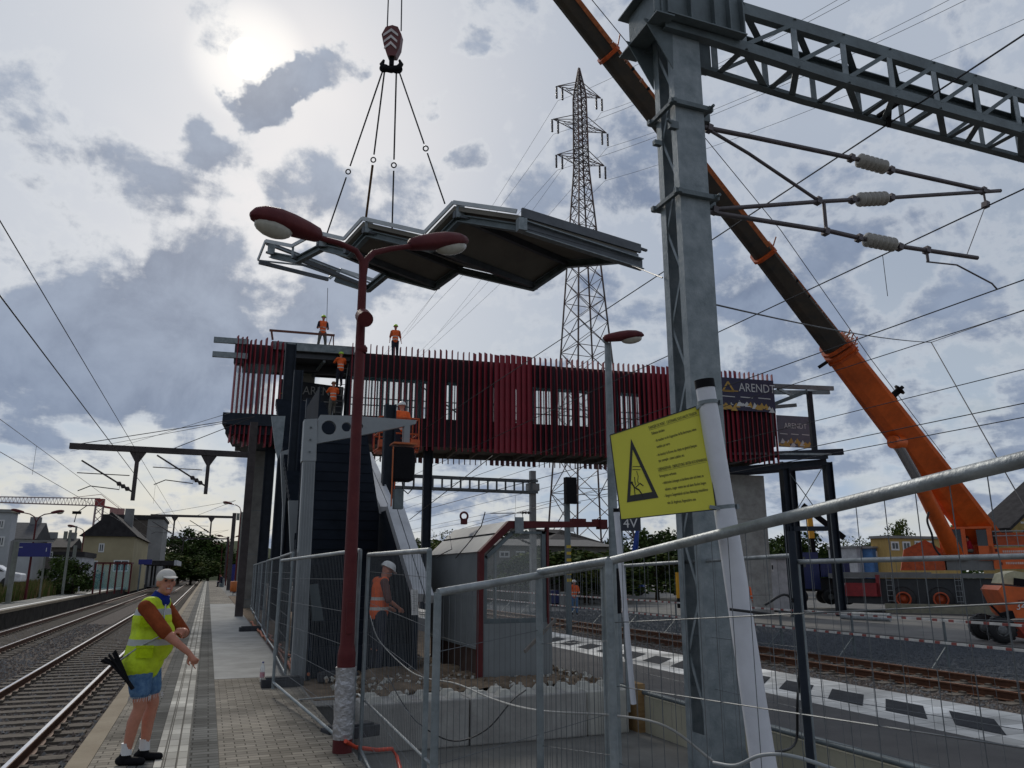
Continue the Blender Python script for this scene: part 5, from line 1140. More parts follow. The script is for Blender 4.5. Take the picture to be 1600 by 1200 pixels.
    if helmet:
        h = MB(); vs = []; n = 20; prof = [(.118, .0), (.115, .03), (.10, .075), (.07, .105), (.03, .118), (.001, .12)]
        for r, z in prof:
            for j in range(n): a = 2 * math.pi * j / n; vs.append(hp(r * math.cos(a), r * 1.15 * math.sin(a) - .005, z + .045))
        h.add(vs, [(i * n + j, i * n + (j + 1) % n, (i + 1) * n + (j + 1) % n, (i + 1) * n + j) for i in range(len(prof) - 1) for j in range(n)], 0, True)
        h.ring(hp(0, 0, .047), .122 * s, .008 * s, HR @ Vector((0, 0, 1))); h.ell(hp(0, .125, .045), (.07 * s, .05 * s, .008 * s), HR); h.caps(hp(0, -.1, .1), hp(0, .09, .125), .014 * s)
        B('helmet', h, helmet, t, world=False)
    if cap:
        h = MB(); h.ell(hp(0, -.012, .055), (.088 * s, .108 * s, .082 * s), HR @ Euler((.08, 0, 0)).to_matrix(), n=20, k=10); h.ell(hp(0, .115, .052), (.068 * s, .065 * s, .009 * s), HR @ Euler((-.25, 0, 0)).to_matrix()); B('cap', h, cap, t, world=False)
    # clothes
    top = top or vest
    mb = MB(); mb.ell(S['che'] + Vector((0, 0, .01)), (.168 * s * b, .125 * s * b, .185 * s)); mb.caps(S['wai'], S['che'], .128 * s * b, .14 * s * b); mb.caps(S['pel'] + Vector((0, 0, .03)), S['wai'], .138 * s * b, .132 * s * b)
    if b > 1.15: mb.ell(S['wai'] + Vector((0, .055, .02)), (.165 * s, .15 * s, .17 * s))
    for q in 'RL':
        mb.caps(S['nek'] - Vector((0, 0, .06 * s)), S['s' + q], .066 * s, .074 * s)
        e = S['s' + q].lerp(S['e' + q], .97 if sleeves == 'short' else 1); mb.caps(S['s' + q], e, .072 * s, .063 * s)
        if sleeves == 'long': mb.caps(S['e' + q], S['e' + q].lerp(S['w' + q], .93), .058 * s, .042 * s)
    mk('shirt', mb, top)
    if vest:
        mb = MB(); mb.ell(S['che'], (.186 * s * b, .142 * s * b, .19 * s)); mb.caps(S['wai'], S['che'], .146 * s * b, .155 * s * b); mb.caps(S['pel'] + Vector((0, 0, -.04 if b > 1.15 else 0)), S['wai'], .158 * s * b, .155 * s * b)
        if b > 1.15: mb.ell(S['wai'] + Vector((0, .06, .0)), (.205 * s, .175 * s, .23 * s))
        for q in 'RL': mb.caps(S['nek'] - Vector((0, 0, .055 * s)), S['s' + q].lerp(S['nek'], .22), .072 * s, .082 * s)
        if b > 1.15:
            for q in 'RL': mb.caps(S['h' + q] + Vector((0, 0, -.0)) * s, S['wai'].lerp(S['s' + q], .25), .15 * s, .135 * s)
        mk('vest', mb, vest)
    mb = MB(); mb.caps(S['pel'] + Vector((0, 0, .02)), S['pel'] - Vector((0, 0, .03)), .142 * s * b, .14 * s * b)
    for q in 'RL':
        if shorts: mb.caps(S['h' + q], S['h' + q].lerp(S['k' + q], .62), .108 * s * b, .098 * s)
        else: mb.caps(S['h' + q], S['k' + q], .104 * s * b, .078 * s); mb.caps(S['k' + q], S['a' + q] + Vector((0, 0, .02)), .076 * s, .06 * s)
    mk('shorts' if shorts else 'trousers', mb, legs)
    for q in 'RL':
        a = S['a' + q]; mb = MB(); mb.caps(a + Vector((0, -.05, -.05)) * s, a + Vector((.0, .14, -.06)) * s, .04 * s, .036 * s); mb.caps(a + Vector((0, -.02, -.04)) * s, a + Vector((0, 0, .02)) * s, .048 * s, .046 * s)
        mk('shoe', mb, shoes or blackm, v=vox * .8, smooth=1)
        if shorts:
            mb = MB(); mb.tube([a + Vector((0, 0, 0)), a + Vector((0, 0, .06)), a + Vector((0, -.002, .10))], [.05 * s, .045 * s, .047 * s], 14); B('sock', mb, white, t, world=False)
    return t, S
vo = bandmat('orange safety vest', (.85, .13, .02), (.55, .52, .48), (1.02, 1.18), .025)
vy = bandmat('yellow safety vest', (.52, .68, .015), (.42, .44, .42), (1.06, 1.33), .028)
hy = mat('lime helmet', (.45, .72, .05), .4, 0, .1, 5); hw = mat('white helmet', (.72, .72, .7), .4, 0, .05, 5)
navyw = mat('dark work trousers', (.03, .032, .045), .85, 0, .3, 15, .4, 30); greyw = mat('grey work trousers', (.14, .135, .12), .85, 0, .3, 15, .4, 30)
jean = mat('blue denim', (.045, .11, .24), .85, 0, .4, 22, 1., 14, col2=(.14, .25, .40)); rust = mat('rust brown shirt', (.23, .055, .02), .85, 0, .3, 10, 1., 9)
# foreground man (local y = direction he faces)
mp_ = G(209, 1192); az = math.radians(103)
man, MS = person('man in white cap, yellow safety vest and cut-off denim shorts pointing down with one arm', (mp_.x, mp_.y, 0), -az, dict(
    pel=(0, -.02, .92), wai=(0, .02, 1.09), che=(0, .03, 1.28), nek=(.01, .075, 1.47), hed=(.03, .13, 1.61),
    hR=(.09, -.01, .88), kR=(.10, .03, .50), aR=(.09, -.05, .09), hL=(-.09, 0, .88), kL=(-.09, .09, .50), aL=(-.10, .05, .09),
    sR=(.205, .02, 1.39), eR=(.27, .24, 1.16), wR=(.25, .46, .98), sL=(-.18, .07, 1.40), eL=(-.20, .28, 1.13), wL=(.12, .36, 1.17)),
    H=1.73, vox=.011, top=rust, vest=vy, legs=jean, shorts=True, cap=mat('white cap cloth', (.60, .57, .52), .85, 0, .1, 20), bulk=1.17, head_rz=-1.0, head_rx=.05, sleeves='short', face=True, hand_pose={'R': (-.0, .6, -.8), 'L': (1, .1, .0)})
mb = MB(); mb.tube([MS['nek'] + Vector((0, -.01, -.055)), MS['nek'] + Vector((0, .01, .0)), MS['nek'] + Vector((.0, .03, .045))], [.092, .085, .074], 16); mb.ell(MS['nek'] + Vector((.03, .06, -.03)), (.05, .05, .05)); B('neckerchief', mb, mat('blue neckerchief', (.015, .03, .20), .8, 0, .3, 15, .6, 30), man, world=False)
sl_ = MS['hR'] + Vector((.14, -.13, .0)); mb = MB()
for k in range(7):
    a = sl_ + Vector((.02 * (k % 3), .09, -.14)); mb.tube([a, a + Vector((.01, -.08 - .012 * k, .15)), a + Vector((.0, -.15 - .018 * k + .01 * (k % 2), .27 - .015 * k))], [.009, .014, .011], 6)
mb.tube([sl_ + Vector((.02, .09, -.14)), sl_ + Vector((.03, .14, -.20))], .018, 8); B('folded_umbrella', mb, blackm, man, world=False) if False else B('black_flags', mb, blackm, label='folded black stick bundle tucked behind the hip of the man in the white cap', cat='umbrella', world=False, loc=man.location, rotz=-az)
mb = MB(); mb.tube([MS['nek'] + Vector((.09, .09, -.06)), MS['che'] + Vector((.17, .15, .05)), MS['wai'] + Vector((.19, .17, .05)), MS['wai'] + Vector((.21, -.02, -.05)), MS['pel'] + Vector((.18, -.14, .0))], .008, 6); B('strap', mb, MATS['silver duct tape'], man, world=False)
for nm, px_, z_a, z_b, yc_ in (('vest_pocket', .235, .93, 1.03, .06), ('vest_pocket', .235, 1.20, 1.29, .07)):
    mb = MB(); mb.box((px_, yc_, (z_a + z_b) / 2), (.012, .15, z_b - z_a)); mb.box((px_ + .006, yc_, z_b), (.012, .155, .022)); B(nm, mb, mat('vest pocket yellow', (.42, .56, .012), .8, 0, .2, 12, 1., 20), man, world=False)
# frayed shorts hem
mb = MB()
for q in 'RL':
    c = MS['h' + q].lerp(MS['k' + q], .80)
    for k in range(34): a = 2 * math.pi * k / 34; p = c + Vector((.092 * math.cos(a), .092 * math.sin(a), .02)); mb.tube([p, p + Vector((RND.uniform(-.01, .01), RND.uniform(-.01, .01), -RND.uniform(.02, .05)))], .0018, 3)
B('frayed_hem', mb, white, man, world=False)
E_ = dict
# worker behind fence
p = G(592, 1052, .1)
person('worker with white helmet and orange vest looking down at the foot of the staircase', (p.x, p.y + .2, .08), -math.radians(78), E_(hed=(0, .12, 1.60), nek=(0, .06, 1.48), eR=(.25, .05, 1.14), wR=(.2, .25, 1.02), eL=(-.25, .05, 1.14), wL=(-.2, .25, 1.02)), H=1.78, vox=.016, top=mat('dark tee', (.16, .08, .07), .85), vest=vo, legs=navyw, helmet=hw, head_rx=-.5, sleeves='short')
def onbridge(px, py, t, rotaz, lab, J=None, z=None, **k):
    s_, z_ = bs(px, py, t); p = bw(s_, t, z if z is not None else z_)
    return person(lab, tuple(p), -math.radians(rotaz), J, vox=.03, **k)
onbridge(503, 538, 1.0, 175, 'roof worker with lime helmet and black harness standing beside the rusty guard rail', E_(kR=(.16, .05, .5), aR=(.2, 0, .09), kL=(-.14, .05, .5), aL=(-.18, 0, .09), wR=(.12, .2, 1.12), wL=(-.12, .2, 1.12)), z=12.42, vest=vo, top=navyw, legs=greyw, helmet=hy, H=1.8, sleeves='short')
onbridge(617, 546, 1.2, 190, 'roof worker with lime helmet walking alone on the right part of the roof', E_(kR=(.1, .12, .5), aR=(.1, .1, .1), wL=(-.3, .1, .85)), z=12.3, vest=vo, top=mat('orange shirt', (.5, .1, .03), .8), legs=navyw, helmet=hy, H=1.8, sleeves='short')
lx = E_(hR=(.09, 0, .9), kR=(.12, .25, .62), aR=(.1, .1, .25), kL=(-.11, .08, .5), aL=(-.1, .1, .09), che=(0, .05, 1.32), eR=(.26, .18, 1.28), wR=(.18, .40, 1.35), eL=(-.26, .18, 1.28), wL=(-.18, .40, 1.35))
s_, z_ = bs(531, 612, -.3)
onbridge(531, 600, -.1, -10, 'upper of the two workers on the ladder, lime helmet just below the roof edge', lx, z=z_ + .2, vest=vo, top=vo, legs=navyw, helmet=hy, H=1.8)
s2, z2 = bs(519, 650, -.2)
onbridge(519, 650, -.2, -5, 'lower of the two workers on the ladder, standing above the grey bracket arm', lx, z=z2 - .1, vest=vo, top=vo, legs=greyw, helmet=mat('brown helmet', (.2, .1, .05), .5), H=1.75)
p0 = bw(bs(525, 650, .2)[0], .3, z2 - .4); p1 = bw(bs(540, 560, .2)[0], .6, 11.9)
t = thing('ladder', 'aluminium ladder leaning in the open bay between the two workers', 'ladder', p0); mb = MB()
for q in (-.22, .22): mb.tube([p0 + be * q, p1 + be * q * .8], .03, 6)
B('stile', mb, tube, t); mb = MB()
for k in range(12): a = p0.lerp(p1, (k + .5) / 12); mb.tube([a - be * .22, a + be * .22], .016, 5)
B('rungs', mb, tube, t)
p = PY(627, 690, Yb + .45); person('worker with white helmet and orange jacket standing in the orange work basket', (p.x, Yb + .45, z0 - .04 if False else w0.z - .28), math.radians(10), E_(wR=(.25, .3, 1.1), wL=(-.25, .3, 1.1)), vox=.025, vest=vo, top=vo, legs=navyw, helmet=hw, H=1.95)
p = G(898, 960, -.6); far = (p.x, p.y, -.6)
person('far worker in orange jacket and blue jeans shading his eyes beside the rusty tracks', far, math.radians(160), E_(eR=(.25, .15, 1.35), wR=(.08, .2, 1.55), wL=(-.2, .2, 1.1)), vox=.03, vest=vo, top=vo, legs=jean, helmet=hw, H=1.8)
p = G(1168, 972, -.6); person('far worker in orange jacket half hidden by the white sign post', (p.x, p.y, -.6), math.radians(-60), None, vox=.03, vest=vo, top=vo, legs=navyw, H=1.9)
# seated person on the platform and passengers
sit = E_(pel=(0, 0, .55), wai=(0, .02, .74), che=(0, .06, .94), nek=(0, .1, 1.1), hed=(0, .14, 1.24), hR=(.1, 0, .52), kR=(.12, .42, .52), aR=(.12, .42, .09), hL=(-.1, 0, .52), kL=(-.12, .42, .52), aL=(-.12, .42, .09), sR=(.18, .06, 1.04), eR=(.22, .1, .76), wR=(.15, .3, .62), sL=(-.18, .06, 1.04), eL=(-.22, .1, .76), wL=(-.15, .3, .62))
p = G(346, 917, 0); drk = mat('dark coat', (.03, .03, .05), .85)
person('person in dark clothes sitting far down the paved platform near the orange bin', (p.x, p.y, 0), math.radians(70), sit, vox=.04, top=drk, legs=drk, H=1.8)
mb = MB(); mb.bb(-.25, .25, -.2, .2, 0, .42); mb.bb(-.28, .28, .15, .2, .4, .9); B('bench', mb, galvd, world=False, label='small grey bench under the person sitting far down the platform', cat='bench', loc=(p.x, p.y, 0), rotz=math.radians(70 + 180))
for i, (px, c, l) in enumerate(((228, 'white top', hw), (240, 'dark clothes', drk), (246, 'red top', maroon))):
    p = G(px, 911 - i, 0); p.x = min(p.x, -9.0)
    person('distant passenger in ' + c + ' waiting on the far left platform by the dark canopy', (PY(px, 905, p.y).x, p.y, 0), RND.random() * 6, None, vox=.06, top=l, legs=drk, H=1.75)
# ================================================================== PYLON
PYy = 85.
pb0 = PY(882, 885, PYy).x; pb1 = PY(956, 885, PYy).x; zc_top = PY(906, 104, PYy).z; pc = (pb0 + pb1) / 2
pcx = PY(908, 250, PYy).x; Pc = Vector((PY(918.5, 700, PYy).x, PYy, 0))
pm = mat('pylon steel', (.06, .065, .065), .6, .3, .4, .3, col2=(.12, .055, .045))
def zy(py): return PY(908, py, PYy).z
Z0, Zw, Zt = -.8, zy(262), zc_top
def hw_(z):
    zk = zy(262); wk = (PY(922, 262, PYy).x - PY(900, 262, PYy).x) / 2 * .70; wb = (PY(960, 740, PYy).x - PY(872, 740, PYy).x) / 2 * .86; zb = zy(740)
    if z > zk: 
        zn = zy(150)
        return wk * (1 - .12 * (z - zk) / (zn - zk)) if z < zn else wk * .88 * max(.03, (Zt - z) / (Zt - zn))
    return wk + (wb - wk) * (zk - z) / (zk - zb)
ry = math.radians(3); pe = Vector((math.cos(ry), math.sin(ry), 0)); pn = Vector((-math.sin(ry), math.cos(ry), 0))
def pp(i, j, z): h = hw_(z); return Pc + pe * (i * h) + pn * (j * h) + Vector((0, 0, z))
py_t = thing('power_pylon', 'tall lattice electricity pylon with six insulator arms rising behind the footbridge', 'pylon', (Pc.x, Pc.y, Z0))
zs_l = [Z0]; 
while zs_l[-1] < Zt - .6: zs_l.append(zs_l[-1] + max(1.0, hw_(zs_l[-1]) * 1.5))
zs_l[-1] = Zt - .3
mb = MB()
for i, j in ((-1, -1), (1, -1), (1, 1), (-1, 1)):
    for a, b in zip(zs_l, zs_l[1:]): mb.bar(pp(i, j, a), pp(i, j, b), .17)
B('leg_members', mb, pm, py_t)
mb = MB(); cs = [(-1, -1), (1, -1), (1, 1), (-1, 1)]
for k, (a, b) in enumerate(zip(zs_l, zs_l[1:])):
    for q in range(4):
        c, d = cs[q], cs[(q + 1) % 4]; mb.bar(pp(*c, a), pp(*d, b), .075); mb.bar(pp(*d, a), pp(*c, b), .075)
        if k % 2 == 0 or a > zy(300): mb.bar(pp(*c, a), pp(*d, a), .075)
B('bracing', mb, pm, py_t)
ins_m = mat('dark glass insulator', (.03, .02, .02), .3)
for k, (yl, xl, yr, xr_) in enumerate(((140, 875, 155, 941), (193, 867, 208, 953), (247, 875, 260, 948))):
    zz = zy((yl + yr) / 2 + 0); 
    for sgn, xx in ((-1, xl), (1, xr_)):
        Lh = (PY((34, 42, 37)[k] + 908, yl, PYy).x - PY(908, yl, PYy).x)
        root = Pc + Vector((0, 0, zz)); tipp = Pc + pe * (sgn * Lh) + Vector((0, 0, zz + .3)); mb = MB(); h = hw_(zz)
        for jj in (-1, 1):
            mb.bar(pp(sgn, jj, zz), tipp, .09); mb.bar(pp(sgn, jj, zz + 1.6), tipp, .08); mb.bar(pp(sgn, jj, zz + .8), (pp(sgn, jj, zz)).lerp(tipp, .45), .05); mb.bar(pp(sgn, -jj, zz), (pp(sgn, jj, zz)).lerp(tipp, .6), .05)
        B('cross_arm', mb, pm, py_t)
        for d_ in (-.45, .45):
            q0 = tipp - pe * (sgn * .3) + pe * d_; mb = MB(); P = []; R_ = []
            for n_i in range(9): P += [q0 - Vector((0, 0, .15 + n_i * .22)), q0 - Vector((0, 0, .25 + n_i * .22))]; R_ += [.17, .08]
            mb.tube(P, R_, 8); B('insulator', mb, ins_m, py_t)
        q = tipp - Vector((0, 0, 2.3)); dirw = Vector((math.sin(math.radians(62)), math.cos(math.radians(62)), 0))
        dn_ = Vector((-.30, -1, 0)).normalized()
        side_n = ('left' if sgn < 0 else 'right'); ordr = ('top', 'middle', 'lowest')[k]
        e1 = q + Vector((-160, -90, 6)); e1 = D(980 + 150 * k + sgn * 30 + (400 if sgn > 0 else 300), -60 + k * 20, 60)
        wire('power_line', q, e1, 'thin power line from the ' + ordr + ' ' + side_n + ' pylon arm up to the right', .022, 1.2, 'power lines', n=10)
        e2 = D(640 - 40 * k + sgn * 25 + 20, 520 + 40 * k, 170); wire('power_line', q, e2, 'thin power line from the ' + ordr + ' ' + side_n + ' pylon arm down to the left', .022, 1.0, 'power lines', n=10)
# ================================================================== CRANE TRUCK
def loc_frame(px, py, z, azdeg):
    o = G(px, py, z); a = math.radians(azdeg); return Vector((o.x, o.y, z)), Vector((math.sin(a), math.cos(a), 0))
CG, cx_ = loc_frame(1480, 957, -.62, 136); cb = math.atan2(cx_.y, cx_.x); dcr = (CG - CO).dot(CF); sc = dcr / f
print('crane depth', dcr, CG)
cr = thing('mobile_crane', 'large orange telescopic mobile crane with raised boom, its cab behind the fence at right', 'mobile crane', CG, cb)
def C(px, py, y=0.): return ((px - 1480) * sc, y, (957 - py) * sc)
dk = mat('carrier dark grey', (.03, .032, .036), .6, 0, .3, 2); gr = mat('machine grey', (.16, .165, .165), .55, 0, .2, 2)
W_ = 2.9
mb = MB(); a = C(1318, 906); b = C(1700, 945); mb.bb(a[0], b[0], 0.2, W_ - .2, b[2], a[2]); B('chassis', mb, dk, cr, world=False)
mb = MB(); a = C(1312, 898); b = C(1562, 905); mb.bb(a[0], b[0], 0, W_, b[2], a[2]); a = C(1330, 896); b = C(1465, 899); mb.bb(a[0], b[0], .1, W_, b[2], a[2]); B('deck', mb, gr, cr, world=False)
rimm = mat('orange wheel rim', (.45, .07, .02), .5)
for px in (1421, 1474, 1590, 1650):
    for yy in (0.05, W_ - .45):
        c = C(px, 932); mb = MB(); R = .72; prof = [(.3, 0), (.62, 0), (.72, .08), (.72, .34), (.62, .42), (.3, .42)]
        mb.lathe(prof, (c[0], yy, R), (0, 1, 0), 26); w = B('wheel', mb, black, cr, world=False)
        mb = MB(); mb.ring((c[0], yy + .0, R), .38, .055, (0, 1, 0), 26); mb.lathe([(.0, .10), (.12, .04), (.14, .1), (.32, .16)], (c[0], yy, R), (0, 1, 0), 20); B('rim', mb, rimm, w, world=False)
mb = MB(); a = C(1322, 913); b = C(1390, 934); mb.bb(a[0], b[0], -.1, .4, b[2], a[2]); a2_ = C(1378, 900); mb.bb(b[0] - .25, b[0], -.1, .5, b[2], a2_[2]); mb.bb(C(1325, 0)[0], C(1332, 0)[0], 0, .2, .3, b[2]); B('outrigger_box', mb, mat('machine red', (.25, .015, .02), .5), cr, world=False)
mb = MB(); p0 = C(1322, 913); 
for k in range(3): x = p0[0] + .06 + k * .16; mb.prism([(x, -.105, p0[2] - .55), (x + .07, -.105, p0[2] - .55), (x + .17, -.105, p0[2] - .02), (x + .10, -.105, p0[2] - .02)], (0, -.01, 0))
B('warning_stripes', mb, white, cr, world=False)
mb = MB()
for px in (1403, 1500):
    a = C(px, 900); b = C(px, 950); 
    for dx in (-.16, .16): mb.tube([(a[0] + dx, -.12, a[2]), (a[0] + dx, -.12, b[2] + .3)], .02, 5)
    for k in range(5): z = b[2] + .35 + k * .3; mb.tube([(a[0] - .16, -.12, z), (a[0] + .16, -.12, z)], .018, 5)
B('ladder', mb, tube, cr, world=False)
mb = MB(); a = C(1393, 958); b = C(1560, 985); mb.bb(a[0], b[0], -1.6, -1.2, 0.0, .5); B('outrigger_mat', mb, mat('sandy mat', (.22, .21, .16), .8), cr, world=False)
# superstructure
mb = MB(); mb.prism([(*C(1422, 893)[:1], .2, C(1422, 893)[2]), (C(1430, 860)[0], .2, C(1430, 860)[2]), (C(1462, 845)[0], .2, C(1462, 845)[2]), (C(1486, 862)[0], .2, C(1486, 862)[2]), (C(1486, 893)[0], .2, C(1486, 893)[2])], (0, 1.3, 0)); B('turntable_housing', mb, oranged, cr, world=False)
mb = MB(); a = C(1488, 878); b = C(1553, 893); mb.bb(a[0], b[0], .1, 2.5, b[2], a[2]); B('turntable', mb, gr, cr, world=False)
mb = MB(); a = C(1552, 859); b = C(1720, 891); mb.bb(a[0], b[0], -.05, 2.6, b[2], a[2]); B('counterweight_body', mb, orange, cr, world=False)
cabm = [(1487, 878), (1484, 846), (1492, 828), (1550, 828), (1553, 878)]
mb = MB()
for q in ((1484, 1489), (1513, 1519), (1548, 1555)): a = C(q[0], 828); b = C(q[1], 878); mb.bb(a[0], b[0], -.1, .02, b[2], a[2])
a = C(1484, 826); b = C(1556, 829.5); mb.bb(a[0], b[0], -.12, 1.4, b[2], a[2]); a = C(1484, 868); b = C(1516, 878); mb.bb(a[0], b[0], -.1, 1.3, b[2], a[2]); a = C(1534, 856); b = C(1553, 878); mb.bb(a[0], b[0], -.1, 1.3, b[2], a[2]); a = C(1484, 828); b = C(1553, 878); mb.bb(a[0], b[0], 1.25, 1.3, b[2], a[2])
cabo = B('cab', mb, orange, cr, world=False)
mb = MB(); a = C(1489, 830); b = C(1513, 868); mb.bb(a[0], b[0], -.06, -.05, b[2], a[2]); B('window', mb, dglass, cabo, world=False); mb = MB(); a = C(1534, 831); b = C(1549, 856); mb.bb(a[0], b[0], -.06, -.05, b[2], a[2]); B('window', mb, dglass, cabo, world=False)
mb = MB(); a = C(1508, 826); mb.bb(a[0] - .25, a[0] + .3, .2, .6, a[2], a[2] + .12); B('beacon', mb, mat('green beacon', (.05, .5, .1), .4), cabo, world=False)
mb = MB()
for z in (834, 841, 856): a = C(1556, z); b = C(1640, z); mb.tube([a, b], .03, 5)
for x in range(1560, 1640, 14): mb.tube([C(x, 832), C(x, 858)], .025, 5)
B('catwalk_rail', mb, tube, cr, world=False)
mb = MB(); r = random.Random(3)
for x in range(1560, 1640, 9): a = C(x, 845 + r.uniform(-4, 4)); mb.box((a[0], .8, a[2]), (.5, .9, .7))
B('engine_bay', mb, dk, cr, world=False)
mb = MB(); a = C(1570, 846); mb.bb(C(1560, 0)[0], C(1600, 0)[0], .3, .6, C(0, 856)[2], C(0, 836)[2]); B('engine_cover', mb, oranged, cr, world=False)
mb = MB(); r = random.Random(5)
for row, (yy, x0_, x1_) in enumerate(((864.5, 1566, 1598), (870.5, 1570, 1592), (882, 1568, 1600))):
    x = x0_
    while x < x1_: a = C(x, yy); w = r.uniform(1.2, 2.2); mb.bb(a[0], a[0] + w * sc, -.062, -.052, a[2] - .07, a[2] + .05); x += w + .7
B('lettering', mb, mat('pale lettering', (.6, .45, .4), .6), cr, world=False)
mb = MB()
for (x, yy) in ((1558, 863), (1561, 883)): a = C(x, yy); mb.bb(a[0] - .07, a[0] + .09, -.065, -.052, a[2] - .08, a[2] + .08)
B('marker_square', mb, maroon, cr, world=False)
op = Vector(CG) + cx_ * C(1525, 0)[0]; nb_ = Vector((-cx_.y, cx_.x, 0))
person('crane operator in red sweater sitting in the open door of the orange crane cab', tuple(op + nb_ * .35 + Vector((0, 0, C(0, 877)[2]))), cb + math.radians(95), sit, vox=.04, top=mat('crimson sweater', (.35, .02, .04), .8), legs=greyw, H=1.75)
# boom
B0 = D(1531, 833, dcr + 1.6); 
def along_b(px, py):   # point on the line B0-TIP nearest that pixel ray
    r = ray(px, py); d = TIP - B0; w0_ = CO - B0; a = r.dot(r); b = r.dot(d); c = d.dot(d); dd = r.dot(w0_); e = d.dot(w0_)
    t = (a * e - b * dd) / (a * c - b * b); return t
u1 = along_b(1305, 540); bd = (TIP - B0).normalized(); LB_ = (TIP - B0).length
view = (B0.lerp(TIP, .3) - CO).normalized(); bside = bd.cross(view).normalized()    # image-plane width direction
bup = bside.cross(bd).normalized()
if bside.x < 0: bside = -bside
def bsec(u, w, h, dx=0., dy=0.): c = B0.lerp(TIP, u) + bside * dx; return [c + bside * (w / 2 * x) + bup * (h / 2 * y) for x, y in ((-1, -.5), (-.75, -.85), (-.3, -1), (.3, -1), (.8, -1), (1, -.85), (1, .85), (.8, 1), (-.8, 1), (-1, .5))]
def bseg(mb, u0, w0_, u1, w1_, h0, h1, dx0=0, dx1=0):
    vs = bsec(u0, w0_, h0, dx0) + bsec(u1, w1_, h1, dx1); n = 10
    mb.add(vs, [(j, (j + 1) % n, n + (j + 1) % n, n + j) for j in range(n)] + [tuple(range(n))[::-1], tuple(range(n, 2 * n))], 0, False)
def pw_(px, py, wpx): t = along_b(px, py); dpt = (B0.lerp(TIP, t) - CO).dot(CF); return t, wpx * dpt / f
s0 = (-.015, pw_(1540, 830, 50)[1]); s1 = pw_(1440, 720, 50); s2 = pw_(1375, 630, 49); s3 = pw_(1310, 545, 46)
mb = MB(); bseg(mb, s0[0], s0[1], s1[0], s1[1], 1.5, 1.5); bseg(mb, s1[0], s1[1], s2[0], s2[1] * .97, 1.5, 1.3); bseg(mb, s2[0], s2[1] * .97, s3[0], s3[1] * .95, 1.3, 1.2)
B('base_boom', mb, orange, cr)
mb = MB(); c0 = B0.lerp(TIP, s1[0] * .2); mb.bar(B0.lerp(TIP, s0[0]) + bside * .1 - bup * .78 * 0 - view * .76, B0.lerp(TIP, s2[0]) + bside * .1 - view * .66, .03, .03); B('panel_seam', mb, blackm, cr)
blkb = mat('boom dark section', (.028, .027, .026), .5, 0, .3, 1.5, col2=(.07, .05, .035))
t_, wA = pw_(1200, 390, 38); t2, wB = pw_(950, 85, 38); w3 = pw_(1305, 540, 42)[1]
mb = MB(); bseg(mb, s3[0] - .005, w3 * .88, t_, wA * .84, 1.1, 1.0); bseg(mb, t_, wA * .84 * .96, t2, wB * .84, .95, .9); bseg(mb, t2, wB * .84 * .95, 1.0, wB * .8, .85, .8); B('telescopic_section', mb, blkb, cr)
mb = MB()
def stripe(ua, wa, ub, wb, k):
    a = B0.lerp(TIP, ua); b = B0.lerp(TIP, ub)
    pa = a + bside * (wa / 2 * .72) - view * .58; pb = b + bside * (wb / 2 * .72) - view * .53; mb.bar(pa, pb, wa * .17, .02, up=bside.cross(bd))
stripe(s3[0], w3, t_, wA, 0); stripe(t_, wA, t2, wB, 0); stripe(t2, wB, .97, wB * .9, 0); B('orange_stripe', mb, mat('faded orange stripe', (.42, .12, .04), .6, 0, .4, 6), cr)
for (ua, wu) in ((s3[0], w3 * 1.12), (s3[0] + .006, w3 * 1.06), (s3[0] - .007, w3 * 1.15), (t_, wA * 1.0), (t2, wB * 1.0)):
    mb = MB(); vs = bsec(ua - .0016, wu, 1.35) + bsec(ua + .0016, wu, 1.35); n = 10; mb.add(vs, [(j, (j + 1) % n, n + (j + 1) % n, n + j) for j in range(n)] + [tuple(range(n))[::-1], tuple(range(n, 2 * n))])
    c = B0.lerp(TIP, ua) + bside * wu * .5; mb.bar(c, c + bside * .35 + bd * .3, .05); B('collar', mb, oranged, cr)
mb = MB(); r = random.Random(9)
for k in range(7): c = B0.lerp(TIP, s3[0] - .012 + .004 * k) ; mb.bar(c + bside * w3 * .2 - view * .55, c + bside * (w3 * .62 + .1 * (k % 2)) - view * .2, .05, .09)
B('collar_fingers', mb, mat('pale orange steel', (.55, .25, .15), .5), cr)
def btext(u, w, size, str_, sp_, m_):
    for i, ch in enumerate(str_):
        if ch == ' ': continue
        c = B0.lerp(TIP, u - i * sp_) + bside * (w / 2 * .63) - view * .60
        if ch == '.':
            mb = MB(); mb.tube([c + bside * .1, c + bside * .1 - view * .02], .08, 10); B('hole', mb, blackm, cr)
        else: text('lettering', ch, size, m_, cr, frame(c, -bd, bside), ext=.01)
u_t = along_b(1243, 425); btext(u_t, wA, .30, 'M.E.GALIFT', .0115, mat('boom lettering', (.50, .34, .28), .6))
u_t = along_b(983, 100); btext(u_t, wB, .26, 'M.E.GALIFT', .0115, MATS['boom lettering'])
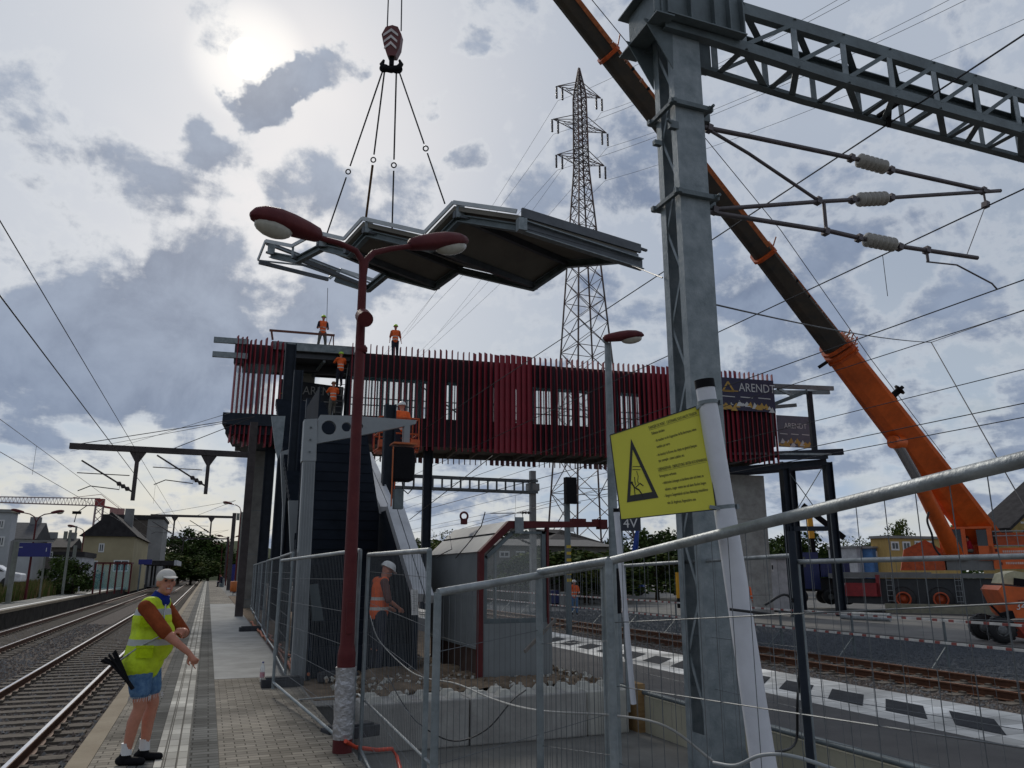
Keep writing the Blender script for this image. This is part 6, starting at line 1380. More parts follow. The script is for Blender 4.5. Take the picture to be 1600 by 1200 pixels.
# large pale marks along the top edge of the base boom
for k, ch in enumerate('SGSBSBS'):
    u = s2[0] - .012 - k * (s2[0] - s1[0]) / 7.2; c = B0.lerp(TIP, u) + bside * (s2[1] * .445 + .0) - bup * 0 - view * .3
    mb = MB(); mb.ring(c, .24, .06, bside, 14, 5); mb.bar(c - bd * .1, c - bd * .4 - view * .1, .12, .04); B('edge_mark', mb, mat('pale pink marking', (.55, .36, .32), .6), cr)
mb = MB()
for (px, py) in ((1443, 727), (1468, 760)): c = D(px - 14, py, (B0.lerp(TIP, along_b(px, py)) - CO).dot(CF)); c2_ = D(px + 8, py - 4, (B0.lerp(TIP, along_b(px, py)) - CO).dot(CF)); mb.bar(c, c2_, .05); mb.bar(c2_, D(px + 2, py + 12, (c2_ - CO).dot(CF)), .05)
B('rope_guide', mb, galvd, cr)
dB = lambda px, py: (B0.lerp(TIP, along_b(px, py)) - CO).dot(CF)
mb = MB(); c = D(1400, 614, dB(1400, 614)); mb.lathe([(.0, -.35), (.32, -.3), (.32, -.22), (.18, -.2), (.18, .2), (.32, .22), (.32, .3), (.1, .32), (.1, .5), (.0, .5)], c, (bside * 1 + bup * .3), 18); B('rope_reel', mb, blackm, cr)
mb = MB(); c = D(1293, 565, dB(1293, 565)); mb.bar(c, c - bside * .55, .22, .12); B('boom_lamp', mb, blackm, cr)
mb = MB(); mb.tube([B0.lerp(TIP, s1[0] * .9) + bside * (s1[1] * .55), D(1360, 560, dB(1360, 560)), D(1220, 360, dB(1220, 360) - .0), D(925, 0, dB(925, 0)), TIP], .02, 5); B('hoist_cable', mb, wire_m, cr)
# lift cylinder
ca = D(1492, 866, dcr + .6); cb_ = D(1437, 755, dB(1437, 755) - 1.0); cc_ = D(1398, 686, dB(1398, 686) - .9)
mb = MB(); mb.tube([ca, cb_], [.46, .38], 18); B('lift_cylinder', mb, orange, cr)
mb = MB(); mb.tube([cb_, cc_], .28, 16); B('piston_rod', mb, mat('chrome rod', (.3, .3, .32), .25, .8, .1), cr)
mb = MB(); mb.tube([cc_ - bd * .3 - Vector((.4, 0, 0)), cc_ - bd * .3 + Vector((.4, 0, 0))], .35, 14); B('pivot', mb, orange, cr)
mb = MB(); mb.tube(bez([D(1451, 800, dcr - 1.2), D(1449, 815, dcr - 1.3), D(1456, 835, dcr - 1.3), D(1460, 855, dcr - 1.3), D(1475, 875, dcr - 1.3)]), .06, 6); B('hydraulic_hose', mb, cable, cr)
# ================================================================== BOOM LIFT at right edge
AG, ax_ = loc_frame(1616, 1006, -.66, 122); ab = math.atan2(ax_.y, ax_.x); ad = (AG - CO).dot(CF); asx = ad / f
al = thing('boom_lift', 'orange wheeled boom lift with dark tyres at the right edge, behind the fence', 'boom lift', AG, ab)
def A(px, py): return ((px - 1580) * asx, 0, (1006 - py) * asx)
mb = MB(); mb.prism([(A(px, py)[0], .1, A(px, py)[2]) for px, py in ((1542, 925), (1548, 918), (1680, 930), (1680, 968), (1560, 968), (1555, 962))], (0, 1.6, 0)); B('body', mb, orange, al, world=False)
mb = MB(); mb.prism([(A(px, py)[0], .2, A(px, py)[2]) for px, py in ((1560, 975), (1680, 972), (1680, 1000), (1575, 1000))], (0, 1.3, 0)); B('chassis', mb, mat('red orange chassis', (.40, .04, .01), .5), al, world=False)
mb = MB(); mb.prism([(A(px, py)[0], .4, A(px, py)[2]) for px, py in ((1553, 915), (1560, 900), (1575, 895), (1640, 908), (1640, 925))], (0, .9, 0)); B('jib', mb, mat('cream machine paint', (.42, .40, .26), .5), al, world=False)
mb = MB(); mb.prism([(A(px, py)[0], .37, A(px, py)[2]) for px, py in ((1572, 906), (1640, 916), (1640, 926), (1570, 918))], (0, .02, 0)); B('jib_recess', mb, blackm, al, world=False)
for px in (1536, 1625):
    for yy in (-.15, 1.4):
        c = A(px, 988); mb = MB(); R = .44; mb.lathe([(.2, 0), (.38, 0), (.44, .06), (.44, .28), (.38, .34), (.2, .34)], (c[0], yy, R), (0, 1, 0), 26)
        for k in range(18): a = 2 * math.pi * k / 18; mb.box((c[0] + (R) * math.cos(a), yy + .17, R + R * math.sin(a)), (.09, .3, .03), Matrix.Rotation(-a + math.pi / 2, 3, 'Y'))
        w = B('wheel', mb, black, al, world=False); mb = MB(); mb.lathe([(.28, -.01), (.27, .06), (.16, .05), (.14, .02), (.0, .02)], (c[0], yy, R), (0, 1, 0), 20)
        for k in range(6): a = k * 1.047; mb.ell((c[0] + .09 * math.cos(a), yy + .0, R + .09 * math.sin(a)), (.02, .02, .02))
        B('rim', mb, gr, w, world=False)
a = A(1561, 955); text('lettering', '340AJ', .32, white, al, Matrix.Translation(AG) @ Matrix.Rotation(ab, 4, 'Z') @ frame((a[0] + .05, .09, a[2]), (1, 0, 0), (0, 0, 1)), ext=.004)
a = A(1565, 943); text('web_lettering', 'www.', .16, mat('dim red print', (.25, .05, .03), .6), al, Matrix.Translation(AG) @ Matrix.Rotation(ab, 4, 'Z') @ frame((a[0] + .05, .09, a[2]), (1, 0, 0), (0, 0, 1)), ext=.003)
mb = MB(); mb.bar((A(1538, 966)[0], .0, A(0, 966)[2]), (A(1556, 966)[0], 0, A(0, 962)[2]), .2, .25); mb.bar((A(1522, 945)[0], -.1, A(0, 945)[2]), (A(1540, 968)[0], -.1, A(0, 968)[2]), .06); B('step', mb, blackm, al, world=False)
# ================================================================== BLUE LORRY with loader crane
TG, tx_ = loc_frame(1290, 951, -.66, 120); tb = math.atan2(tx_.y, tx_.x); td = (TG - CO).dot(CF); ts = td / f
tk = thing('lorry', 'dark blue lorry with yellow and black loader crane, behind the right legs of the footbridge', 'lorry', TG, tb)
def T(px, py): return ((px - 1290) * ts, 0, (951 - py) * ts)
blu = mat('dark blue lorry paint', (.012, .022, .11), .45, 0, .25, 2)
mb = MB(); a = T(1243, 865); b = T(1285, 922); mb.prism([(T(px, py)[0], 0, T(px, py)[2]) for px, py in ((1243, 920), (1241, 885), (1247, 865), (1286, 865), (1286, 922))], (0, 2.4, 0)); cabb = B('cab', mb, blu, tk, world=False)
mb = MB(); mb.prism([(T(px, py)[0], -.012, T(px, py)[2]) for px, py in ((1246, 888), (1250, 872), (1266, 872), (1266, 888))], (0, .01, 0)); B('window', mb, dglass, cabb, world=False)
mb = MB(); a = T(1288, 874); b = T(1332, 903); mb.bb(a[0], b[0], 0, 2.4, b[2], a[2])
for px in range(1290, 1332, 6): x = T(px, 0)[0]; mb.bb(x, x + .06, -.03, -.001, b[2], a[2])
B('load_bed', mb, blu, tk, world=False)
mb = MB(); a = T(1245, 905); b = T(1335, 925); mb.bb(a[0], b[0], .3, 2.1, b[2], a[2]); B('chassis', mb, dk, tk, world=False)
for px in (1254, 1300, 1325):
    for yy in (0, 2.0): c = T(px, 0); mb = MB(); mb.lathe([(.2, 0), (.45, 0), (.5, .05), (.5, .3), (.45, .35)], (c[0], yy, .95 if False else .5 + T(0, 945)[2]), (0, 1, 0), 22); w = B('wheel', mb, black, tk, world=False); mb = MB(); mb.lathe([(.0, .05), (.1, 0), (.26, .08)], (c[0], yy, .5 + T(0, 945)[2]), (0, 1, 0), 16); B('rim', mb, gr, w, world=False)
mb = MB()
for k in range(4): a = T(1245, 884 + k * 6); mb.bb(a[0], a[0] + .28, -.015, -.002, a[2] - .05, a[2] + .02)
B('door_marking', mb, white, tk, world=False)
yl = mat('crane yellow paint', (.60, .30, .01), .45, 0, .2, 2)
mb = MB(); mb.bar((T(1284, 0)[0], 1.2, T(0, 800)[2]), (T(1285, 0)[0], 1.2, T(0, 842)[2]), .32, .4); B('crane_column', mb, yl, tk, world=False)
mb = MB(); mb.bar((T(1285, 0)[0], 1.2, T(0, 842)[2]), (T(1286, 0)[0], 1.2, T(0, 870)[2]), .28, .3); mb.bar((T(1275, 0)[0], 1.2, T(0, 788)[2]), (T(1334, 0)[0], 1.0, T(0, 842)[2]), .34, .35); B('crane_arm', mb, blackm, tk, world=False)
mb = MB(); mb.bar((T(1275, 0)[0], 1.2, T(0, 792)[2]), (T(1284, 0)[0], 1.2, T(0, 800)[2]), .3, .3); B('crane_knuckle', mb, oranged, tk, world=False)
# red trailer behind mast
rg_ = G(1200, 935, -.66); mb = MB(); t = thing('trailer', 'small red machine trailer between the white sign post and the dark pole', 'trailer', rg_, tb)
k_ = (rg_ - CO).dot(CF) / f; mb.bb(-34 * k_, 26 * k_, 0, 1.2, 5 * k_, 30 * k_); B('body', mb, mat('trailer red', (.22, .015, .02), .5), t, world=False)
for x in (-18, 12): mb = MB(); mb.lathe([(.1, 0), (.35, 0), (.38, .05), (.38, .2), (.1, .22)], (x * k_, -.1, .35), (0, 1, 0), 18); B('wheel', mb, black, t, world=False)
mb = MB(); mb.tube([(-34 * k_, 0, 30 * k_), (-34 * k_, 0, 42 * k_), (26 * k_, 0, 42 * k_), (26 * k_, 0, 30 * k_)], .03, 6); B('guard_rail', mb, MATS['trailer red'], t, world=False)
# blue boom lift behind the grey lamp
bg_ = G(990, 930, -.66); k_ = (bg_ - CO).dot(CF) / f; bl_ = mat('lift blue', (.01, .05, .28), .45, 0, .2, 2)
t = thing('boom_lift', 'blue boom lift with raised arm behind the small white marker pole', 'boom lift', bg_, -.7)
def Q2(px, py, y=0): return ((px - 990) * k_, y, (930 - py) * k_)
mb = MB(); a = Q2(975, 905); b = Q2(1005, 926); mb.bb(a[0], b[0], 0, 1.4, b[2], a[2]); a = Q2(988, 888); b = Q2(1004, 905); mb.bb(a[0], b[0], .2, 1.2, b[2], a[2]); B('chassis', mb, bl_, t, world=False)
mb = MB(); mb.bar(Q2(985, 890, .6), Q2(999, 828, .6), .3, .35); mb.bar(Q2(999, 828, .5), Q2(994, 812, .5), .28); mb.bar(Q2(999, 828, .8), Q2(990, 905, .8), .25); B('arm', mb, bl_, t, world=False)
for x in (978, 1001): mb = MB(); mb.lathe([(.1, 0), (.36, 0), (.4, .05), (.4, .25), (.1, .3)], (Q2(x, 0)[0], -.1, .4), (0, 1, 0), 18); B('wheel', mb, black, t, world=False)
# track number sign 4V
q = D(986, 818, 16.); t = thing('track_sign', 'dark sign with white characters just below the yellow warning sign', 'sign', q)
rt_ = Vector((math.cos(YA + .1), -math.sin(YA + .1), 0)); mb = MB(); w = 16. / f * 15; 
mb.prism([q + rt_ * -w + Vector((0, 0, w * .9)), q + rt_ * w + Vector((0, 0, w * .9)), q + rt_ * w - Vector((0, 0, w * .75)), q - rt_ * w - Vector((0, 0, w * .75))], rt_.cross(Vector((0, 0, 1))) * -.03); B('board', mb, mat('dark sign board', (.02, .025, .04), .5), t)
text('lettering', '4V', w * 1.35, white, t, frame(q - rt_ * w * .82 + Vector((0, 0, -w * .42)) + rt_.cross(Vector((0, 0, 1))) * .004, rt_, (0, 0, 1)), ext=.004)
mb = MB(); mb.tube([q - rt_ * w * .9 + Vector((0, .05, w)), Vector((q.x, q.y + .05, 0)) - rt_ * w * .9], .03, 8); B('post', mb, galvd, t)
# yellow black post & small worksite bits
q = G(1062, 950, -.6); k_ = (q - CO).dot(CF) / f; t = thing('bollard', 'yellow post with black stripes seen left of the foreground mast', 'bollard', q); mb = MB(); mb.bb(-3.5 * k_, 3.5 * k_, -.1, .1, 15 * k_, 54 * k_); B('post', mb, yl, t, world=False); mb = MB(); mb.bb(-3 * k_, 3 * k_, -.08, .08, 0, 15 * k_); B('foot', mb, blackm, t, world=False)
for i, (px, py, h, w, col, lab) in enumerate(((950, 925, 24, 20, 'machine grey', 'grey generator box beside the blue boom lift'), (820, 940, 16, 26, 'machine grey', 'grey equipment cabinet seen through the shelter window, left one'), (800, 905, 22, 8, 'pale mast concrete', 'pale switch cabinet seen through the shelter window'), (870, 945, 22, 8, 'dark blue lorry paint', 'dark cabinet left of the far worker in jeans'), (884, 948, 22, 5, 'machine grey', 'slim grey cabinet next to the far worker'))):
    q = G(px, py, -.6); k_ = (q - CO).dot(CF) / f; t = thing('equipment_cabinet', lab, 'cabinet', q); mb = MB(); mb.bb(-w / 2 * k_, w / 2 * k_, 0, .7, .1, h * k_); B('housing', mb, MATS[col], t, world=False, bevel=.02); mb = MB(); mb.bb(-w / 2 * k_ + .05, w / 2 * k_ - .05, -.012, 0, .2, h * k_ - .1); B('door', mb, MATS[col], t, world=False)
    mb = MB(); mb.bb(-w / 2 * k_, w / 2 * k_, .05, .65, 0, .1); B('base', mb, blackm, t, world=False)
# pipes on ground
for i in range(3):
    a = G(1315, 968 - i * 3, -.6); b = G(1392, 972 - i * 3, -.6); mb = MB(); mb.tube([a + Vector((0, 0, .12)), b + Vector((0, 0, .12))], .11, 12); B('steel_pipe', mb, tube, label=('nearest', 'middle', 'farthest')[i] + ' of the three pale pipes lying on the ground before the crane', cat='pipe', group='pale pipes on the ground', loc=a)
# ================================================================== BACKGROUND BUILDINGS
cream = mat('cream render', (.36, .31, .20), .9, 0, .15, .4); slate = mat('slate roof', (.035, .033, .035), .8, 0, .4, 1.5); gwall = mat('grey render', (.22, .22, .22), .9, 0, .2, .5); wwall = mat('white render', (.40, .41, .43), .9, 0, .15, .5)
ywall = mat('yellow timber cladding', (.42, .29, .11), .8, 0, .15, 1, stretch=(6, 6, 1))
def bld(lab, px0, px1, pt, pr, Y, dep, wall, roof=slate, wins=(), kind='gable', base=-.5, name='house', chim=(), ridge='x', cat='building'):
    X0 = PY(px0, 880, Y).x; X1 = PY(px1, 880, Y).x; ze_ = PY((px0 + px1) / 2, pt, Y).z; zr_ = PY((px0 + px1) / 2, pr, Y).z; xm = (X0 + X1) / 2
    t = thing(name, lab, cat, (xm, Y + dep / 2, base)); mb = MB(); mb.bb(X0, X1, Y, Y + dep, base, ze_); B('wall', mb, wall, t)
    mb = MB(); o = .35
    if kind == 'gable':   # gable faces the camera, ridge along y
        mb.prism([(X0 - o, Y - o, ze_), (xm, Y - o, zr_), (X1 + o, Y - o, ze_)], (0, dep + 2 * o, 0))
    elif kind == 'wallgable':
        for q in (-1, 1): mb.bar((xm, Y + dep / 2, zr_ + .1), (xm + q * (X1 - X0 + 2 * o) / 2, Y + dep / 2, ze_ - .1), .0 + dep + 2 * o, .25, up=(0, 0, 1))
        m3 = MB(); m3.prism([(X0, Y, ze_ + .002), (xm, Y, zr_ - .1), (X1, Y, ze_ + .002)], (0, dep, 0)); B('gable_wall', m3, wall, t)
    elif kind == 'hip':
        i = dep * .35; vs = [(X0 - o, Y - o, ze_), (X1 + o, Y - o, ze_), (X1 + o, Y + dep + o, ze_), (X0 - o, Y + dep + o, ze_), (X0 + i, Y + dep / 2, zr_), (X1 - i, Y + dep / 2, zr_)]
        mb.add(vs, [(0, 1, 5, 4), (1, 2, 5), (2, 3, 4, 5), (3, 0, 4), (3, 2, 1, 0)])
    elif kind == 'ridge':
        mb.prism([(X0 - o, Y - o, ze_), (X0 - o, Y + dep / 2, zr_), (X0 - o, Y + dep + o, ze_)], (X1 - X0 + 2 * o, 0, 0))
    elif kind == 'shed': mb.prism([(X0 - o, Y - o, ze_ - .1), (X0 - o, Y - o, zr_), (X1 + o, Y - o, ze_ + (ze_ - zr_) * -.6), (X1 + o, Y - o, ze_ - .1)], (0, dep, 0))
    else: mb.bb(X0 - .15, X1 + .15, Y - .15, Y + dep, ze_ + .003, zr_)
    rfo = B('roof', mb, roof, t)
    for (cpx, ch_) in chim: x = PY(cpx, 880, Y).x; mb = MB(); mb.bb(x - .5, x + .5, Y + dep / 2 - .4, Y + dep / 2 + .4, ze_, zr_ + ch_); B('chimney', mb, gwall, rfo)
    for (a, b, c, d) in wins:
        p0_ = PY(a, c, Y); p1_ = PY(b, d, Y); mb = MB(); fr_ = .12
        mb.bb(p0_.x, p1_.x, Y - .05, Y - .002, p1_.z, p0_.z); w = B('window', mb, white, t); mb = MB(); xm_ = (p0_.x + p1_.x) / 2
        for u, v in ((p0_.x + fr_, xm_ - fr_ / 3), (xm_ + fr_ / 3, p1_.x - fr_)): mb.bb(u, v, Y - .06, Y - .051, p1_.z + fr_, p0_.z - fr_)
        B('pane', mb, dglass, w)
    return t
bld('cream station building with dark slate gable roof on the left side', 124, 206, 838, 800, 98., 22., cream, wins=((155, 162, 849, 863), (133, 151, 876, 893), (178, 200, 875, 893)), chim=((178, 1.2),), base=-.5)
bld('tall grey tower block next to the station roof', 224, 249, 811, 807, 130., 14., gwall, kind='flat')
bld('brown roofed building behind the station building', 152, 226, 812, 804, 150., 10., mat('brown wall', (.1, .085, .075), .9), kind='flat')
bld('pale apartment building with balconies at the left edge', -60, 8, 800, 795, 75., 2., wwall, kind='flat', wins=((-20, -12, 812, 826), (-2, 6, 812, 826), (-20, -12, 838, 854), (-2, 6, 838, 854)), roof=gwall)
bld('small pale house with steep grey roof at left, behind the departure display', 6, 46, 842, 813, 95., 8., wwall, kind='ridge', wins=((12, 18, 850, 860), (30, 37, 850, 862)), chim=((34, .6),), roof=mat('grey roof', (.08, .08, .085), .8))
bld('row house with dark roof between the left lamp posts', 48, 104, 855, 838, 120., 12., mat('brown render', (.12, .105, .095), .9), kind='ridge', wins=((60, 68, 862, 872), (78, 86, 862, 872)), chim=((64, .8), (96, .8)))
bld('white low building behind the grass at left', 84, 128, 870, 862, 80., 8., wwall, kind='flat', wins=((90, 96, 876, 886),))
bld('long dim house with wide grey roof seen through the shelter window', 745, 960, 853, 838, 62., 12., mat('dim grey wall', (.16, .155, .14), .9), kind='ridge', wins=((780, 796, 861, 871), (806, 820, 861, 871)), roof=mat('wide grey roof', (.14, .135, .13), .8))
bld('house with pyramid roof behind the pylon feet', 855, 940, 848, 822, 75., 14., gwall, kind='hip')
bld('wooden two storey site cabin with flat roof behind the crane', 1388, 1500, 842, 838, 46.0, 1.5, ywall, kind='flat', wins=((1391, 1405, 846, 860), (1409, 1423, 846, 860), (1428, 1442, 845, 858), (1446, 1460, 845, 858)), roof=gwall, name='site_cabin', cat='site cabin', base=-.6)
bld('white portable cabin between the lorry and the wooden cabin', 1340, 1364, 856, 853, 48., 3., mat('cabin white', (.42, .43, .45), .6), kind='flat', roof=gwall, name='site_cabin', cat='site cabin', base=-.6)
bld('blue and white portable cabin touching the wooden cabin', 1365, 1388, 857, 854, 47., 3., mat('cabin blue', (.06, .16, .36), .6), kind='flat', roof=gwall, wins=((1368, 1378, 861, 870),), name='site_cabin', cat='site cabin', base=-.6)
bld('yellow barn with dark sloping roof at the far right edge', 1585, 1785, 828, 742, 48., 3., mat('ochre render', (.30, .22, .09), .9), kind='wallgable', wins=((1583, 1588, 815, 818), (1594, 1599, 815, 818)), name='barn', base=-.6)
bld('white portable cabin behind the trailer, left of the dark pole', 1196, 1235, 874, 870, 40., 3., mat('cabin white'  , (.42, .43, .45), .6), kind='flat', roof=gwall, name='site_cabin', cat='site cabin', base=-.6, wins=((1204, 1208, 880, 893),))
# station canopy and shelters on left platform
q = G(255, 905, 0); t = thing('station_canopy', 'dark station canopy with pale edge beside the far left track', 'canopy', (-10, 95, 0)); z = PY(255, 876, 95.).z; X0 = PY(225, 880, 95.).x; X1 = PY(272, 880, 95.).x
mb = MB(); mb.bb(X0, X1, 95, 110, z - .5, z); B('roof', mb, slate, t); mb = MB(); mb.bb(X1, X1 + .3, 94.9, 110, z - .5, z + .05); B('edge', mb, wwall, t)
for x in (X0 + .4, X1 - 1): 
    for y in (95.5, 103, 109): mb = MB(); mb.tube([(x, y, 0), (x, y, z - .5)], .12, 8); B('post', mb, dk, t)
q = G(168, 913, 0)
t = thing('glass_shelter', 'maroon framed glass waiting shelter on the far left platform', 'shelter', PY(180, 905, 70.)); X0 = PY(150, 880, 70.).x; X1 = PY(206, 880, 70.).x
X0 += 0
mb = MB()
for k in range(6): x = X0 + (X1 - X0) * k / 5; mb.bb(x - .06, x + .06, 70, 70.1, 0, 2.3)
mb.bb(X0, X1, 69.95, 72, 2.3, 2.42); B('frame', mb, maroon, t); mb = MB(); mb.bb(X0, X1, 70.03, 70.05, .3, 2.2); B('pane', mb, gb, t)
# left platform furniture
def dlamp(px, pyb, pyt, lab, two=True, spread=1.35, xoff=0):
    b = G(px, pyb, 0); zt_ = PY(px, pyt, b.y).z; t = thing('street_lamp', lab, 'street lamp', b)
    mb = MB(); mb.tube([b, b + Vector((0, 0, zt_ - .6))], [.085, .05], 10); B('post', mb, maroon, t)
    for q in ((-1, 1) if two else (-1,)):
        mb = MB(); e = b + Vector((q * .75, 0, zt_ - .05)); mb.tube([b + Vector((0, 0, zt_ - .65)), b + Vector((q * .12, 0, zt_ - .3)), b + Vector((q * .4, 0, zt_ - .12)), e], .035, 6); B('arm', mb, maroon, t)
        head(e, e + Vector((q * .75, 0, .16)), t, .16, hh=.13)
    return t
dlamp(39, 937, 800, 'maroon twin arm lamp post rising behind the blue departure display at left')
dlamp(120, 922, 823, 'maroon single arm lamp post on the far left platform', False)
dlamp(168, 914, 838, 'thin twin arm lamp post in front of the cream station wall, nearer one')
dlamp(193, 909, 846, 'thin twin arm lamp post at the corner of the station building, farther one')
dlamp(352, 915, 838, 'distant twin arm lamp post on the paved platform beside the fence run')
dlamp(366, 926, 787, 'maroon single arm lamp post on the paved platform, left of the gantry post', False)
dlamp(343, 906, 850, 'farthest small lamp post on the paved platform', False)
b = G(39, 937, 0); t = thing('departure_display', 'dark blue departure display hung beside the lamp post on the far left platform', 'display', (b.x, b.y - .2, 0)); Y = b.y - .35
p0_ = PY(25, 848, Y); p1_ = PY(78, 870, Y); mb = MB(); mb.bb(p0_.x, p1_.x, Y - .1, Y + .1, p1_.z, p0_.z); B('screen', mb, mat('display blue', (.008, .012, .15), .4, 0, .1, 2), t)
text('lettering', '1', .35, white, t, frame((PY(70, 862, Y).x, Y - .104, PY(70, 862, Y).z), (1, 0, 0), (0, 0, 1)), ext=.002)
mb = MB(); mb.bb(PY(30, 0, Y).x if False else PY(30, 855, Y).x, PY(36, 855, Y).x, Y - .108, Y - .102, PY(30, 855.5, Y).z, PY(30, 854.5, Y).z); B('small_lettering', mb, white, t)
mb = MB(); mb.bar((p0_.x - .2, Y, p0_.z + .12), (p1_.x + .1, Y, p0_.z + .12), .12); mb.tube([(p0_.x - .2, Y, 0), (p0_.x - .2, Y, p0_.z + .1)], .1, 8); B('frame', mb, gwall, t)
t = thing('departure_display', 'small blue departure display farther along the far left platform', 'display', PY(228, 905, 80.)); p0_ = PY(217, 874, 80.); p1_ = PY(237, 882, 80.); mb = MB(); mb.bb(p0_.x, p1_.x, 79.9, 80.1, p1_.z, p0_.z); B('screen', mb, MATS['display blue'], t); mb = MB(); mb.tube([(p0_.x + .2, 80, 0), (p0_.x + .2, 80, p0_.z)], .08, 6); B('post', mb, galvd, t)
for i, (px, yt, yb_, w, lab) in enumerate(((12, 846, 943, 8, 'thick pale concrete post at the left edge beside the departure display'), (97, 828, 930, 4, 'pale post right of the departure display, carrying two small antennas'), (108, 852, 928, 5, 'second pale post right of the departure display'), (61, 866, 935, 3, 'thin grey post just right of the maroon lamp post'), (159, 893, 918, 4, 'short white post at the grass end'), (368, 800, 925, 5, 'grey antenna post beside the nearest rusty gantry'))):
    b = G(px, yb_, 0); k_ = (b - CO).dot(CF) / f; mb = MB(); zt_ = PY(px, yt, b.y).z; mb.tube([(0, 0, 0), (0, 0, zt_)], w * k_ / 2, 10)
    if i in (1, 5): mb.box((-.3, 0, zt_ - .4), (.25, .15, .6)); mb.box((.35, 0, zt_ - .2), (.12, .12, 1.0))
    mb.box((0, 0, .03), (w * k_ * 2, w * k_ * 2, .06)); B('signal_post', mb, mat('pale post paint', (.20, .21, .19), .8, 0, .2, 3), world=False, label=lab, cat='post', loc=b)
# orange bin and info pillar
b = G(364, 930, 0); t = thing('litter_bin', 'orange litter bin far along the paved platform beside the fence', 'bin', b); mb = MB(); mb.lathe([(0, .25), (.2, .25), (.24, .3), (.26, .95), (.22, 1.0), (0, 1.0)], (0, 0, 0), n=16); B('bin_body', mb, mat('bin orange', (.45, .12, .02), .5), t, world=False); mb = MB(); mb.tube([(0, .25, 0), (0, .25, 1.1)], .03, 8); B('post', mb, galvd, t, world=False)
b = G(370, 925, 0); mb = MB(); mb.bb(-.5, .5, -.06, .06, .3, 2.3); mb.tube([(-.5, 0, 0), (-.5, 0, 2.3)], .04); mb.tube([(.5, 0, 0), (.5, 0, 2.3)], .04); B('info_board', mb, MATS['display blue'], world=False, label='narrow blue information board behind the orange bin', cat='board', loc=b)
b = G(389, 950, 0); t = thing('small_sign', 'blank grey square sign on a thin pole behind the platform fence', 'sign', b); k_ = (b - CO).dot(CF) / f; mb = MB(); z_ = PY(389, 840, b.y).z; mb.box((0, 0, z_), (17 * k_, .03, 14 * k_)); B('board', mb, mat('blank sign back', (.17, .2, .23), .5), t, world=False); mb = MB(); mb.tube([(.25, .04, 0), (.25, .04, z_ + .2)], .035, 8); B('pole', mb, galvd, t, world=False)
# white car
b = G(-4, 905, -.4); b = PY(6, 893, 60.); t = thing('parked_car', 'white parked car behind the grass at the left edge', 'car', (b.x - .9, 60, .7)); k_ = 50 / f
def Kp(x, z): return (x, 0, z)
mb = MB(); mb.prism([(-2, -.85, .3), (-2.05, -.85, .8), (-1.3, -.85, .95), (-.7, -.85, 1.4), (.6, -.85, 1.42), (1.3, -.85, .98), (2.05, -.85, .85), (2.1, -.85, .35)], (0, 1.7, 0)); B('body', mb, mat('car white paint', (.7, .7, .72), .2), t, world=False, bevel=.08)
mb = MB(); mb.prism([(-1.15, -.86, .97), (-.65, -.86, 1.33), (.55, -.86, 1.35), (1.1, -.86, 1.0)], (0, -.005, 0)); B('window', mb, dglass, t, world=False)
for x in (-1.3, 1.3): mb = MB(); mb.lathe([(.1, 0), (.3, 0), (.32, .03), (.32, .2)], (x, -.88, .32), (0, 1, 0), 18); B('wheel', mb, black, t, world=False)
# tower crane
Y = 230.; b = PY(143, 890, Y); t = thing('tower_crane', 'distant red and white tower crane with long jib above the houses at left', 'tower crane', (b.x, Y, -1)); zj = PY(143, 790, Y).z; wc = mat('tower crane steel', (.30, .22, .22), .6)
mb = MB()
for i, j in ((-1, -1), (1, -1), (1, 1), (-1, 1)): mb.bar((b.x + i * .9, Y + j * .9, -1), (b.x + i * .9, Y + j * .9, zj), .25)
z = 0; k = 0
while z < zj: mb.bar((b.x - .9, Y - .9, z), (b.x + .9, Y - .9, z + 2.0), .16); mb.bar((b.x + .9, Y - .9, z), (b.x - .9, Y - .9, z + 2.0), .16); z += 2.0
B('mast', mb, wc, t)
mb = MB(); xl = PY(-60, 790, Y).x; za = zj + .5; j0 = PY(-60, 781, Y)
a = Vector((b.x, Y, zj)); e = Vector((xl, Y - 10, PY(-60, 783, Y - 10).z)); up2 = Vector((0, 0, 1.9)); n = 40
mb.bar(a, e, .3); mb.bar(a + up2, e + up2 * .6, .25)
for k in range(n): p = a.lerp(e, k / n); q = a.lerp(e, (k + .5) / n); r_ = a.lerp(e, (k + 1) / n); h = up2 * (1 - .4 * k / n); mb.bar(p, q + h, .09); mb.bar(q + h, r_, .09)
B('jib', mb, wc, t)
mb = MB(); e2 = PY(190, 797, Y); mb.bar(a, e2, .7, .5); mb.bar(a + Vector((0, 0, 3)), e2, .12); mb.bar(a + Vector((0, 0, 3)), a.lerp(e, .2) + up2, .12); B('counter_jib', mb, mat('tower crane red', (.25, .03, .03), .6), t)
mb = MB(); mb.box(e2 + Vector((-1, 0, -.4)), (3.4, 1.5, 1.6)); B('counterweight', mb, mat('counterweight faded', (.35, .18, .17), .7), t); mb = MB(); mb.box(a + Vector((0, 0, .8)), (2.2, 1.8, 2.0)); B('slewing_unit', mb, MATS['tower crane red'], t)
mb = MB(); h_ = PY(120, 801, Y); mb.tube([a.lerp(e, .09), h_, h_ - Vector((.3, 0, 2.5))], .12, 4); mb.box(h_, (2., .8, .7)); B('hook', mb, blackm, t)
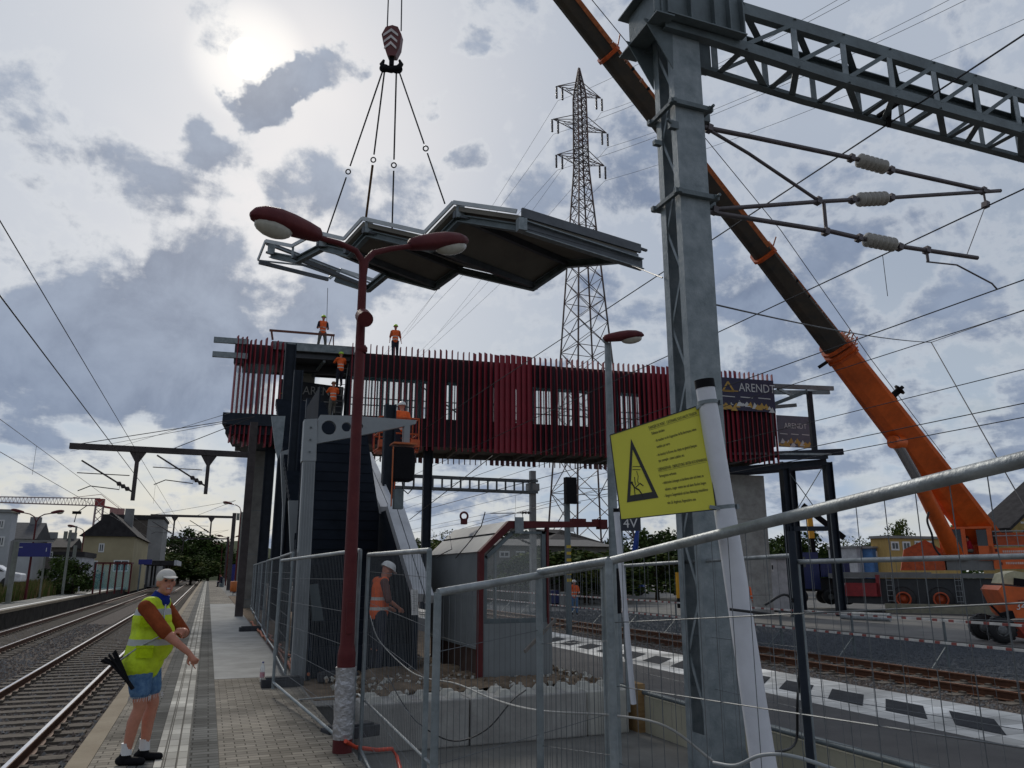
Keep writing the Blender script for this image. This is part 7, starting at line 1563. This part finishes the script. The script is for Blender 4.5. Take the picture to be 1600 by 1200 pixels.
# ================================================================== TREES
lf = [mat('leaf green dark', (.028, .046, .014), .9, 0, .4, .6), mat('leaf green', (.045, .07, .018), .9, 0, .4, .6), mat('leaf olive', (.11, .125, .035), .9, 0, .4, .6), mat('bark', (.06, .045, .035), .9, 0, .3, 3)]
def crown_mesh(seed, shape='round', nleaf=2600, ls=.045, mi=(0, 1, 2)):
    r = random.Random(seed); mb = MB(); cl = []
    for i in range(26):
        a = r.random() * 6.28; z = r.uniform(.22, .95); rad = {'round': .42 * math.sin(math.pi * min(1, (z - .08) / .95)) + .05, 'tall': .26 * math.sin(math.pi * min(1, (z + .0) / 1.02)) + .04, 'wide': .5 * (1 - (z - .3) ** 2)}[shape]
        q = rad * math.sqrt(r.random()); cl.append((q * math.cos(a), q * math.sin(a), z, r.uniform(.07, .15), r.choice(mi)))
    for i in range(nleaf):
        c = r.choice(cl); d = Vector((r.gauss(0, 1), r.gauss(0, 1), r.gauss(0, 1))).normalized() * (c[3] * r.uniform(.4, 1.15)); p = Vector(c[:3]) + d; s = ls * r.uniform(.5, 1.2)
        a = Vector((r.gauss(0, 1), r.gauss(0, 1), r.gauss(0, 1))).normalized(); b_ = a.orthogonal().normalized(); c_ = a.cross(b_)
        mb.add([p - b_ * s, p + c_ * s * .6, p + b_ * s, p - c_ * s * .6], [(0, 1, 2, 3)], c[4] if r.random() < .75 else r.choice(mi))
    return mb
def trunk_mesh(seed):
    r = random.Random(seed); mb = MB(); mb.tube([(0, 0, -.02), (.005, 0, .25), (-.01, .01, .55), (0, 0, .85)], [.025, .018, .011, .004], 7)
    for k in range(8): a = r.random() * 6.28; z = .25 + k * .07; q = r.uniform(.15, .3); mb.tube([(0, 0, z), (q * .5 * math.cos(a), q * .5 * math.sin(a), z + .08), (q * math.cos(a), q * math.sin(a), z + .2)], [.009, .006, .002], 5)
    return mb
protos = {}
def tree(px, py_top, Y, wide, kind, lab, base=-.7, name='tree', cat='tree'):
    b = PY(px, 885, Y); H_ = PY(px, py_top, Y).z - base; t = thing(name, lab, cat, (b.x, Y, base), RND.random() * 6.28, 'background trees')
    if kind not in protos:
        sh_, nl, ls, mi = {'a': ('round', 3000, .030, (0, 1, 1)), 'b': ('wide', 3200, .032, (1, 1, 2)), 'c': ('tall', 1500, .026, (1, 2, 2)), 'd': ('round', 700, .022, (1, 2, 2)), 'e': ('round', 3000, .035, (0, 1, 1))}[kind]
        c = B('crown', crown_mesh(ord(kind), sh_, nl, ls, mi), lf, t, world=False); k = B('trunk', trunk_mesh(ord(kind)), lf[3], t, world=False); protos[kind] = (c, k)
    else:
        c, k = [o.copy() for o in protos[kind]]
        for o in (c, k): COL.objects.link(o); o.parent = t
    for o in (c, k): o.scale = (H_ * wide, H_ * wide, H_)
    return t
tl = [(700, 824, 100, .9, 'd', 'thin sparse tree just left of the shelter roof'), (672, 838, 70, 1.6, 'b', 'olive bush at the foot of the navy bridge column'), (655, 842, 90, 1.5, 'e', 'dark tree left of the navy bridge column'), (690, 842, 95, 1.7, 'b', 'bushy tree right of the navy bridge column'),
      (722, 846, 95, 1.4, 'b', 'low tree behind the shelter roof'), (785, 829, 110, 1.2, 'a', 'leftmost round tree above the house roof in the shelter window'), (806, 828, 110, 1.1, 'e', 'middle round tree above the house roof in the shelter window'), (828, 828, 115, 1.2, 'a', 'rightmost round tree above the house roof in the shelter window'),
      (855, 850, 60, 1.8, 'b', 'big hedge like bush left of the signal'), (880, 858, 55, 2.2, 'b', 'big bush between the signal and the grey lamp post'), (915, 858, 56, 2.2, 'b', 'wide bush behind the grey lamp post'), (950, 845, 70, 1.6, 'e', 'bush right of the grey lamp post'),
      (972, 838, 80, 1.2, 'a', 'dark tree behind the blue boom lift'), (1012, 826, 85, 1.1, 'e', 'tall loose tree right of the small white marker pole'), (1032, 834, 85, 1.2, 'a', 'dark tree near the yellow warning sign corner'), (1050, 828, 88, 1.1, 'a', 'rounded dark tree left of the mast'), (1068, 838, 88, 1.2, 'e', 'tree partly hidden by the mast'),
      (1025, 862, 60, 2.2, 'b', 'olive hedge below the trees left of the mast'), (1060, 862, 60, 2.2, 'b', 'second olive hedge below the trees left of the mast'), (1207, 848, 70, 1.3, 'e', 'low tree behind the white portable cabin'), (1222, 840, 75, 1.2, 'a', 'tree at the first right bridge leg'), (1252, 826, 60, 1.0, 'e', 'leafy tree between the two right bridge legs'),
      (1262, 848, 80, 1.3, 'b', 'low bush between the two right bridge legs'), (1322, 836, 80, 1.2, 'd', 'sparse tree right of the yellow loader crane'), (1345, 846, 85, 1.3, 'd', 'second sparse tree right of the loader crane'), (1371, 842, 85, 1.2, 'd', 'thin sparse tree left of the wooden cabin'), (1413, 812, 75, .7, 'c', 'slender birch tree above the wooden cabin'), (1395, 834, 85, 1.1, 'd', 'faint low tree beside the birch'),
      (98, 868, 75, 1.1, 'e', 'dark green bush beside the pale posts at left'), (118, 872, 70, 1.2, 'e', 'green bush at the foot of the single arm lamp post'), (262, 838, 190, 1.5, 'a', 'dark tree left of the hill, under the farther gantry'), (290, 826, 230, 1.3, 'a', 'tallest dark tree on the hill above the tracks'), (308, 836, 230, 1.5, 'e', 'dark tree on the hill in the middle'), (326, 838, 230, 1.5, 'a', 'dark tree on the hill at right'), (344, 846, 230, 1.6, 'e', 'rightmost dark tree on the hill'),
      (258, 862, 150, 2.2, 'b', 'yellow green bush beside the station canopy'), (280, 862, 170, 2., 'b', 'bright green bush below the hill trees'), (300, 868, 160, 2., 'e', 'green bush beside the end of the tracks'), (316, 872, 160, 2., 'b', 'low bush left of the track end'), (352, 866, 200, 2.0, 'e', 'low bush right of the track end')]
for px, pt, Y, w, k, lab in tl: tree(px, pt, Y, w, k, lab)
mb = MB(); r = random.Random(2)
nx, ny = 60, 8; vs = []
for i in range(nx):
    for j in range(ny):
        x = -160 + i * 5.5; y = 260 + j * 22; u = max(0, 1 - abs((x + 5 + (y - 260) * -.05) / 120)); vs.append((x, y, -1 + 13 * u * math.sin(math.pi * min(1, j / 5)) * (1 + .25 * math.sin(x * .13))))
mb.add(vs, [(i * ny + j, (i + 1) * ny + j, (i + 1) * ny + j + 1, i * ny + j + 1) for i in range(nx - 1) for j in range(ny - 1)], 0, True); B('hill', mb, mat('wooded hill', (.03, .045, .018), .95, 0, .5, .08), kind='structure')
mb = MB(); r = random.Random(12)
for i in range(9000):
    x = r.uniform(-200, 260) ; y = r.uniform(120, 260) + max(0, x) * .1
    if -9 < x < 4 or (x < 0 and y < 200): continue
    h = r.uniform(1.5, 5.5) * (1 + .4 * math.sin(x * .09)); s = r.uniform(.5, 1.1); z = -.8 + h * r.random(); a = r.random() * 3.14
    mb.add([(x - s * math.cos(a), y - s * math.sin(a), z), (x, y, z + s * .7), (x + s * math.cos(a), y + s * math.sin(a), z + .2), (x, y, z - s * .6)], [(0, 1, 2, 3)], r.choice((0, 0, 1)))
B('distant_woods', mb, [lf[0], lf[1]], kind='stuff', label='low distant belt of woods along the horizon', cat='woods')
